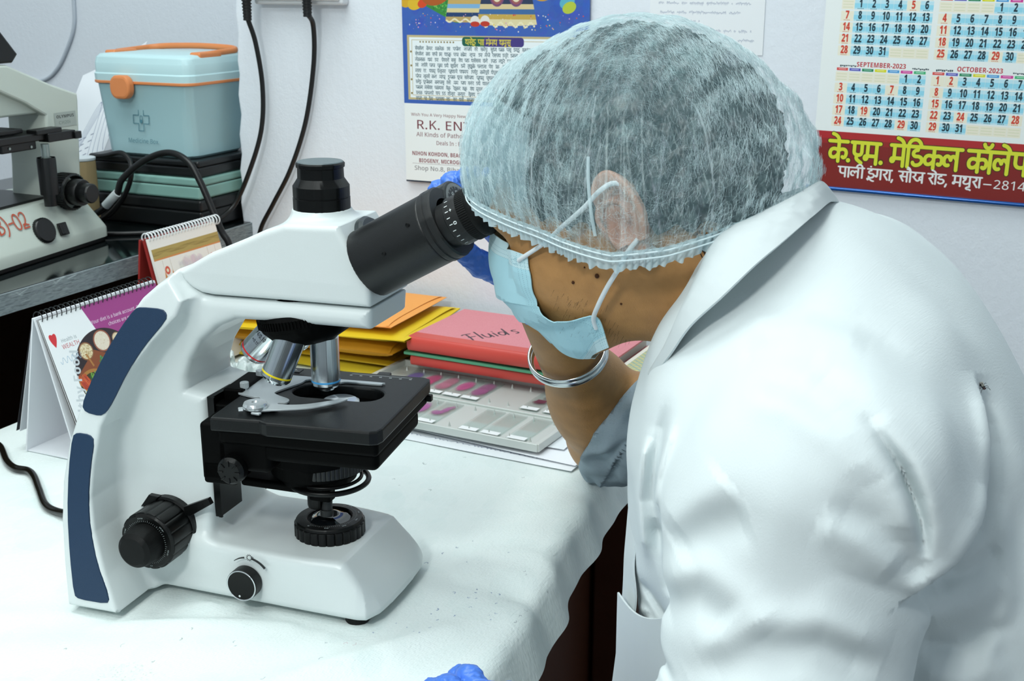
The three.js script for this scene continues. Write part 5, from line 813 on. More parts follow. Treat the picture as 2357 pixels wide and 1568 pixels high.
// ---------------------------------------------------------------- envelopes against the wall
{
  const env = (label, color, x0, x1, z0, z1, y, thick, turn, tilt, o = {}) => {
    const w = x1 - x0, d = z1 - z0, t = thing('paper_envelope', label, 'envelope', [(x0 + x1) / 2, TT + y, (z0 + z1) / 2], turn, 'envelopes stacked against the wall');
    t.rotation.order = 'YXZ'; t.rotation.z = tilt; 
    const m = new THREE.MeshStandardMaterial({ color, roughness: 0.6 });
    const sag = (u, v) => (o.bend ?? 0.004) * Math.sin(u * 3.3 + (o.ph ?? 0)) * Math.sin(v * 2.6);
    const bulge = (u, v) => 0.5 * thick * Math.pow(Math.max(0, (1 - (2 * u - 1) ** 4) * (1 - (2 * v - 1) ** 4)), 0.4);
    const face = (s) => gridGeo(24, 18, (u, v) => [(u - 0.5) * w, sag(u, v) + s * bulge(u, v) + s * 0.0003 + thick / 2, (s > 0 ? 0.5 - v : v - 0.5) * d]);
    part('envelope_pouch', join(face(1), face(-1)), m, t);
    part('folded_edge', gridGeo(24, 2, (u, v) => [(u - 0.5) * w, sag(u, 0) + thick / 2 + (v - 0.5) * 0.0016, d / 2 - 0.0005]), m, t);
    const fl = gridGeo(20, 4, (u, v) => { const e = mix(0.02, 0.10, v) * (1 - 0.4 * Math.pow(Math.abs(2 * u - 1), 3)); return [w / 2 - e * 0.45, sag(1 - e * 0.4, u) + thick / 2 + bulge(1 - e * 0.45 / w, u) + 0.0012, (u - 0.5) * d * 0.96]; });
    part('flap', fl, m, t);
    if (o.stamp) {
      const tex = canvasTex(512, 320, (c) => { c.fillStyle = c.strokeStyle = 'rgba(110,60,10,0.75)'; c.lineWidth = 4; c.font = 'bold 70px serif'; c.save(); c.rotate(-0.05); c.fillText('Sample', 90, 190); c.restore(); c.strokeRect(80, 130, 330, 90); for (let i = 0; i < 6; i++) c.fillRect(100 + i * 46, 238 + (i % 2) * 12, 36, 6); c.beginPath(); c.arc(250, 70, 26, 0, 7); c.fill(); for (let i = 0; i < 3; i++) c.fillRect(310, 50 + i * 18, 120, 6); });
      part('stamp', gridGeo(8, 8, (u, v) => { const U = mix(0.66, 0.90, u), W2 = mix(0.80, 0.45, v); return [(U - 0.5) * w, sag(U, W2) + bulge(U, 1 - W2) + thick / 2 + 0.0012, (W2 - 0.5) * d]; }), decal(tex), t, 'brown stamped print');
    }
  };
  const Y1 = 0xe3c31c, Y2 = 0xd2bd2e, OR = 0xf4a44e, BR = 0xc98d1e;
  env('lowest yellow envelope of the pile by the wall, sticking out towards the red registers', Y2, -1.10, -0.795, 0.03, 0.190, 0.000, 0.010, -0.03, 0, { ph: 0.4, bend: 0.002 });
  env('second yellow envelope from the bottom of the pile by the wall', 0xc4a21a, -1.12, -0.825, 0.035, 0.18, 0.0115, 0.010, 0.02, 0, { ph: 1.2, bend: 0.002 });
  env('bulging brownish yellow envelope in the middle of the pile by the wall', BR, -1.10, -0.812, 0.035, 0.195, 0.0235, 0.026, 0.02, 0.01, { bend: 0.002 });
  env('bright yellow envelope just below the orange one on the pile', Y1, -1.08, -0.790, 0.030, 0.212, 0.0520, 0.012, 0.06, 0.035, { ph: 0.8 });
  env('orange envelope with a brown stamp on top of the pile by the wall', OR, -1.09, -0.812, 0.030, 0.205, 0.0680, 0.010, 0.05, 0.030, { stamp: 1 });
}
// ---------------------------------------------------------------- registers
{
  const pinkTex = canvasTex(1024, 640, (c, w, h) => {
    c.fillStyle = '#d98a92'; c.fillRect(0, 0, w, h); for (let i = 0; i < 26000; i++) { c.fillStyle = ['rgba(180,60,80,0.22)', 'rgba(240,190,190,0.25)', 'rgba(200,110,120,0.25)'][i % 3]; c.fillRect(rnd() * w, rnd() * h, rr(1, 3), rr(1, 3)); }
    c.strokeStyle = '#3a2f38'; c.lineWidth = 11; c.lineCap = c.lineJoin = 'round';
    const P = (d, x, y, s = 1) => { c.save(); c.translate(x, y); c.scale(s, s); c.rotate(0.02); c.stroke(new Path2D(d)); c.restore(); };
    c.save(); c.translate(0.29 * w, 0.86 * h); c.rotate(-1.0); c.scale(0.74, 0.74); c.translate(-380, -430);
    P('M60,0 C40,4 10,-2 0,14 M30,6 C24,50 20,90 6,130 M14,66 L60,58', 380, 300, 1.2); P('M24,-20 L0,118', 470, 300, 1.2); P('M14,40 C4,80 4,110 22,112 C44,110 52,60 54,44 M54,44 L50,114', 500, 300, 1.2); P('M12,44 L4,112 M20,16 L22,18', 588, 300, 1.2); P('M50,50 C20,34 0,70 8,100 C18,124 44,100 52,60 M76,-10 L48,114', 620, 300, 1.2); P('M44,44 C20,36 4,56 20,72 C40,84 40,106 10,112', 728, 300, 1.2); c.restore();
    P('M0,80 C8,20 14,20 20,80 C26,20 34,20 44,90', 0.60 * w, 0.84 * h, 0.6);
  });
  const red = new THREE.MeshStandardMaterial({ color: 0xcf4a40, roughness: 0.4 }), pages = M(0xe4e0d2, 0.8);
  const book = (label, name, y, h, x0, x1, z0, z1, coverTop, spine, edge) => {
    const t = thing(name, label, 'register', [(x0 + x1) / 2, TT + y, (z0 + z1) / 2], -0.03), w = x1 - x0, d = z1 - z0;
    const cov = new THREE.MeshStandardMaterial({ color: edge, roughness: 0.6 });
    part('cover', box(w, 0.0022, d, 0, h - 0.0011, 0), [cov, cov, coverTop, cov, cov, cov], t);
    part('back_cover', box(w, 0.0022, d, 0, 0.0011, 0), cov, t);
    part('page_block', box(w - 0.010, h - 0.0046, d - 0.008, -0.001, h / 2, -0.003), pages, t);
    part('spine', (() => { const g = new THREE.CylinderGeometry(h / 2 + 0.0003, h / 2 + 0.0003, w, 20, 1, false, 0, Math.PI).rotateZ(Math.PI / 2); return join(g.rotateX(Math.PI / 2).scale(1, 1, 0.55).translate(0, h / 2, d / 2 - 0.001), box(w, 0.0024, 0.020, 0, h - 0.0010, d / 2 - 0.0100)); })(), spine, t, 'glossy red cloth spine');
    return t;
  };
  const pink = new THREE.MeshStandardMaterial({ map: pinkTex, roughness: 0.75 });
  const t0 = thing('file_box', 'flat black file box underneath the red registers', 'box', [-0.645, TT, 0.080], -0.03);
  part('box_body', rbox(0.27, 0.0160, 0.115, 0.003, 0, 0.008, 0), M(0x101418, 0.4), t0); part('box_lid', rbox(0.272, 0.006, 0.117, 0.0015, 0, 0.0185, 0), M(0x14181c, 0.4), t0);
  book('lower red register with a red spine under the green folder', 'register_book', 0.0220, 0.0135, -0.790, -0.508, 0.035, 0.178, red, red, 0xb8433e);
  const gr = thing('green_folder', 'thin green folder between the two red registers', 'folder', [-0.650, TT + 0.0360, 0.106], -0.035);
  part('folder_cover', rbox(0.292, 0.0040, 0.150, 0.001, -0.003, 0.0022, 0.002), M(0x5fae86, 0.6), gr); part('inner_sheets', rbox(0.288, 0.0030, 0.142, 0.0008, -0.001, 0.0058, -0.001), M(0x3f8868, 0.7), gr);
  const b = book('upper pink register with Fluids written on its cover in black', 'register_book', 0.0440, 0.0195, -0.790, -0.505, 0.030, 0.184, pink, red, 0xd07078);
  void b;
  // patterned book at the right end of the pile
  const tex = canvasTex(256, 1024, (c, w, h) => { c.fillStyle = '#cfc58a'; c.fillRect(0, 0, w, h); c.strokeStyle = '#6aa6b0'; c.lineWidth = 9; for (let i = -8; i < 24; i++) { c.beginPath(); c.moveTo(0, i * 64); c.lineTo(w, i * 64 + 150); c.moveTo(0, i * 64 + 150); c.lineTo(w, i * 64); c.stroke(); } });
  const p = thing('patterned_book', 'green book with a lattice patterned border at the right end of the pile', 'book', [-0.4635, TT, 0.125], -0.03);
  part('page_block', rbox(0.060, 0.050, 0.15, 0.001, 0, 0.025, 0), M(0xdfe2da, 0.7), p);
  part('cover', box(0.066, 0.0025, 0.156, 0, 0.0515, 0), M(0x58c0a0, 0.5), p);
  part('border', box(0.026, 0.0012, 0.156, -0.018, 0.0533, 0), new THREE.MeshStandardMaterial({ map: tex, roughness: 0.6 }), p, 'lattice patterned border');
  part('bookmark', box(0.006, 0.001, 0.150, -0.034, 0.0533, 0), M(0xe8e4d8, 0.6), p);
}
// ---------------------------------------------------------------- loose papers, slide tray and slides
{
  const writ = canvasTex(512, 384, (c, w, h) => { c.fillStyle = '#f1f5f9'; c.fillRect(0, 0, w, h); c.strokeStyle = 'rgba(70,80,110,0.6)'; c.lineWidth = 2; for (let r = 0; r < 10; r++) { let x = 20; const y = 40 + r * 34; c.beginPath(); c.moveTo(x, y); while (x < w - 40) { c.quadraticCurveTo(x + 4, y - rr(2, 16), x + 8, y); x += rr(7, 14); } c.stroke(); } });
  const leaf = (label, x0, x1, z0, z1, y, turn, m, curl) => solo('loose_sheet', (() => sheet(20, 14, (u, v) => { const e = Math.pow(u, 5) * curl * (0.5 + 0.5 * Math.sin(v * 7)); return [(u - 0.5) * (x1 - x0), e + 0.0003, (0.5 - v) * (z1 - z0)]; }, 0.0003))(), m, label, 'paper', 'loose sheets under the slide tray', [(x0 + x1) / 2, TT + y, (z0 + z1) / 2], turn);
  leaf('lowest sheet under the slide tray with writing on its curled edge', -0.77, -0.470, 0.20, 0.374, 0.0000, -0.05, new THREE.MeshStandardMaterial({ map: writ, roughness: 0.7, side: 2 }), 0.002);
  leaf('blank white sheet sticking out to the right of the slide tray', -0.73, -0.463, 0.19, 0.356, 0.0030, -0.12, new THREE.MeshStandardMaterial({ color: 0xf2f5fb, roughness: 0.7, side: 2 }), 0.0015);
  leaf('folded sheet on top of the papers under the tray', -0.80, -0.50, 0.17, 0.335, 0.0058, -0.02, new THREE.MeshStandardMaterial({ color: 0xeaf0f5, roughness: 0.7, side: 2 }), 0.001);
  const X0 = -0.8270, X1 = -0.5200, Z0 = 0.152, Z1 = 0.352, W = X1 - X0, D = Z1 - Z0, Y = 0.0075, turn = -0.055;
  const alu = new THREE.MeshStandardMaterial({ color: 0xd4d8d4, roughness: 0.45, metalness: 0.25 });
  const t = thing('slide_tray', 'flat aluminium tray holding stained glass slides in front of the registers', 'tray', [(X0 + X1) / 2, TT + Y, (Z0 + Z1) / 2], turn);
  part('tray_floor', rbox(W, 0.0016, D, 0.0005, 0, 0.0008, 0), alu, t);
  for (const [w, d, x, z] of [[W, 0.0035, 0, D / 2], [W, 0.0035, 0, -D / 2], [0.0035, D, W / 2, 0], [0.0035, D, -W / 2, 0]]) part('rim', rbox(w + 0.003, 0.0095, d, 0.0010, x, 0.0048, z), alu, t);
  part('middle_rib', rbox(W - 0.008, 0.0030, 0.005, 0.001, 0, 0.0028, -0.002), alu, t);
  const rows = [[-0.050, -1], [0.047, 1]], pitch = 0.0270;
  for (const [z] of rows) for (let i = 0; i <= 10; i++) for (const dz of [-0.031, 0.031]) part('peg', alongAxis(new THREE.ConeGeometry(0.0019, 0.0065, 8).translate(0, 0.00325, 0), [-W / 2 + 0.0175 + i * pitch, 0.0014, z + dz], [-W / 2 + 0.0175 + i * pitch, 1, z + dz]), alu, t);
  const glassM = new THREE.MeshPhysicalMaterial({ color: 0xe6f0ee, roughness: 0.04, transmission: 0.85, transparent: true, opacity: 0.55, specularIntensity: 1 }), labelM = M(0xf2f4f5, 0.6);
  const smear = (hue, kind) => canvasTex(128, 320, (c, w, h) => {
    const [r, g, b] = hue.map((q) => Math.round(mix(q, 175, 0.22))); c.clearRect(0, 0, w, h);
    const blob = (x, y, rx, ry, a) => { for (let i = 0; i < 26; i++) { c.fillStyle = `rgba(${r},${g},${b},${a / 9})`; c.beginPath(); c.ellipse(x + rr(-7, 7), y + rr(-12, 12), rx * rr(0.6, 1), ry * rr(0.6, 1), rr(-0.2, 0.2), 0, 7); c.fill(); } };
    if (kind === 0) { blob(64, 140, 62, 125, 0.42); blob(64, 225, 60, 80, 0.4); } else if (kind === 1) { blob(62, 160, 54, 110, 0.5); } else if (kind === 2) { blob(52, 190, 46, 44, 0.5); blob(80, 130, 26, 66, 0.45); blob(96, 70, 18, 30, 0.4); } else { c.fillStyle = `rgba(${r},${g},${b},0.92)`; c.fillRect(36, 170, 70, 56); blob(60, 220, 44, 30, 0.5); blob(80, 120, 30, 60, 0.2); }
  });
  const P = (i, z) => [-W / 2 + 0.0310 + i * pitch, 0.0026, z];
  const list = [   // column, row, colour, smear, label text
    [1, 0, [110, 60, 150], 0, 'slide with a deep violet smear at the left of the back row'], [2, 0, [196, 30, 110], 0, 'slide with a bright crimson smear in the back row'], [3, 0, [176, 92, 140], 0, 'slide with a pale mauve smear in the back row'], [4, 0, [206, 70, 140], 1, 'slide with a pink oval smear in the back row'], [5, 0, [150, 62, 140], 0, 'slide with a purple smear at the right of the back row'],
    [2.7, 1, [186, 80, 150], 1, 'slide with a round pink smear in the front row beside the stage'], [3.75, 1, [176, 70, 150], 1, 'slide with a plum oval smear in the front row'], [4.8, 1, [168, 60, 140], 2, 'slide with a wavy purple smear in the front row'], [7.0, 1, [180, 170, 190], -1, 'clear slide with a label in the front row'], [8.1, 1, [170, 160, 200], -1, 'clear slide near the right end of the front row'], [9.4, 1, [190, 180, 190], -1, 'clear slide at the right end of the front row'], [8.15, 0, [96, 20, 48], 3, 'slide with a dark red square at the right of the tray'], [9.35, 0, [200, 190, 190], -1, 'clear slide at the right end of the back row'],
  ];
  const ca = Math.cos(turn), sa = Math.sin(turn);
  for (const [i, r, hue, kind, label] of list) {
    const [lx, ly, lz] = P(i - 0.5, rows[r][0]), s = thing('glass_slide', label, 'slide', [t.position.x + lx * ca + lz * sa, TT + Y + ly, t.position.z - lx * sa + lz * ca], turn + rr(-0.012, 0.012), 'stained slides in the tray');
    part('glass', box(0.0252, 0.0011, 0.0755, 0, 0.0006, 0), glassM, s);
    if (kind >= 0) part('smear', new THREE.PlaneGeometry(0.0245, 0.062).rotateX(-Math.PI / 2).translate(0, 0.0013, -0.004), decal(smear(hue, kind), 0.5), s, 'stained smear');
    part('paper_label', box(0.0235, 0.0003, 0.0095, 0, 0.00135, 0.0322), labelM, s);
  }
}
// ---------------------------------------------------------------- small things
{
  const t = thing('glass_jar', 'small greenish glass jar standing under the stage corner', 'jar', [-0.716, TT, 0.391]);
  const jg = new THREE.MeshPhysicalMaterial({ color: 0xcfe6dd, roughness: 0.08, transmission: 0.7, transparent: true, opacity: 0.75 });
  part('jar_wall', lathe([[0.0120, 0.0], [0.0165, 0.0008], [0.0172, 0.003], [0.0172, 0.030], [0.0150, 0.034], [0.0150, 0.040], [0.0138, 0.040], [0.0138, 0.034], [0.0158, 0.030], [0.0158, 0.0045], [0, 0.0035]], 40), jg, t);
  part('jar_base', lathe([[0, 0.0036], [0.0156, 0.0046], [0.0156, 0.010], [0, 0.0095]], 32), new THREE.MeshPhysicalMaterial({ color: 0x8db8ac, roughness: 0.15, transmission: 0.5, transparent: true, opacity: 0.8 }), t, 'thick green tinted glass base');
}
{
  const film = new THREE.MeshPhysicalMaterial({ color: 0xe9f2f1, roughness: 0.25, transmission: 0.3, side: 2 });
  const g = gridGeo(60, 40, (u, v) => { const a = u * 6.2832, e = (v - 0.08) * 1.5, k = 1 + 0.32 * n3(Math.cos(a) * 1.4, Math.sin(a) * 1.4, e * 2.2) + 0.16 * n3(Math.cos(a) * 4, Math.sin(a) * 4, e * 6); return [0.056 * k * Math.cos(a) * Math.cos(e), Math.max(0.0015 + 0.002 * v, 0.052 * k * Math.sin(Math.max(0, e))), 0.046 * k * Math.sin(a) * Math.cos(e)]; }, true);
  solo('plastic_wrap', g, film, 'crumpled clear plastic wrap on the cloth behind the white microscope arm', 'wrap', null, [-0.955, TT, 0.350]);
  const ring = thing('test_tube_clip', 'silver wire clip rack lying behind the objectives', 'rack', [-1.035, TT, 0.262], 0.35);
  part('rail', join(rbox(0.15, 0.003, 0.006, 0.001, 0, 0.0025, 0.012), rbox(0.15, 0.003, 0.006, 0.001, 0, 0.0025, -0.012)), M(0xc2cacc, 0.3, { metalness: 0.8 }), ring);
  for (let i = 0; i < 6; i++) part('loop', new THREE.TorusGeometry(0.0095, 0.0013, 8, 24).rotateX(Math.PI / 2).scale(1.1, 1, 0.8).translate(-0.058 + i * 0.023, 0.0048, 0), M(0xd2d8da, 0.25, { metalness: 0.8 }), ring);
}
solo('mains_cord', tube([[-1.24, T + 0.06, 0.585], [-1.17, T + 0.012, 0.588], [-1.12, T + 0.0055, 0.590], [-1.0953, T + 0.0052, 0.5966], [-1.0540, T + 0.0052, 0.6260], [-1.0293, T + 0.0052, 0.6376], [-1.0110, T + 0.0052, 0.6372], [-0.9915, T + 0.0052, 0.6475], [-0.9605, T + 0.0052, 0.6713], [-0.9252, T + 0.0052, 0.6977], [-0.8997, T + 0.0056, 0.7058], [-0.86, T + 0.014, 0.716], [-0.7985, T + 0.026, 0.7385]], 0.0040, 160, 12), new THREE.MeshStandardMaterial({ color: 0x15120c, roughness: 0.25 }), 'black mains cord wriggling over the cloth to the back of the white microscope', 'cable');

let flyAt;
// ---------------------------------------------------------------- the technician: seated, leaning over the eyepieces
{
  const t = thing('person', 'person in a white coat, pale blue bouffant cap and face mask bending over the eyepieces', 'person', [0, 0, 0]);
  const HC = [-0.305, 1.115, 0.705], ca = Math.cos(0.47), sa = Math.sin(0.47);
  const hp = (a, b, c) => [HC[0] - a * ca - b * sa, HC[1] - a * sa + b * ca, HC[2] + c];            // a forwards (towards the face), b towards the crown, c towards the near ear
  const hl = (x, y, z) => { const dx = x - HC[0], dy = y - HC[1]; return [-dx * ca - dy * sa, -dx * sa + dy * ca, z - HC[2]]; };
  const HR = [[-ca, -sa, 0], [-sa, ca, 0], [0, 0, 1]];
  // ---- head, neck, far forearm: one skin surface
  const skull = ellipsoid(hp(-0.010, 0.026, 0), [0.092, 0.086, 0.0745], HR), jaw = ellipsoid(hp(0.036, -0.040, 0), [0.054, 0.052, 0.055], HR), chin = ellipsoid(hp(0.070, -0.074, 0), [0.021, 0.018, 0.024], HR), cheek = [1, -1].map((s) => ellipsoid(hp(0.048, -0.022, s * 0.036), [0.034, 0.036, 0.026], HR)), brow = ellipsoid(hp(0.070, 0.028, 0), [0.024, 0.020, 0.052], HR);
  const noseB = capsule(hp(0.092, 0.012, 0), hp(0.108, -0.022, 0), 0.007, 0.012), lips = ellipsoid(hp(0.088, -0.052, 0), [0.014, 0.014, 0.026], HR), sockets = [1, -1].map((s) => ellipsoid(hp(0.098, 0.006, s * 0.033), [0.014, 0.012, 0.017], HR));
  const neck = capsule([-0.285, 1.086, 0.705], [-0.165, 1.032, 0.705], 0.053, 0.060), jawline = [1, -1].map((s) => capsule(hp(-0.018, -0.034, s * 0.057), hp(0.058, -0.070, s * 0.022), 0.012, 0.014));
  const EL = [-0.430, 0.803, 0.385], WR = [-0.4180, 0.990, 0.578];
  const upperArm = capsule([-0.19, 0.97, 0.54], EL, 0.052, 0.042), fore = capsule(EL, WR, 0.041, 0.0270), muscle = ellipsoid([-0.424, 0.862, 0.445], [0.040, 0.062, 0.042], [[1, 0, 0], [0, 0.757, 0.653], [0, -0.653, 0.757]]);
  const headField = (x, y, z) => {
    let d = smin(skull(x, y, z), jaw(x, y, z), 0.045);
    for (const c of cheek) d = smin(d, c(x, y, z), 0.02);
    for (const c of jawline) d = smin(d, c(x, y, z), 0.022);
    d = smin(d, chin(x, y, z), 0.025); d = smin(d, brow(x, y, z), 0.02); d = smin(d, noseB(x, y, z), 0.014); d = smin(d, lips(x, y, z), 0.014);
    for (const s of sockets) d = smax(d, -s(x, y, z), 0.012);
    return smin(d, neck(x, y, z), 0.034);
  };
  // ear: a shell leaning back, with its rim, inner fold, hollow and lobe
  const earMesh = (s) => {
    const E = hp(-0.029, -0.008, s * 0.0775), tilt = 0.30;
    const ear = (x, y, z) => {
      const [a0, b0, c0] = hl(x, y, z), a1 = a0 + 0.0290, b1 = b0 + 0.0085, a = a1 * Math.cos(tilt) + b1 * Math.sin(tilt) * 0.0, b = b1, c = s * c0 - 0.0785 - Math.max(0, -a) * 0.42;
      const wide = 0.0165 - 0.25 * Math.max(0, -b) * 0.6, oval = Math.hypot(a / wide, (b - 0.002) / 0.0300);
      const rr_ = (oval - 1) * 0.016;
      let d = Math.max(rr_, Math.abs(c) - 0.0028);
      const rim = Math.hypot(rr_ + 0.0018, c - 0.0056) - 0.0030; d = a < 0.013 ? smin(d, b > -0.018 ? rim : 1, 0.003) : d;
      const lobe = Math.hypot(a - 0.002, (b + 0.0250) * 0.9, c * 1.6) - 0.0080; d = smin(d, lobe, 0.006);
      const fold = Math.abs(Math.hypot(a - 0.006, b - 0.004) - 0.0105); d = smin(d, Math.hypot(fold, c - 0.0042) - 0.0020 + (b < -0.012 ? 0.01 : 0), 0.0025);
      d = smax(d, -(Math.hypot(a - 0.005, (b + 0.004) * 0.7, c - 0.0062) - 0.0072), 0.002);
      const tragus = Math.hypot(a - 0.0135, b + 0.006, c - 0.001) - 0.0048; return smin(d, tragus, 0.004);
    };
    const lo = E.map((q, i) => q - [0.032, 0.044, 0.018][i]), hi = E.map((q, i) => q + [0.032, 0.044, 0.018][i]);
    return sdfMesh(ear, lo, hi, 0.0013);
  };
  const limbs = (x, y, z) => { let d = smin(fore(x, y, z), muscle(x, y, z), 0.03); d = smin(d, upperArm(x, y, z), 0.02); return d; };
  const skinBump = noiseTex(256, (u, v) => 0.5 + 0.3 * tile(u, v, 30) + 0.2 * tile(u, v, 60)); skinBump.repeat.set(9, 9);
  const skin = new THREE.MeshPhysicalMaterial({ color: 0xffffff, vertexColors: true, roughness: 0.5, bumpMap: skinBump, bumpScale: 0.0004, specularIntensity: 0.6 });
  const paint = (g, f) => { const p = g.attributes.position, c = []; for (let i = 0; i < p.count; i++) c.push(...f(p.getX(i), p.getY(i), p.getZ(i))); g.setAttribute('color', new THREE.Float32BufferAttribute(c, 3)); return g; };
  const tone = (x, y, z) => { const k = 1 + 0.10 * n3(x * 40, y * 40, z * 40) + 0.06 * n3(x * 120, y * 120, z * 120); return [0.46 * k, 0.236 * k, 0.086 * k]; };
  const earTone = (x, y, z) => { const k = 1 + 0.08 * n3(x * 90, y * 90, z * 90); return [0.56 * k, 0.31 * k, 0.215 * k]; };
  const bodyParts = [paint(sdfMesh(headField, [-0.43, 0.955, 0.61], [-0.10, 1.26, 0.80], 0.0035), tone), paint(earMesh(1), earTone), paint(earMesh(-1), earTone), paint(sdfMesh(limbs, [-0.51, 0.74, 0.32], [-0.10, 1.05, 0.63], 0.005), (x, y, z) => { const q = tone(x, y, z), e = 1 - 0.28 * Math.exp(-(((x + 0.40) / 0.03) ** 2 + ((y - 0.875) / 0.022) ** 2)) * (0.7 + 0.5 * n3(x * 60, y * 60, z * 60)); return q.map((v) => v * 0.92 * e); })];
  // moles and stubble on the cheek
  const mole = (px, py, pz, r) => paint(new THREE.SphereGeometry(r, 8, 6).translate(px, py, pz), () => [0.10, 0.035, 0.012]);
  const surf = (x, y) => { let z = 0.82; for (let i = 0; i < 40; i++) { const d = headField(x, y, z); if (d < 0.0003) break; z -= d * 0.9; } return Math.max(z, 0.70); };
  for (const [x, y, r] of [[-0.2985, 1.0760, 0.0017], [-0.3170, 1.0690, 0.0012], [-0.2830, 1.0560, 0.0009], [-0.3080, 1.0810, 0.0007]]) bodyParts.push(mole(x, y, surf(x, y), r));
  const withColor = (g) => { const h = g.index ? g.toNonIndexed() : g; for (const k of Object.keys(h.attributes)) if (!['position', 'normal', 'uv', 'color'].includes(k)) h.deleteAttribute(k); return h; };
  part('body', mergeGeometries(bodyParts.map(withColor)), skin, t);
  {
    const hairs = [], hm = M(0x120b07, 0.6);
    for (let i = 0; i < 70; i++) { const x = -0.312 + rr(-0.022, 0.024), y = 1.043 + rr(-0.020, 0.018) - (x + 0.312) * 0.2, z = surf(x, y), a = 2.2 + rr(-0.5, 0.5), l = rr(0.003, 0.007); hairs.push(rod([x, y, z - 0.0004], [x + l * Math.cos(a) * 0.5, y - l * 0.8, z + rr(0.0004, 0.0012)], 0.00009, 0.00004, 4)); }
    const m = part('stubble', mergeGeometries(hairs.map(plain)), hm, t, 'sparse dark beard hairs'); m.userData.kind = 'stuff';
  }
  // ---- cap surface: found along rays from inside the head; hair lies a little under it
  const capMain = ellipsoid([-0.300, 1.148, 0.705], [0.1160, 0.1010, 0.0960], [[-0.985, -0.17, 0], [-0.17, 0.985, 0], [0, 0, 1]]), capBack = ellipsoid([-0.216, 1.150, 0.705], [0.044, 0.034, 0.060], [[0.88, -0.47, 0], [0.47, 0.88, 0], [0, 0, 1]]), capFront = ellipsoid([-0.378, 1.150, 0.705], [0.032, 0.044, 0.058]);
  const capEar = [1, -1].map((q) => ellipsoid([-0.272, 1.118, 0.705 + q * 0.066], [0.046, 0.044, 0.040]));
  const capField = (x, y, z) => smin(smin(smin(smin(capMain(x, y, z), capBack(x, y, z), 0.05), capFront(x, y, z), 0.05), capEar[0](x, y, z), 0.03), capEar[1](x, y, z), 0.03);
  const RIM = [[-0.46, 1.128], [-0.42, 1.125], [-0.39, 1.1180], [-0.355, 1.1110], [-0.316, 1.1045], [-0.276, 1.1005], [-0.24, 1.106], [-0.217, 1.113], [-0.187, 1.126], [-0.166, 1.138], [-0.12, 1.15]];
  const rimY = (x) => { for (let i = 1; i < RIM.length; i++) if (x <= RIM[i][0] || i === RIM.length - 1) return mix(RIM[i - 1][1], RIM[i][1], clamp((x - RIM[i - 1][0]) / (RIM[i][0] - RIM[i - 1][0]))); };
  const O = [-0.302, 1.150, 0.705];
  const hit = (fld, d) => { let s = 0.02; for (let i = 0; i < 60; i++) { const v = -fld(O[0] + d[0] * s, O[1] + d[1] * s, O[2] + d[2] * s); if (v < 0.0002) break; s += v * 0.75; } return O.map((q, i) => q + d[i] * s); };
  const dirAt = (ph, ps) => [Math.sin(ps) * Math.cos(ph), Math.cos(ps), Math.sin(ps) * Math.sin(ph)];
  const rimPsi = (fld, ph, yo) => { let a = 0.3, b = 2.6; for (let i = 0; i < 26; i++) { const m = (a + b) / 2, p = hit(fld, dirAt(ph, m)); if (p[1] > rimY(p[0]) + yo(p[0], p[2])) a = m; else b = m; } return (a + b) / 2; };
  const shellGrid = (fld, nu, nv, yo, bump) => {
    const psi = []; for (let i = 0; i <= nu; i++) psi.push(rimPsi(fld, i / nu * 6.28319, yo));
    return gridGeo(nu, nv, (u, v) => { const k = Math.round(u * nu), ph = u * 6.28319, d = dirAt(ph, Math.max(0.002, psi[k] * v)), p = hit(fld, d), b = bump(ph, v, p); return p.map((q, c) => q + d[c] * b); }, true);
  };
  const hairField = (x, y, z) => smax(smin(ellipsoidHair(x, y, z), skull(x, y, z) - 0.0022, 0.02), capField(x, y, z) + 0.0075, 0.004);
  const ellipsoidHair = ellipsoid([-0.302, 1.148, 0.705], [0.1120, 0.0950, 0.0775], [[-0.985, -0.17, 0], [-0.17, 0.985, 0], [0, 0, 1]]);
  // the hair line rises at the temple and over the ear, and falls to the nape
  const hairLine = (x, z) => 0.006 + 0.014 * sstep(-0.335, -0.375, x) + 0.004 * Math.sin(x * 300) + 0.046 * Math.exp(-(((x + 0.277) / (x > -0.277 ? 0.0115 : 0.015)) ** 2)) - 0.010 * sstep(-0.24, -0.20, x);
  const hairTex = canvasTex(1024, 512, (c, w, h) => {
    c.fillStyle = '#0a0b0d'; c.fillRect(0, 0, w, h);
    for (let i = 0; i < 9000; i++) { c.strokeStyle = ['rgba(4,5,6,0.5)', 'rgba(34,36,40,0.35)', 'rgba(22,22,26,0.5)'][i % 3]; c.lineWidth = rr(0.6, 1.8); const x = rnd() * w, y = rnd() * h, a = 1.57 + 0.7 * n2(x / 90, y / 70); c.beginPath(); c.moveTo(x, y); c.quadraticCurveTo(x + 8 * Math.cos(a), y + 8 * Math.sin(a), x + 18 * Math.cos(a + 0.5), y + 18 * Math.sin(a + 0.5)); c.stroke(); }
  });
  hairTex.wrapS = THREE.RepeatWrapping; hairTex.repeat.set(2, 1);
  part('hair', shellGrid(hairField, 220, 110, hairLine, (ph, v, p) => 0.0030 * n3(p[0] * 70, p[1] * 70, p[2] * 70) + 0.0018 * n3(p[0] * 190, p[1] * 150, p[2] * 190)), new THREE.MeshStandardMaterial({ map: hairTex, roughness: 0.45 }), t, 'short black hair');
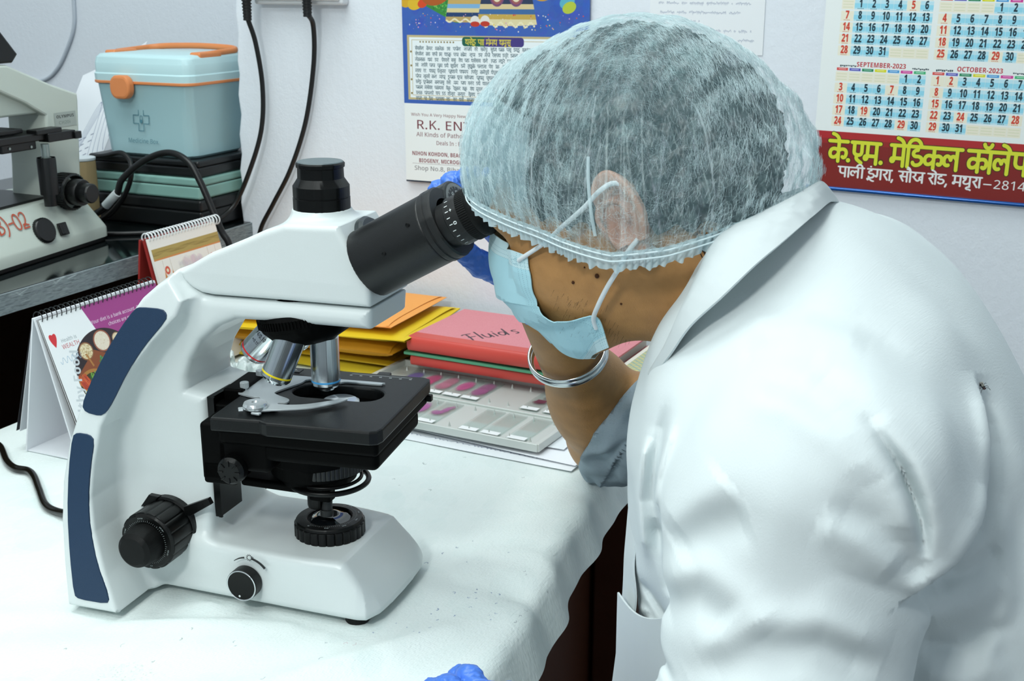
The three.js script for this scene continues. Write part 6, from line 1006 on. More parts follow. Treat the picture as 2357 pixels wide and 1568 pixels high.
  // stray hair at the nape, under the cap
  {
    const hairs = [];
    for (let i = 0; i < 90; i++) { const x = rr(-0.236, -0.204), y = rimY(x) - rr(0.000, 0.013), z = surf(x, y), l = rr(0.006, 0.013), a = rr(-0.5, 0.9); hairs.push(tube([[x, y + 0.004, z], [x + l * 0.4 * Math.cos(a), y - l * 0.4, z + 0.0012], [x + l * 0.9 * Math.cos(a), y - l * 0.7 + 0.002, z + 0.0006]], 0.00035, 4, 4)); }
    const m = part('nape_hair', mergeGeometries(hairs.map(plain)), M(0x0c0907, 0.5), t, 'loose dark hair at the nape'); m.userData.kind = 'stuff';
  }
  // ---- the bouffant cap: thin non-woven sheet with gathers, its fibres, its ruffled elastic edge
  const capTex = canvasTex(2048, 1024, (c, w, h) => {
    c.clearRect(0, 0, w, h); c.fillStyle = 'rgba(178,218,228,0.12)'; c.fillRect(0, 0, w, h);
    // the web is denser in patches and in short strokes that follow the gathers; the rim is at the top of this drawing
    for (let i = 0; i < 2600; i++) { const x = rnd() * w, y = rnd() * h * 0.96, n = fbm2(x / 60, y / 90, 3); if (n < 0.02) continue; c.fillStyle = `rgba(226,243,246,${0.07 * n})`; c.beginPath(); c.ellipse(x, y, rr(6, 26) * (1 + 2 * y / h), rr(12, 44), 0, 0, 7); c.fill(); }
    for (let i = 0; i < 15000; i++) { const x = rnd() * w, y = (1 - Math.sqrt(rnd())) * h, n = 0.5 + 0.5 * fbm2(x / 120, y / 180, 3); c.strokeStyle = `rgba(228,244,247,${0.03 + 0.22 * n * n * rnd()})`; c.lineWidth = rr(0.8, 3.5); const a = 1.57 + rr(-0.35, 0.35), l = rr(6, 34); c.beginPath(); c.moveTo(x, y); c.lineTo(x + l * Math.cos(a), y + l * Math.sin(a)); c.stroke(); }
    for (let i = 0; i < 160; i++) { const x = rnd() * w; c.strokeStyle = `rgba(232,246,249,${rr(0.05, 0.2)})`; c.lineWidth = rr(1, 4); c.beginPath(); c.moveTo(x, 0); c.quadraticCurveTo(x + rr(-20, 20), h * 0.2, x + rr(-40, 40), h * rr(0.2, 0.5)); c.stroke(); }
    c.fillStyle = 'rgba(222,240,244,0.30)'; c.fillRect(0, 0, w, 10);
  });
  capTex.wrapS = THREE.RepeatWrapping;
  const capBump = (ph, v, p) => {
    const front = Math.exp(-((Math.atan2(Math.sin(ph - 2.55), Math.cos(ph - 2.55)) / 0.8) ** 2));
    return 0.0016 * n3(p[0] * 32, p[1] * 32, p[2] * 32) + Math.pow(v, 5) * 0.0024 * Math.sin(ph * 74 + 2 * Math.sin(ph * 9)) + front * sstep(0.35, 0.75, v) * 0.0030 * (Math.abs(Math.sin(ph * 17 + 0.8 * v)) - 0.5) + 0.0040 * sstep(0.55, 0.95, v) * n3(p[0] * 60, p[1] * 60, p[2] * 60) * sstep(-0.26, -0.19, p[0]);
  };
  const capM = new THREE.MeshPhysicalMaterial({ map: capTex, transparent: true, roughness: 0.75, side: THREE.DoubleSide, sheen: 0.4, sheenColor: new THREE.Color(0.8, 0.95, 1.0), sheenRoughness: 0.5 });
  const zero = () => 0;
  const net = part('hair_net', shellGrid(capField, 300, 130, zero, capBump), capM, t, 'pale blue see-through bouffant cap');
  {
    const fib = new THREE.TubeGeometry(new THREE.QuadraticBezierCurve3(V(-0.5, 0, 0), V(0, 0.16, 0), V(0.5, 0, 0)), 4, 0.009, 3), N = 56000;
    const im = new THREE.InstancedMesh(fib, new THREE.MeshStandardMaterial({ color: new THREE.Color().setRGB(0.74, 0.87, 0.90), roughness: 0.6 }), N), mtx = new THREE.Matrix4();
    const psiT = []; for (let i = 0; i <= 360; i++) psiT.push(rimPsi(capField, i / 360 * 6.28319, zero));
    for (let i = 0, tries = 0; i < N && tries < 400000; tries++) {
      const ph = rnd() * 6.28319, pm = psiT[Math.round(ph / 6.28319 * 360)], ps = pm * rnd();
      if (rnd() > Math.sin(ps) + 0.02) continue;
      const d = dirAt(ph, ps), p0 = hit(capField, d), patch = 0.5 + 0.5 * fbm2(p0[0] * 70 + p0[2] * 30, p0[1] * 26, 3); if (rnd() > 0.05 + 2.0 * Math.pow(Math.max(0, patch - 0.28), 1.4)) continue;
      const b = capBump(ph, ps / pm, p0) - rr(0.0002, 0.0016), p = p0.map((q, c) => q + d[c] * b), l = rr(0.003, 0.008);
      const n = V(...d), down = V(0, -1, 0).addScaledVector(n, n.y).normalize(), side = new THREE.Vector3().crossVectors(n, down), a = rr(0, 6.283) * (rnd() < 0.45 ? 1 : 0) + rr(-0.45, 0.45);
      const tx = down.clone().multiplyScalar(Math.cos(a)).addScaledVector(side, Math.sin(a)), ty = new THREE.Vector3().crossVectors(n, tx);
      mtx.makeBasis(tx.multiplyScalar(l), ty.multiplyScalar(l * rr(-0.6, 0.6)), n.multiplyScalar(0.0075)); mtx.elements[4] *= 1; mtx.setPosition(...p);
      im.setMatrixAt(i++, mtx);
    }
    // the gathers lie in several layers over the forehead
    for (let k = 0; k < 3; k++) {
      const lay = gridGeo(70, 24, (u, v) => { const ph = Math.PI + mix(-1.05, 1.05, u), pm = psiT[Math.round(ph / 6.28319 * 360)], ps = pm * mix(0.62 + 0.05 * k, 1, v), d = dirAt(ph, ps), p = hit(capField, d), b = -0.0025 - 0.0022 * k + 0.0016 * Math.sin(ph * (38 + 9 * k) + k * 2 + v * 2) * v - 0.004 * Math.abs(mix(-1, 1, u)) ** 6; return p.map((q, c) => q + d[c] * b); });
      part('front_gather', lay, new THREE.MeshPhysicalMaterial({ color: new THREE.Color().setRGB(0.58, 0.80, 0.87), transparent: true, opacity: 0.22, roughness: 0.7, side: THREE.DoubleSide, sheen: 0.3, sheenColor: new THREE.Color(0.8, 0.95, 1) }), net);
    }
    im.name = 'cap_fibres'; im.userData.kind = 'stuff'; im.castShadow = im.receiveShadow = true; net.add(im);
  }
  {
    const NU = 640, rim = []; for (let i = 0; i <= NU; i++) { const ph = i / NU * 6.28319, ps = rimPsi(capField, ph, zero), d = dirAt(ph, ps); rim.push({ p: hit(capField, d), d, ph }); }
    const ruf = gridGeo(NU, 10, (u, v) => {
      const { p, d, ph } = rim[Math.round(u * NU)], fine = Math.sin(ph * 130 + 3 * Math.sin(ph * 11)), l = Math.hypot(d[0], d[2]) || 1, nx = d[0] / l, nz = d[2] / l;
      const out = -0.0010 + (0.0005 + 0.0017 * v) * fine - 0.004 * v, drop = 0.0135 * v + 0.0012 * v * Math.sin(ph * 65) + 0.0008 * v * Math.sin(ph * 31);
      return [p[0] + nx * out, p[1] - drop + 0.001, p[2] + nz * out];
    });
    part('ruffle', ruf, new THREE.MeshPhysicalMaterial({ color: new THREE.Color().setRGB(0.66, 0.83, 0.88), transparent: true, opacity: 0.78, roughness: 0.6, side: THREE.DoubleSide, sheen: 0.3, sheenColor: new THREE.Color(1, 1, 1) }), net, 'ruffled cap edge');
    for (const dy of [-0.0010, -0.0048]) part('elastic', tube(rim.filter((_, i) => i % 4 === 0).slice(0, -1).map(({ p, d }) => [p[0] * 1 + d[0] * 0.0012, p[1] + dy, p[2] + d[2] * 0.0012]), 0.0006, 360, 5, true), new THREE.MeshStandardMaterial({ color: new THREE.Color().setRGB(0.75, 0.88, 0.92), roughness: 0.6 }), net, 'white elastic thread');
    const seamP = [[1.52, 0.72], [1.50, 0.80], [1.47, 0.88], [1.44, 0.95]].map(([ph, v]) => { const d = dirAt(ph - 0.02, rimPsi(capField, ph - 0.02, zero) * v), p = hit(capField, d); return p.map((q, c) => q + d[c] * 0.0012); });
    part('cap_pleat', tube(seamP, 0.0013, 20, 6), new THREE.MeshPhysicalMaterial({ color: new THREE.Color().setRGB(0.7, 0.86, 0.9), transparent: true, opacity: 0.42, roughness: 0.6 }), net, 'folded strip of the cap');
  }
  // ---- face mask: pleated sheet from the bridge of the nose to under the chin
  {
    const mid = curve([[-0.4125, 1.0895, 0.705], [-0.4155, 1.0680, 0.705], [-0.4100, 1.0440, 0.705], [-0.3960, 1.0270, 0.705], [-0.3765, 1.0125, 0.705], [-0.3490, 0.9985, 0.705], [-0.3250, 0.9930, 0.705]]);
    const near = curve([[-0.3500, 1.0840, 0.7625], [-0.3490, 1.0700, 0.7650], [-0.3480, 1.0540, 0.7660], [-0.3400, 1.0400, 0.7680], [-0.3230, 1.0385, 0.7690], [-0.3010, 1.0440, 0.7660], [-0.2965, 1.0190, 0.7550]]);
    const f = (u, v) => {
      const s = u * 2 - 1, k = Math.abs(s), m = mid.getPoint(v), n = near.getPoint(v), out = Math.sin(k * Math.PI) * 0.008, w = k * k * (2.2 - 1.2 * k);
      const kk = mix(k, w, 0.55), pl = (q, wd) => Math.max(0, 1 - Math.abs(v - q) / wd) * (v > q ? 0.35 : 1), pleat = (pl(0.40, 0.10) + pl(0.60, 0.09) + pl(0.78, 0.08)) * 0.0040 * (0.5 + 0.5 * (1 - k)) + 0.0007 * n3(u * 5, v * 6, 2);
      const x = mix(m.x, n.x, kk) - out * 0.75 - pleat * 0.85, y = mix(m.y, n.y, kk) - out * 0.20 - pleat * 0.45, z = 0.705 + s * (n.z - 0.705) * (0.55 + 0.45 * Math.sin(k * Math.PI / 2)) / (0.55 + 0.45) + Math.sign(s) * out * 0.35;
      const p = [x, y, z]; for (let i = 0; i < 12; i++) { const d = headField(...p); if (d > 0.0022) break; const e = 0.001, g = [headField(p[0] + e, p[1], p[2]) - d, headField(p[0], p[1] + e, p[2]) - d, headField(p[0], p[1], p[2] + e) - d], l = Math.hypot(...g) || 1; for (let c = 0; c < 3; c++) p[c] += g[c] / l * (0.0025 - d) * 0.8; }
      return p;
    };
    const tex = canvasTex(1024, 1024, (c, w, h) => {
      c.fillStyle = '#b4e2ee'; c.fillRect(0, 0, w, h);
      for (let i = 0; i < 16000; i++) { c.fillStyle = i % 2 ? 'rgba(255,255,255,0.06)' : 'rgba(110,190,215,0.07)'; c.fillRect(rnd() * w, rnd() * h, rr(1, 4), rr(1, 3)); }
      c.fillStyle = '#cdeaf1'; c.fillRect(0, 0, w, 120); c.fillRect(0, h - 60, w, 60);
      c.fillStyle = '#86b9c8'; for (const y of [62, 92, 118, h - 50, h - 76]) for (let x = 4; x < w; x += 13) c.fillRect(x, y, 7, 3);
      for (const x of [w - 60, w - 40, w - 20, 20, 40, 60]) for (let y = 8; y < h; y += 15) c.fillRect(x, y, 3, 7);
      for (const x of [w - 80, 80]) for (const y of [70, h - 100]) for (let i = 0; i < 60; i++) c.fillRect(x + rr(-22, 22), y + rr(-34, 34), 4, 3);
    });
    const mk = part('face_mask', sheet(72, 90, (u, v) => f(u, 1 - v), 0.0007), new THREE.MeshPhysicalMaterial({ map: tex, roughness: 0.75, side: THREE.DoubleSide, sheen: 0.15, sheenColor: new THREE.Color(1, 1, 1) }), t, 'pale blue pleated face mask');
    const loopM = M(0xe6eef2, 0.7);
    part('ear_loop', tube([f(0.955, 0.055), f(0.985, 0.02).map((q, c) => q + [0.0005, 0.001, 0.0016][c]), [-0.3350, 1.0975, 0.7800], [-0.3185, 1.1114, 0.7905], [-0.3001, 1.1274, 0.7960], [-0.2880, 1.1400, 0.7985], [-0.2790, 1.1450, 0.7960], [-0.2690, 1.1400, 0.7900]], 0.0017, 50, 8), loopM, mk, 'white ear loop');
    part('ear_loop', tube([f(0.955, 0.885), f(0.98, 0.83).map((q, c) => q + [0.0005, 0.001, 0.0012][c]), [-0.2960, 1.0560, 0.7770], [-0.2867, 1.0717, 0.7850], [-0.2760, 1.0880, 0.7910], [-0.2700, 1.0990, 0.7930], [-0.2640, 1.1080, 0.7900]], 0.0017, 50, 8), loopM, mk, 'white ear loop');
  }
  // ---- white coat
  const cotBump = noiseTex(512, (u, v) => 0.5 + 0.16 * tile(u, v, 14) + 0.2 * tile(u, v, 50) + 0.15 * tile(u, v, 90)); cotBump.repeat.set(9, 9);
  const cotton = new THREE.MeshPhysicalMaterial({ color: new THREE.Color().setRGB(0.69, 0.755, 0.77), roughness: 0.9, bumpMap: cotBump, bumpScale: 0.0002, sheen: 0.2, sheenColor: new THREE.Color(0.85, 0.95, 1), sheenRoughness: 0.6, side: THREE.DoubleSide });
  {
    const chest = ellipsoid([-0.140, 0.930, 0.700], [0.126, 0.185, 0.178], [[0.93, 0.30, 0.20], [-0.30, 0.954, 0], [-0.19, -0.06, 0.98]]), yoke = capsule([-0.160, 1.020, 0.560], [-0.118, 0.985, 0.862], 0.074, 0.082), nape = ellipsoid([-0.178, 1.052, 0.700], [0.072, 0.068, 0.088]), belly = capsule([-0.125, 0.90, 0.700], [0.055, 0.60, 0.720], 0.130, 0.165), hips = ellipsoid([0.05, 0.56, 0.72], [0.20, 0.12, 0.21]);
    const sleeve = capsule([-0.130, 0.965, 0.866], [-0.124, 0.800, 0.945], 0.079, 0.064), foreSl = capsule([-0.112, 0.765, 0.965], [-0.268, 0.772, 0.925], 0.045, 0.038), farSl = capsule([-0.165, 0.985, 0.555], [-0.245, 0.905, 0.520], 0.072, 0.066);
    const front = capsule([-0.228, 0.975, 0.752], [-0.220, 0.60, 0.765], 0.030, 0.050), frontFar = capsule([-0.236, 0.955, 0.66], [-0.222, 0.60, 0.66], 0.028, 0.045);
    // folds drawn on the side that faces the photographer, in a plane 25 degrees off the wall: [points, half width, height]
    const fold = (pts, w0, h) => { const w = w0 > 0.0065 ? w0 * 1.25 : w0, X = pts.map((p) => p[0]), Y = pts.map((p) => p[1]); return { d: polyDist(pts.map(([x, y]) => [x, y, 0])), w, h, b: [Math.min(...X) - 3 * w, Math.max(...X) + 3 * w, Math.min(...Y) - 3 * w, Math.max(...Y) + 3 * w] }; };
    const folds = [
      fold([[-0.118, 1.024], [-0.101, 1.006], [-0.090, 0.990], [-0.083, 0.972], [-0.080, 0.955]], 0.008, 0.005),
      fold([[-0.1685, 1.0400], [-0.1420, 1.0355], [-0.1154, 1.0205], [-0.0885, 0.9976], [-0.0716, 0.9731]], 0.0085, -0.0052), fold([[-0.1725, 1.0270], [-0.1420, 1.0215], [-0.1180, 1.0060], [-0.0980, 0.9850]], 0.009, 0.0045),
      fold([[-0.1325, 1.0477], [-0.1114, 1.0346], [-0.0952, 1.0182]], 0.007, -0.004), fold([[-0.2108, 0.9373], [-0.1889, 0.9595], [-0.1730, 0.9741]], 0.010, 0.006), fold([[-0.205, 0.925], [-0.180, 0.945], [-0.160, 0.953]], 0.010, -0.006),
      fold([[-0.1194, 0.9696], [-0.0958, 0.9628], [-0.0770, 0.9496], [-0.0658, 0.9350]], 0.007, -0.005), fold([[-0.125, 0.957], [-0.100, 0.950], [-0.080, 0.938]], 0.008, 0.005), fold([[-0.2146, 0.8839], [-0.1861, 0.8997], [-0.1685, 0.8883]], 0.010, -0.007), fold([[-0.2146, 0.905], [-0.186, 0.917], [-0.160, 0.905], [-0.145, 0.890]], 0.010, 0.006),
      fold([[-0.1897, 0.8518], [-0.1512, 0.8800], [-0.1189, 0.8877], [-0.0864, 0.8776]], 0.009, -0.007), fold([[-0.185, 0.868], [-0.150, 0.893], [-0.118, 0.902], [-0.080, 0.893]], 0.009, 0.006), fold([[-0.1715, 0.8372], [-0.1254, 0.8647], [-0.0850, 0.8598]], 0.008, 0.006),
      fold([[-0.0593, 0.8902], [-0.0322, 0.8911], [-0.0017, 0.9129]], 0.006, -0.006), fold([[-0.0606, 0.9045], [-0.0279, 0.9208], [-0.0047, 0.9400]], 0.007, 0.005), fold([[-0.0529, 0.9293], [-0.0301, 0.9427], [-0.0108, 0.9606]], 0.006, -0.004), fold([[-0.058, 0.872], [-0.028, 0.870], [0.0, 0.885]], 0.007, 0.005), fold([[-0.055, 0.855], [-0.02, 0.850], [0.01, 0.86]], 0.006, -0.005), fold([[-0.012, 0.99], [-0.004, 0.93], [-0.02, 0.87]], 0.006, 0.004),
      fold([[-0.1686, 1.0887], [-0.1408, 1.0944], [-0.1083, 1.0903], [-0.0781, 1.0734]], 0.007, -0.0030), fold([[-0.1729, 1.0721], [-0.1374, 1.0817], [-0.1020, 1.0729]], 0.008, 0.0030), fold([[-0.1772, 1.0525], [-0.1512, 1.0587], [-0.1254, 1.0541]], 0.008, -0.0028),
      fold([[-0.2224, 1.0181], [-0.2269, 0.9823], [-0.2273, 0.9523], [-0.2186, 0.9143]], 0.0050, -0.006), fold([[-0.2134, 1.0050], [-0.2206, 0.9686], [-0.2227, 0.9441]], 0.0035, 0.005), fold([[-0.2346, 0.9958], [-0.2390, 0.9502], [-0.2333, 0.9081]], 0.0045, 0.006), fold([[-0.2417, 0.8889], [-0.2198, 0.8636], [-0.1981, 0.8432]], 0.004, -0.006), fold([[-0.245, 0.87], [-0.225, 0.845], [-0.205, 0.82]], 0.005, 0.006), fold([[-0.2380, 0.8657], [-0.2412, 0.8163]], 0.005, -0.006), fold([[-0.2275, 0.94], [-0.221, 0.91], [-0.214, 0.885]], 0.005, -0.005),
    ];
    const flap = [[-0.0654, 0.9299], [-0.0473, 0.9474], [-0.0331, 0.9724], [-0.0263, 0.9978], [-0.0255, 1.0294], [-0.0293, 1.0545], [-0.0343, 1.0740]], flapD = polyDist(flap.map(([x, y]) => [x, y, 0]));
    const slitD = polyDist([[-0.1045, 1.0262, 0], [-0.0921, 1.0106, 0], [-0.0810, 0.9961, 0], [-0.0736, 0.9810, 0], [-0.0685, 0.9654, 0], [-0.0657, 0.9477, 0]]);          // the armhole, where the cloth folds in on itself
    const neckHole = capsule([-0.30, 1.09, 0.705], [-0.175, 1.035, 0.705], 0.060, 0.050);
    const coatField = (x, y, z) => {
      let d = smin(chest(x, y, z), belly(x, y, z), 0.06); d = smin(d, hips(x, y, z), 0.07); d = smin(d, yoke(x, y, z), 0.055); d = smin(d, nape(x, y, z), 0.035); d = smin(d, farSl(x, y, z), 0.03);
      d = smin(d, smin(front(x, y, z), frontFar(x, y, z), 0.02), 0.035);
      const u0 = x - (z - 0.85) * 0.1884, v0 = y - (z - 0.85) * 0.4352, tight = sstep(1.035, 1.000, v0) * sstep(-0.15, -0.11, u0);
      d = smin(d, smin(sleeve(x, y, z), foreSl(x, y, z), 0.03), mix(0.024, 0.0015, tight));
      // neck opening
      d = smax(d, -neckHole(x, y, z), 0.008);
      if (d > 0.022 || d < -0.026) return d;
      const near = sstep(0.70, 0.76, z), u = x - (z - 0.85) * 0.1884, v = y - (z - 0.85) * 0.4352;
      let h = 0.0022 * n3(x * 14, y * 14, z * 14);
      for (const f of folds) { if (u < f.b[0] || u > f.b[1] || v < f.b[2] || v > f.b[3]) continue; const [q, tt] = f.d(u, v, 0); if (q < f.w * 3) h += 0.72 * f.h * Math.exp(-((q / f.w) ** 2)) * Math.min(1, 6 * tt + 0.15, 6 * (1 - tt) + 0.15); }
      { const [q, tt] = flapD(u, v, 0); let k = Math.min(flap.length - 2, Math.floor(tt * (flap.length - 1))); const a = flap[k], b = flap[k + 1], s = (b[0] - a[0]) * (v - a[1]) - (b[1] - a[1]) * (u - a[0]) > 0 ? 1 : -1; if (q < 0.03) h += s > 0 ? 0.005 * Math.exp(-((q / 0.009) ** 2)) * Math.min(1, 5 * (1 - tt)) : -0.009 * Math.exp(-((q / 0.012) ** 2)) * Math.min(1, 4 * (1 - tt)) * (1 - Math.exp(-((q / 0.002) ** 2))); }
      // along the armhole the cloth folds in on itself between two soft rolls
      if (u < -0.03 && u > -0.14 && v > 0.91 && v < 1.05) { const [q, tt] = slitD(u, v, 0); if (q < 0.03) h += (0.0030 * Math.exp(-(((q - 0.009) / 0.007) ** 2)) - 0.0135 * Math.exp(-((q / 0.0036) ** 2))) * Math.pow(Math.sin(Math.PI * clamp(tt, 0, 1)), 0.8) * Math.min(1, 0.35 + 1.4 * tt); }
      d -= h * near;
      return smax(d, 0.440 - y, 0.01);
    };
    const coat = part('lab_coat', sdfMesh(coatField, [-0.36, 0.43, 0.43], [0.26, 1.15, 1.03], 0.0025), cotton, t, 'white cotton laboratory coat');
    const onCoat = (u, v) => { let z = 1.06; for (let i = 0; i < 120; i++) { const d = coatField(u + (z - 0.85) * 0.1884, v + (z - 0.85) * 0.4352, z); if (d < 0.0004) break; z -= Math.max(0.0004, d * 0.7); if (z < 0.6) break; } return [u + (z - 0.85) * 0.1884, v + (z - 0.85) * 0.4352, z]; };
    const fl = onCoat(-0.0277, 1.0660);
    flyAt = fl;
    // collar leaf round the near side of the neck and over to the far side
    const A = curve([[-0.205, 1.105, 0.640], [-0.178, 1.130, 0.672], [-0.1665, 1.1376, 0.7020], [-0.1741, 1.1335, 0.7350], [-0.1940, 1.1228, 0.7580], [-0.2143, 1.1106, 0.7720], [-0.2221, 1.0892, 0.7850], [-0.2318, 1.0613, 0.7900], [-0.2404, 1.0341, 0.7880], [-0.2544, 1.0051, 0.7800]]);
    const B = curve([[-0.185, 1.085, 0.610], [-0.160, 1.112, 0.650], [-0.1570, 1.1265, 0.7020], [-0.1580, 1.1255, 0.7550], [-0.1676, 1.1148, 0.7930], [-0.1791, 1.1028, 0.8150], [-0.1946, 1.0846, 0.8290], [-0.2139, 1.0636, 0.8280], [-0.2311, 1.0379, 0.8150], [-0.2482, 1.0155, 0.7970]]);
    part('collar', sheet(70, 10, (u, v) => { const a = A.getPoint(u), b = B.getPoint(u), k = v, bow = 0.006 * Math.sin(Math.PI * k); return [mix(b.x, a.x, k) - bow * 0.2, mix(b.y, a.y, k) + bow, mix(b.z, a.z, k) + bow * 0.6]; }, 0.0016), cotton, coat, 'turned down coat collar');
    // front edge band and pocket mouth
    const band = curve([[-0.2560, 1.004, 0.778], [-0.2640, 0.975, 0.772], [-0.2700, 0.930, 0.774], [-0.2715, 0.880, 0.776], [-0.2720, 0.840, 0.778], [-0.2780, 0.770, 0.780], [-0.2850, 0.690, 0.785], [-0.292, 0.60, 0.79]]);
    part('front_band', sheet(60, 8, (u, v) => { const p = band.getPoint(u), w = 0.030 * v; return [p.x + w * 0.52 + 0.0016 * Math.sin(u * 26) * v, p.y, p.z + w * 0.75 + 0.0022 * Math.sin(u * 14 + 1)]; }, 0.0016), cotton, coat, 'front edge of the coat');
    const pk = sheet(24, 14, (u, v) => { const sag = 0.006 * Math.sin(Math.PI * u); return [mix(-0.2690, -0.2140, u), 0.8500 - sag * (1 - v) - v * 0.090 + u * 0.012, mix(0.790, 0.822, u) + 0.010 * Math.sin(Math.PI * u) * (1 - v) + 0.004]; }, 0.0014);
    part('pocket', pk, cotton, coat, 'gaping side pocket');
  }
  // ---- rolled grey shirt sleeve at the far elbow
  {
    const denimTex = canvasTex(512, 512, (c, w, h) => { c.fillStyle = '#9aabb6'; c.fillRect(0, 0, w, h); for (let i = 0; i < 30000; i++) { const g = rr(-26, 26); c.fillStyle = `rgba(${146 + g},${163 + g},${175 + g},0.35)`; c.fillRect(rnd() * w, rnd() * h, rr(1, 5), 1); } });
    denimTex.wrapS = denimTex.wrapT = THREE.RepeatWrapping; denimTex.repeat.set(6, 6);
    const ua = capsule([-0.420, 0.8020, 0.385], [-0.250, 0.905, 0.500], 0.047, 0.066), cuff = capsule([-0.420, 0.8020, 0.385], [-0.418, 0.868, 0.450], 0.0480, 0.0500), pn = [-0.838, 0.545, 0.0], P0 = [-0.3980, 0.8600, 0.42];
    const sl = (x, y, z) => {
      let d = smin(ua(x, y, z), cuff(x, y, z), 0.02);
      const q = (x - P0[0]) * pn[0] + (y - P0[1]) * pn[1];
      d -= 0.0022 * Math.sin((q + 0.02) * 210 + 2 * n3(x * 20, y * 20, z * 20)) + 0.003 * n3(x * 24, y * 24, z * 24);
      d = smin(d, Math.max(d - 0.0035, Math.abs(q + 0.017) - 0.016), 0.002);                 // the turned cuff stands proud
      d = smax(d, q, 0.003); d = smax(d, -(y - T - 0.0025), 0.004);
      return smax(d, -(Math.min(fore(x, y, z), muscle(x, y, z)) - 0.003 + (q < -0.02 ? 0.05 : 0)), 0.002);
    };
    const g = part('shirt_sleeve', sdfMesh(sl, [-0.50, 0.748, 0.315], [-0.20, 0.985, 0.60], 0.0035), new THREE.MeshStandardMaterial({ map: denimTex, roughness: 0.85, side: 2 }), t, 'rolled grey denim shirt sleeve');
    const st = []; for (let i = 0; i < 16; i++) { const k = i / 15; st.push([mix(-0.452, -0.400, k), mix(0.790, 0.842, k), 0.468 + 0.012 * Math.sin(k * 3)]); }
    void st; void g;
  }
  // ---- steel bangles
  {
    const c = [-0.4220, 0.9310, 0.5230], n = V(WR[0] - EL[0] - 0.02, WR[1] - EL[1], WR[2] - EL[2] - 0.06).normalize(), q = new THREE.Quaternion().setFromUnitVectors(V(0, 0, 1), n), steel = M(0xd4dadc, 0.16, { metalness: 1 });
    part('bangle', new THREE.TorusGeometry(0.0365, 0.0026, 12, 72).scale(1, 0.92, 1.3).applyQuaternion(q).translate(...c), steel, t, 'polished steel bangle');
    part('bangle', new THREE.TorusGeometry(0.0370, 0.0016, 10, 72).scale(1, 0.92, 1.2).applyQuaternion(q).translate(c[0] + n.x * 0.006, c[1] + n.y * 0.006, c[2] + n.z * 0.006), steel, t, 'thin polished steel bangle');
  }
  // ---- blue gloves
  {
    const nitrile = new THREE.MeshPhysicalMaterial({ color: 0x4b7fe2, roughness: 0.42, clearcoat: 0.1, side: 2 });
    const chain = (pts, r0, r1) => { const cs = []; for (let i = 0; i < pts.length - 1; i++) cs.push(capsule(pts[i], pts[i + 1], mix(r0, r1, i / (pts.length - 1)), mix(r0, r1, (i + 1) / (pts.length - 1)))); return (x, y, z) => { let d = 1e9; for (const c of cs) d = smin(d, c(x, y, z), 0.004); return d; }; };
    const glove = (palm, fingers, box_, wr) => {
      const fs = fingers.map(([p, a, b]) => chain(p, a, b));
      const f = (x, y, z) => {
        let d = palm(x, y, z), e = 1e9; for (const g of fs) e = Math.min(e, g(x, y, z));
        d = smin(d, e, 0.008); return d - 0.0007 * n3(x * 110, y * 110, z * 110) - 0.0005 * n3(x * 260, y * 200, z * 260);
      };
      return sdfMesh(f, box_[0], box_[1], 0.0024);
    };
    // far hand on the far eyepiece: fingers curl over the tube
    const p1 = capsule([-0.4210, 1.006, 0.587], [-0.4380, 1.0640, 0.6080], 0.0235, 0.0215), p2 = capsule([-0.4180, 1.0120, 0.5900], [-0.4260, 1.0770, 0.6040], 0.021, 0.019), cuffR = capsule([-0.4200, 1.004, 0.586], [-0.4230, 1.016, 0.592], 0.0270, 0.0250);
    part('glove', glove((x, y, z) => smin(smin(p1(x, y, z), p2(x, y, z), 0.015), cuffR(x, y, z), 0.012), [
      [[[-0.4520, 1.0640, 0.6120], [-0.4790, 1.0910, 0.6240], [-0.4920, 1.1010, 0.6420]], 0.0108, 0.0098], [[[-0.4460, 1.0720, 0.6100], [-0.4680, 1.1030, 0.6220], [-0.4790, 1.1085, 0.6430]], 0.0112, 0.0104], [[[-0.4390, 1.0770, 0.6070], [-0.4560, 1.1090, 0.6190], [-0.4650, 1.1130, 0.6410]], 0.0110, 0.0106], [[[-0.4320, 1.0780, 0.6040], [-0.4430, 1.1080, 0.6140], [-0.4510, 1.1130, 0.6340]], 0.0098, 0.0092], [[[-0.4420, 1.0250, 0.6120], [-0.4560, 1.0400, 0.6370], [-0.4660, 1.0540, 0.6500]], 0.0115, 0.0100]],
      [[-0.515, 0.94, 0.535], [-0.395, 1.13, 0.670]]), nitrile, t, 'blue nitrile glove on the far hand');
    // near hand flat on the cloth at the bottom edge of the picture
    const W2 = [-0.285, 0.782, 0.905], q1 = capsule(W2, [-0.340, 0.776, 0.868], 0.026, 0.021), q2 = capsule([-0.305, 0.780, 0.912], [-0.345, 0.774, 0.888], 0.020, 0.017);
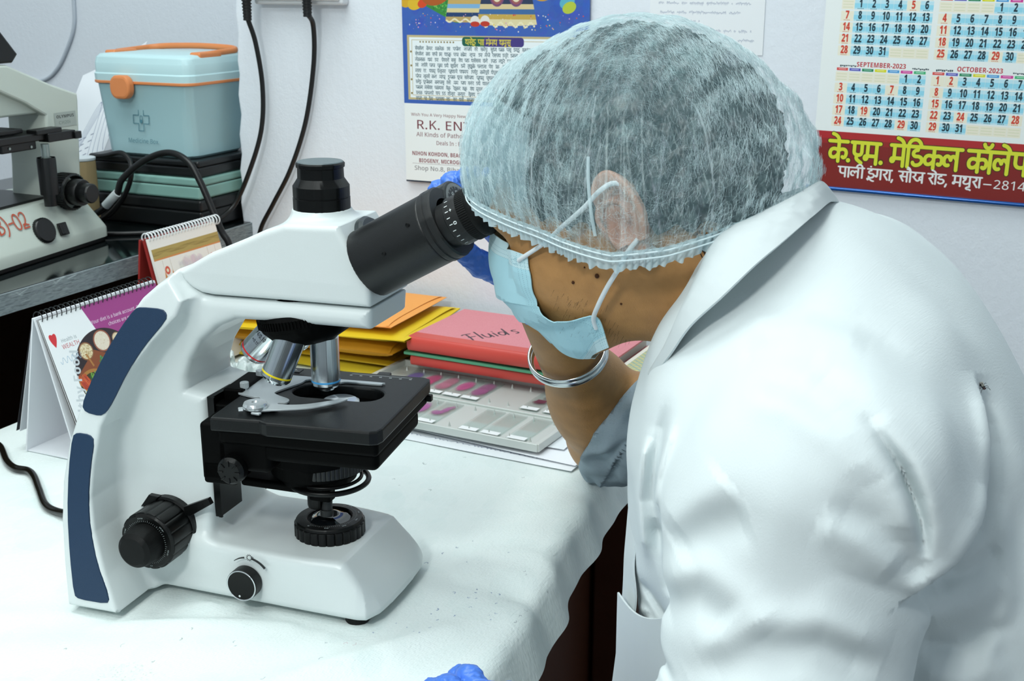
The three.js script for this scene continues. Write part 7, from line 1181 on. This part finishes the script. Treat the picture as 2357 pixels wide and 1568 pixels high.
    part('glove', glove((x, y, z) => smin(q1(x, y, z), q2(x, y, z), 0.015), [
      [[[-0.344, 0.776, 0.858], [-0.366, 0.781, 0.842], [-0.379, 0.772, 0.832], [-0.384, 0.763, 0.828]], 0.0100, 0.0088], [[[-0.348, 0.776, 0.870], [-0.374, 0.781, 0.860], [-0.390, 0.770, 0.853], [-0.396, 0.762, 0.851]], 0.0102, 0.0088], [[[-0.350, 0.775, 0.880], [-0.376, 0.779, 0.876], [-0.392, 0.769, 0.872], [-0.397, 0.762, 0.871]], 0.0100, 0.0086], [[[-0.347, 0.774, 0.891], [-0.368, 0.777, 0.890], [-0.382, 0.768, 0.889], [-0.387, 0.762, 0.889]], 0.0090, 0.0080], [[[-0.318, 0.780, 0.868], [-0.328, 0.777, 0.846], [-0.340, 0.768, 0.832], [-0.346, 0.763, 0.826]], 0.0108, 0.0092]],
      [[-0.42, 0.745, 0.80], [-0.25, 0.83, 0.945]]), nitrile, t, 'blue nitrile glove on the near hand');
  }
  // ---- trousers and shoes, under the table
  {
    const tr = M(0x2a1409, 0.8), leg = (s) => { const z = 0.72 + s * 0.10, a = capsule([0.02, 0.52, 0.72 + s * 0.08], [-0.365, 0.545, z - 0.02], 0.088, 0.066), b = capsule([-0.365, 0.545, z - 0.02], [-0.335, 0.11, z - 0.01], 0.066, 0.052); return (x, y, z2) => smin(a(x, y, z2), b(x, y, z2), 0.03); };
    const L1 = leg(1), L2 = leg(-1), field = (x, y, z) => smin(smin(L1(x, y, z), L2(x, y, z), 0.02), ellipsoid([0.03, 0.54, 0.72], [0.14, 0.09, 0.17])(x, y, z), 0.04) - 0.004 * n3(x * 16, y * 16, z * 16);
    part('trousers', sdfMesh((x, y, z) => smax(field(x, y, z), 0.07 - y, 0.004), [-0.47, 0.05, 0.46], [0.20, 0.66, 0.96], 0.009), tr, t, 'dark brown trousers');
    for (const s of [1, -1]) part('shoe', sdfMesh((x, y, z) => { const cx = -0.385, cz = 0.71 + s * 0.10; return smax(smin(ellipsoid([cx, 0.045, cz], [0.125, 0.042, 0.045])(x, y, z), ellipsoid([cx + 0.06, 0.075, cz], [0.055, 0.055, 0.042])(x, y, z), 0.03), 0.002 - y, 0.003); }, [-0.53, -0.01, 0.62 + s * 0.10 + 0.02], [-0.24, 0.15, 0.62 + s * 0.10 + 0.16], 0.007), M(0x0c0a09, 0.4), t, 'black shoe');
  }
}
{
  const t = thing('stool', 'wooden stool under the seated person', 'stool', [0.06, 0, 0.72]), wood = M(0x3a1d0d, 0.45);
  part('seat', lathe([[0, 0.395], [0.17, 0.395], [0.180, 0.400], [0.180, 0.415], [0.172, 0.423], [0, 0.425]], 40), wood, t);
  for (const [sx, sz] of [[1, 1], [1, -1], [-1, 1], [-1, -1]]) part('leg', rod([sx * 0.16, 0.001, sz * 0.16], [sx * 0.105, 0.398, sz * 0.105], 0.017, 0.020, 14), wood, t);
  part('foot_ring', new THREE.TorusGeometry(0.196, 0.010, 8, 40).rotateX(Math.PI / 2).translate(0, 0.16, 0), wood, t);
}

{
  const t = thing('fly', 'small black fly sitting on the back of the white coat', 'fly', [flyAt[0] + 0.001, flyAt[1] + 0.001, flyAt[2] + 0.0016], 0.6), dark = M(0x0e0f0f, 0.4);
  t.rotation.x = 0.7;
  part('abdomen', new THREE.SphereGeometry(0.0014, 14, 10).scale(0.9, 0.85, 1.35).translate(0, 0, -0.0014), dark, t);
  part('thorax', new THREE.SphereGeometry(0.0011, 12, 8).translate(0, 0.0002, 0.0006), dark, t);
  part('head', new THREE.SphereGeometry(0.0008, 12, 8).scale(1.3, 1, 0.8).translate(0, 0.0002, 0.0019), M(0x2a0f0a, 0.3), t);
  for (const s of [1, -1]) part('wing', extrude(smoothPoly([[0, 0], [0.0008, -0.0018], [0.0006, -0.0036], [-0.0004, -0.0034], [-0.0004, -0.0012]], 4), 0.00006, 0).rotateX(Math.PI / 2).rotateY(s * 0.35).translate(s * 0.0007, 0.0011, 0.0006), new THREE.MeshPhysicalMaterial({ color: 0x9a9a92, transparent: true, opacity: 0.5, roughness: 0.2 }), t);
  for (const s of [1, -1]) for (const z of [-0.0008, 0.0004, 0.0014]) part('leg', tube([[s * 0.0006, 0, z], [s * 0.0022, 0.0005, z * 1.8], [s * 0.0032, -0.0014, z * 2.4]], 0.00016, 8, 5), dark, t);
}

renderer.render(scene, camera);
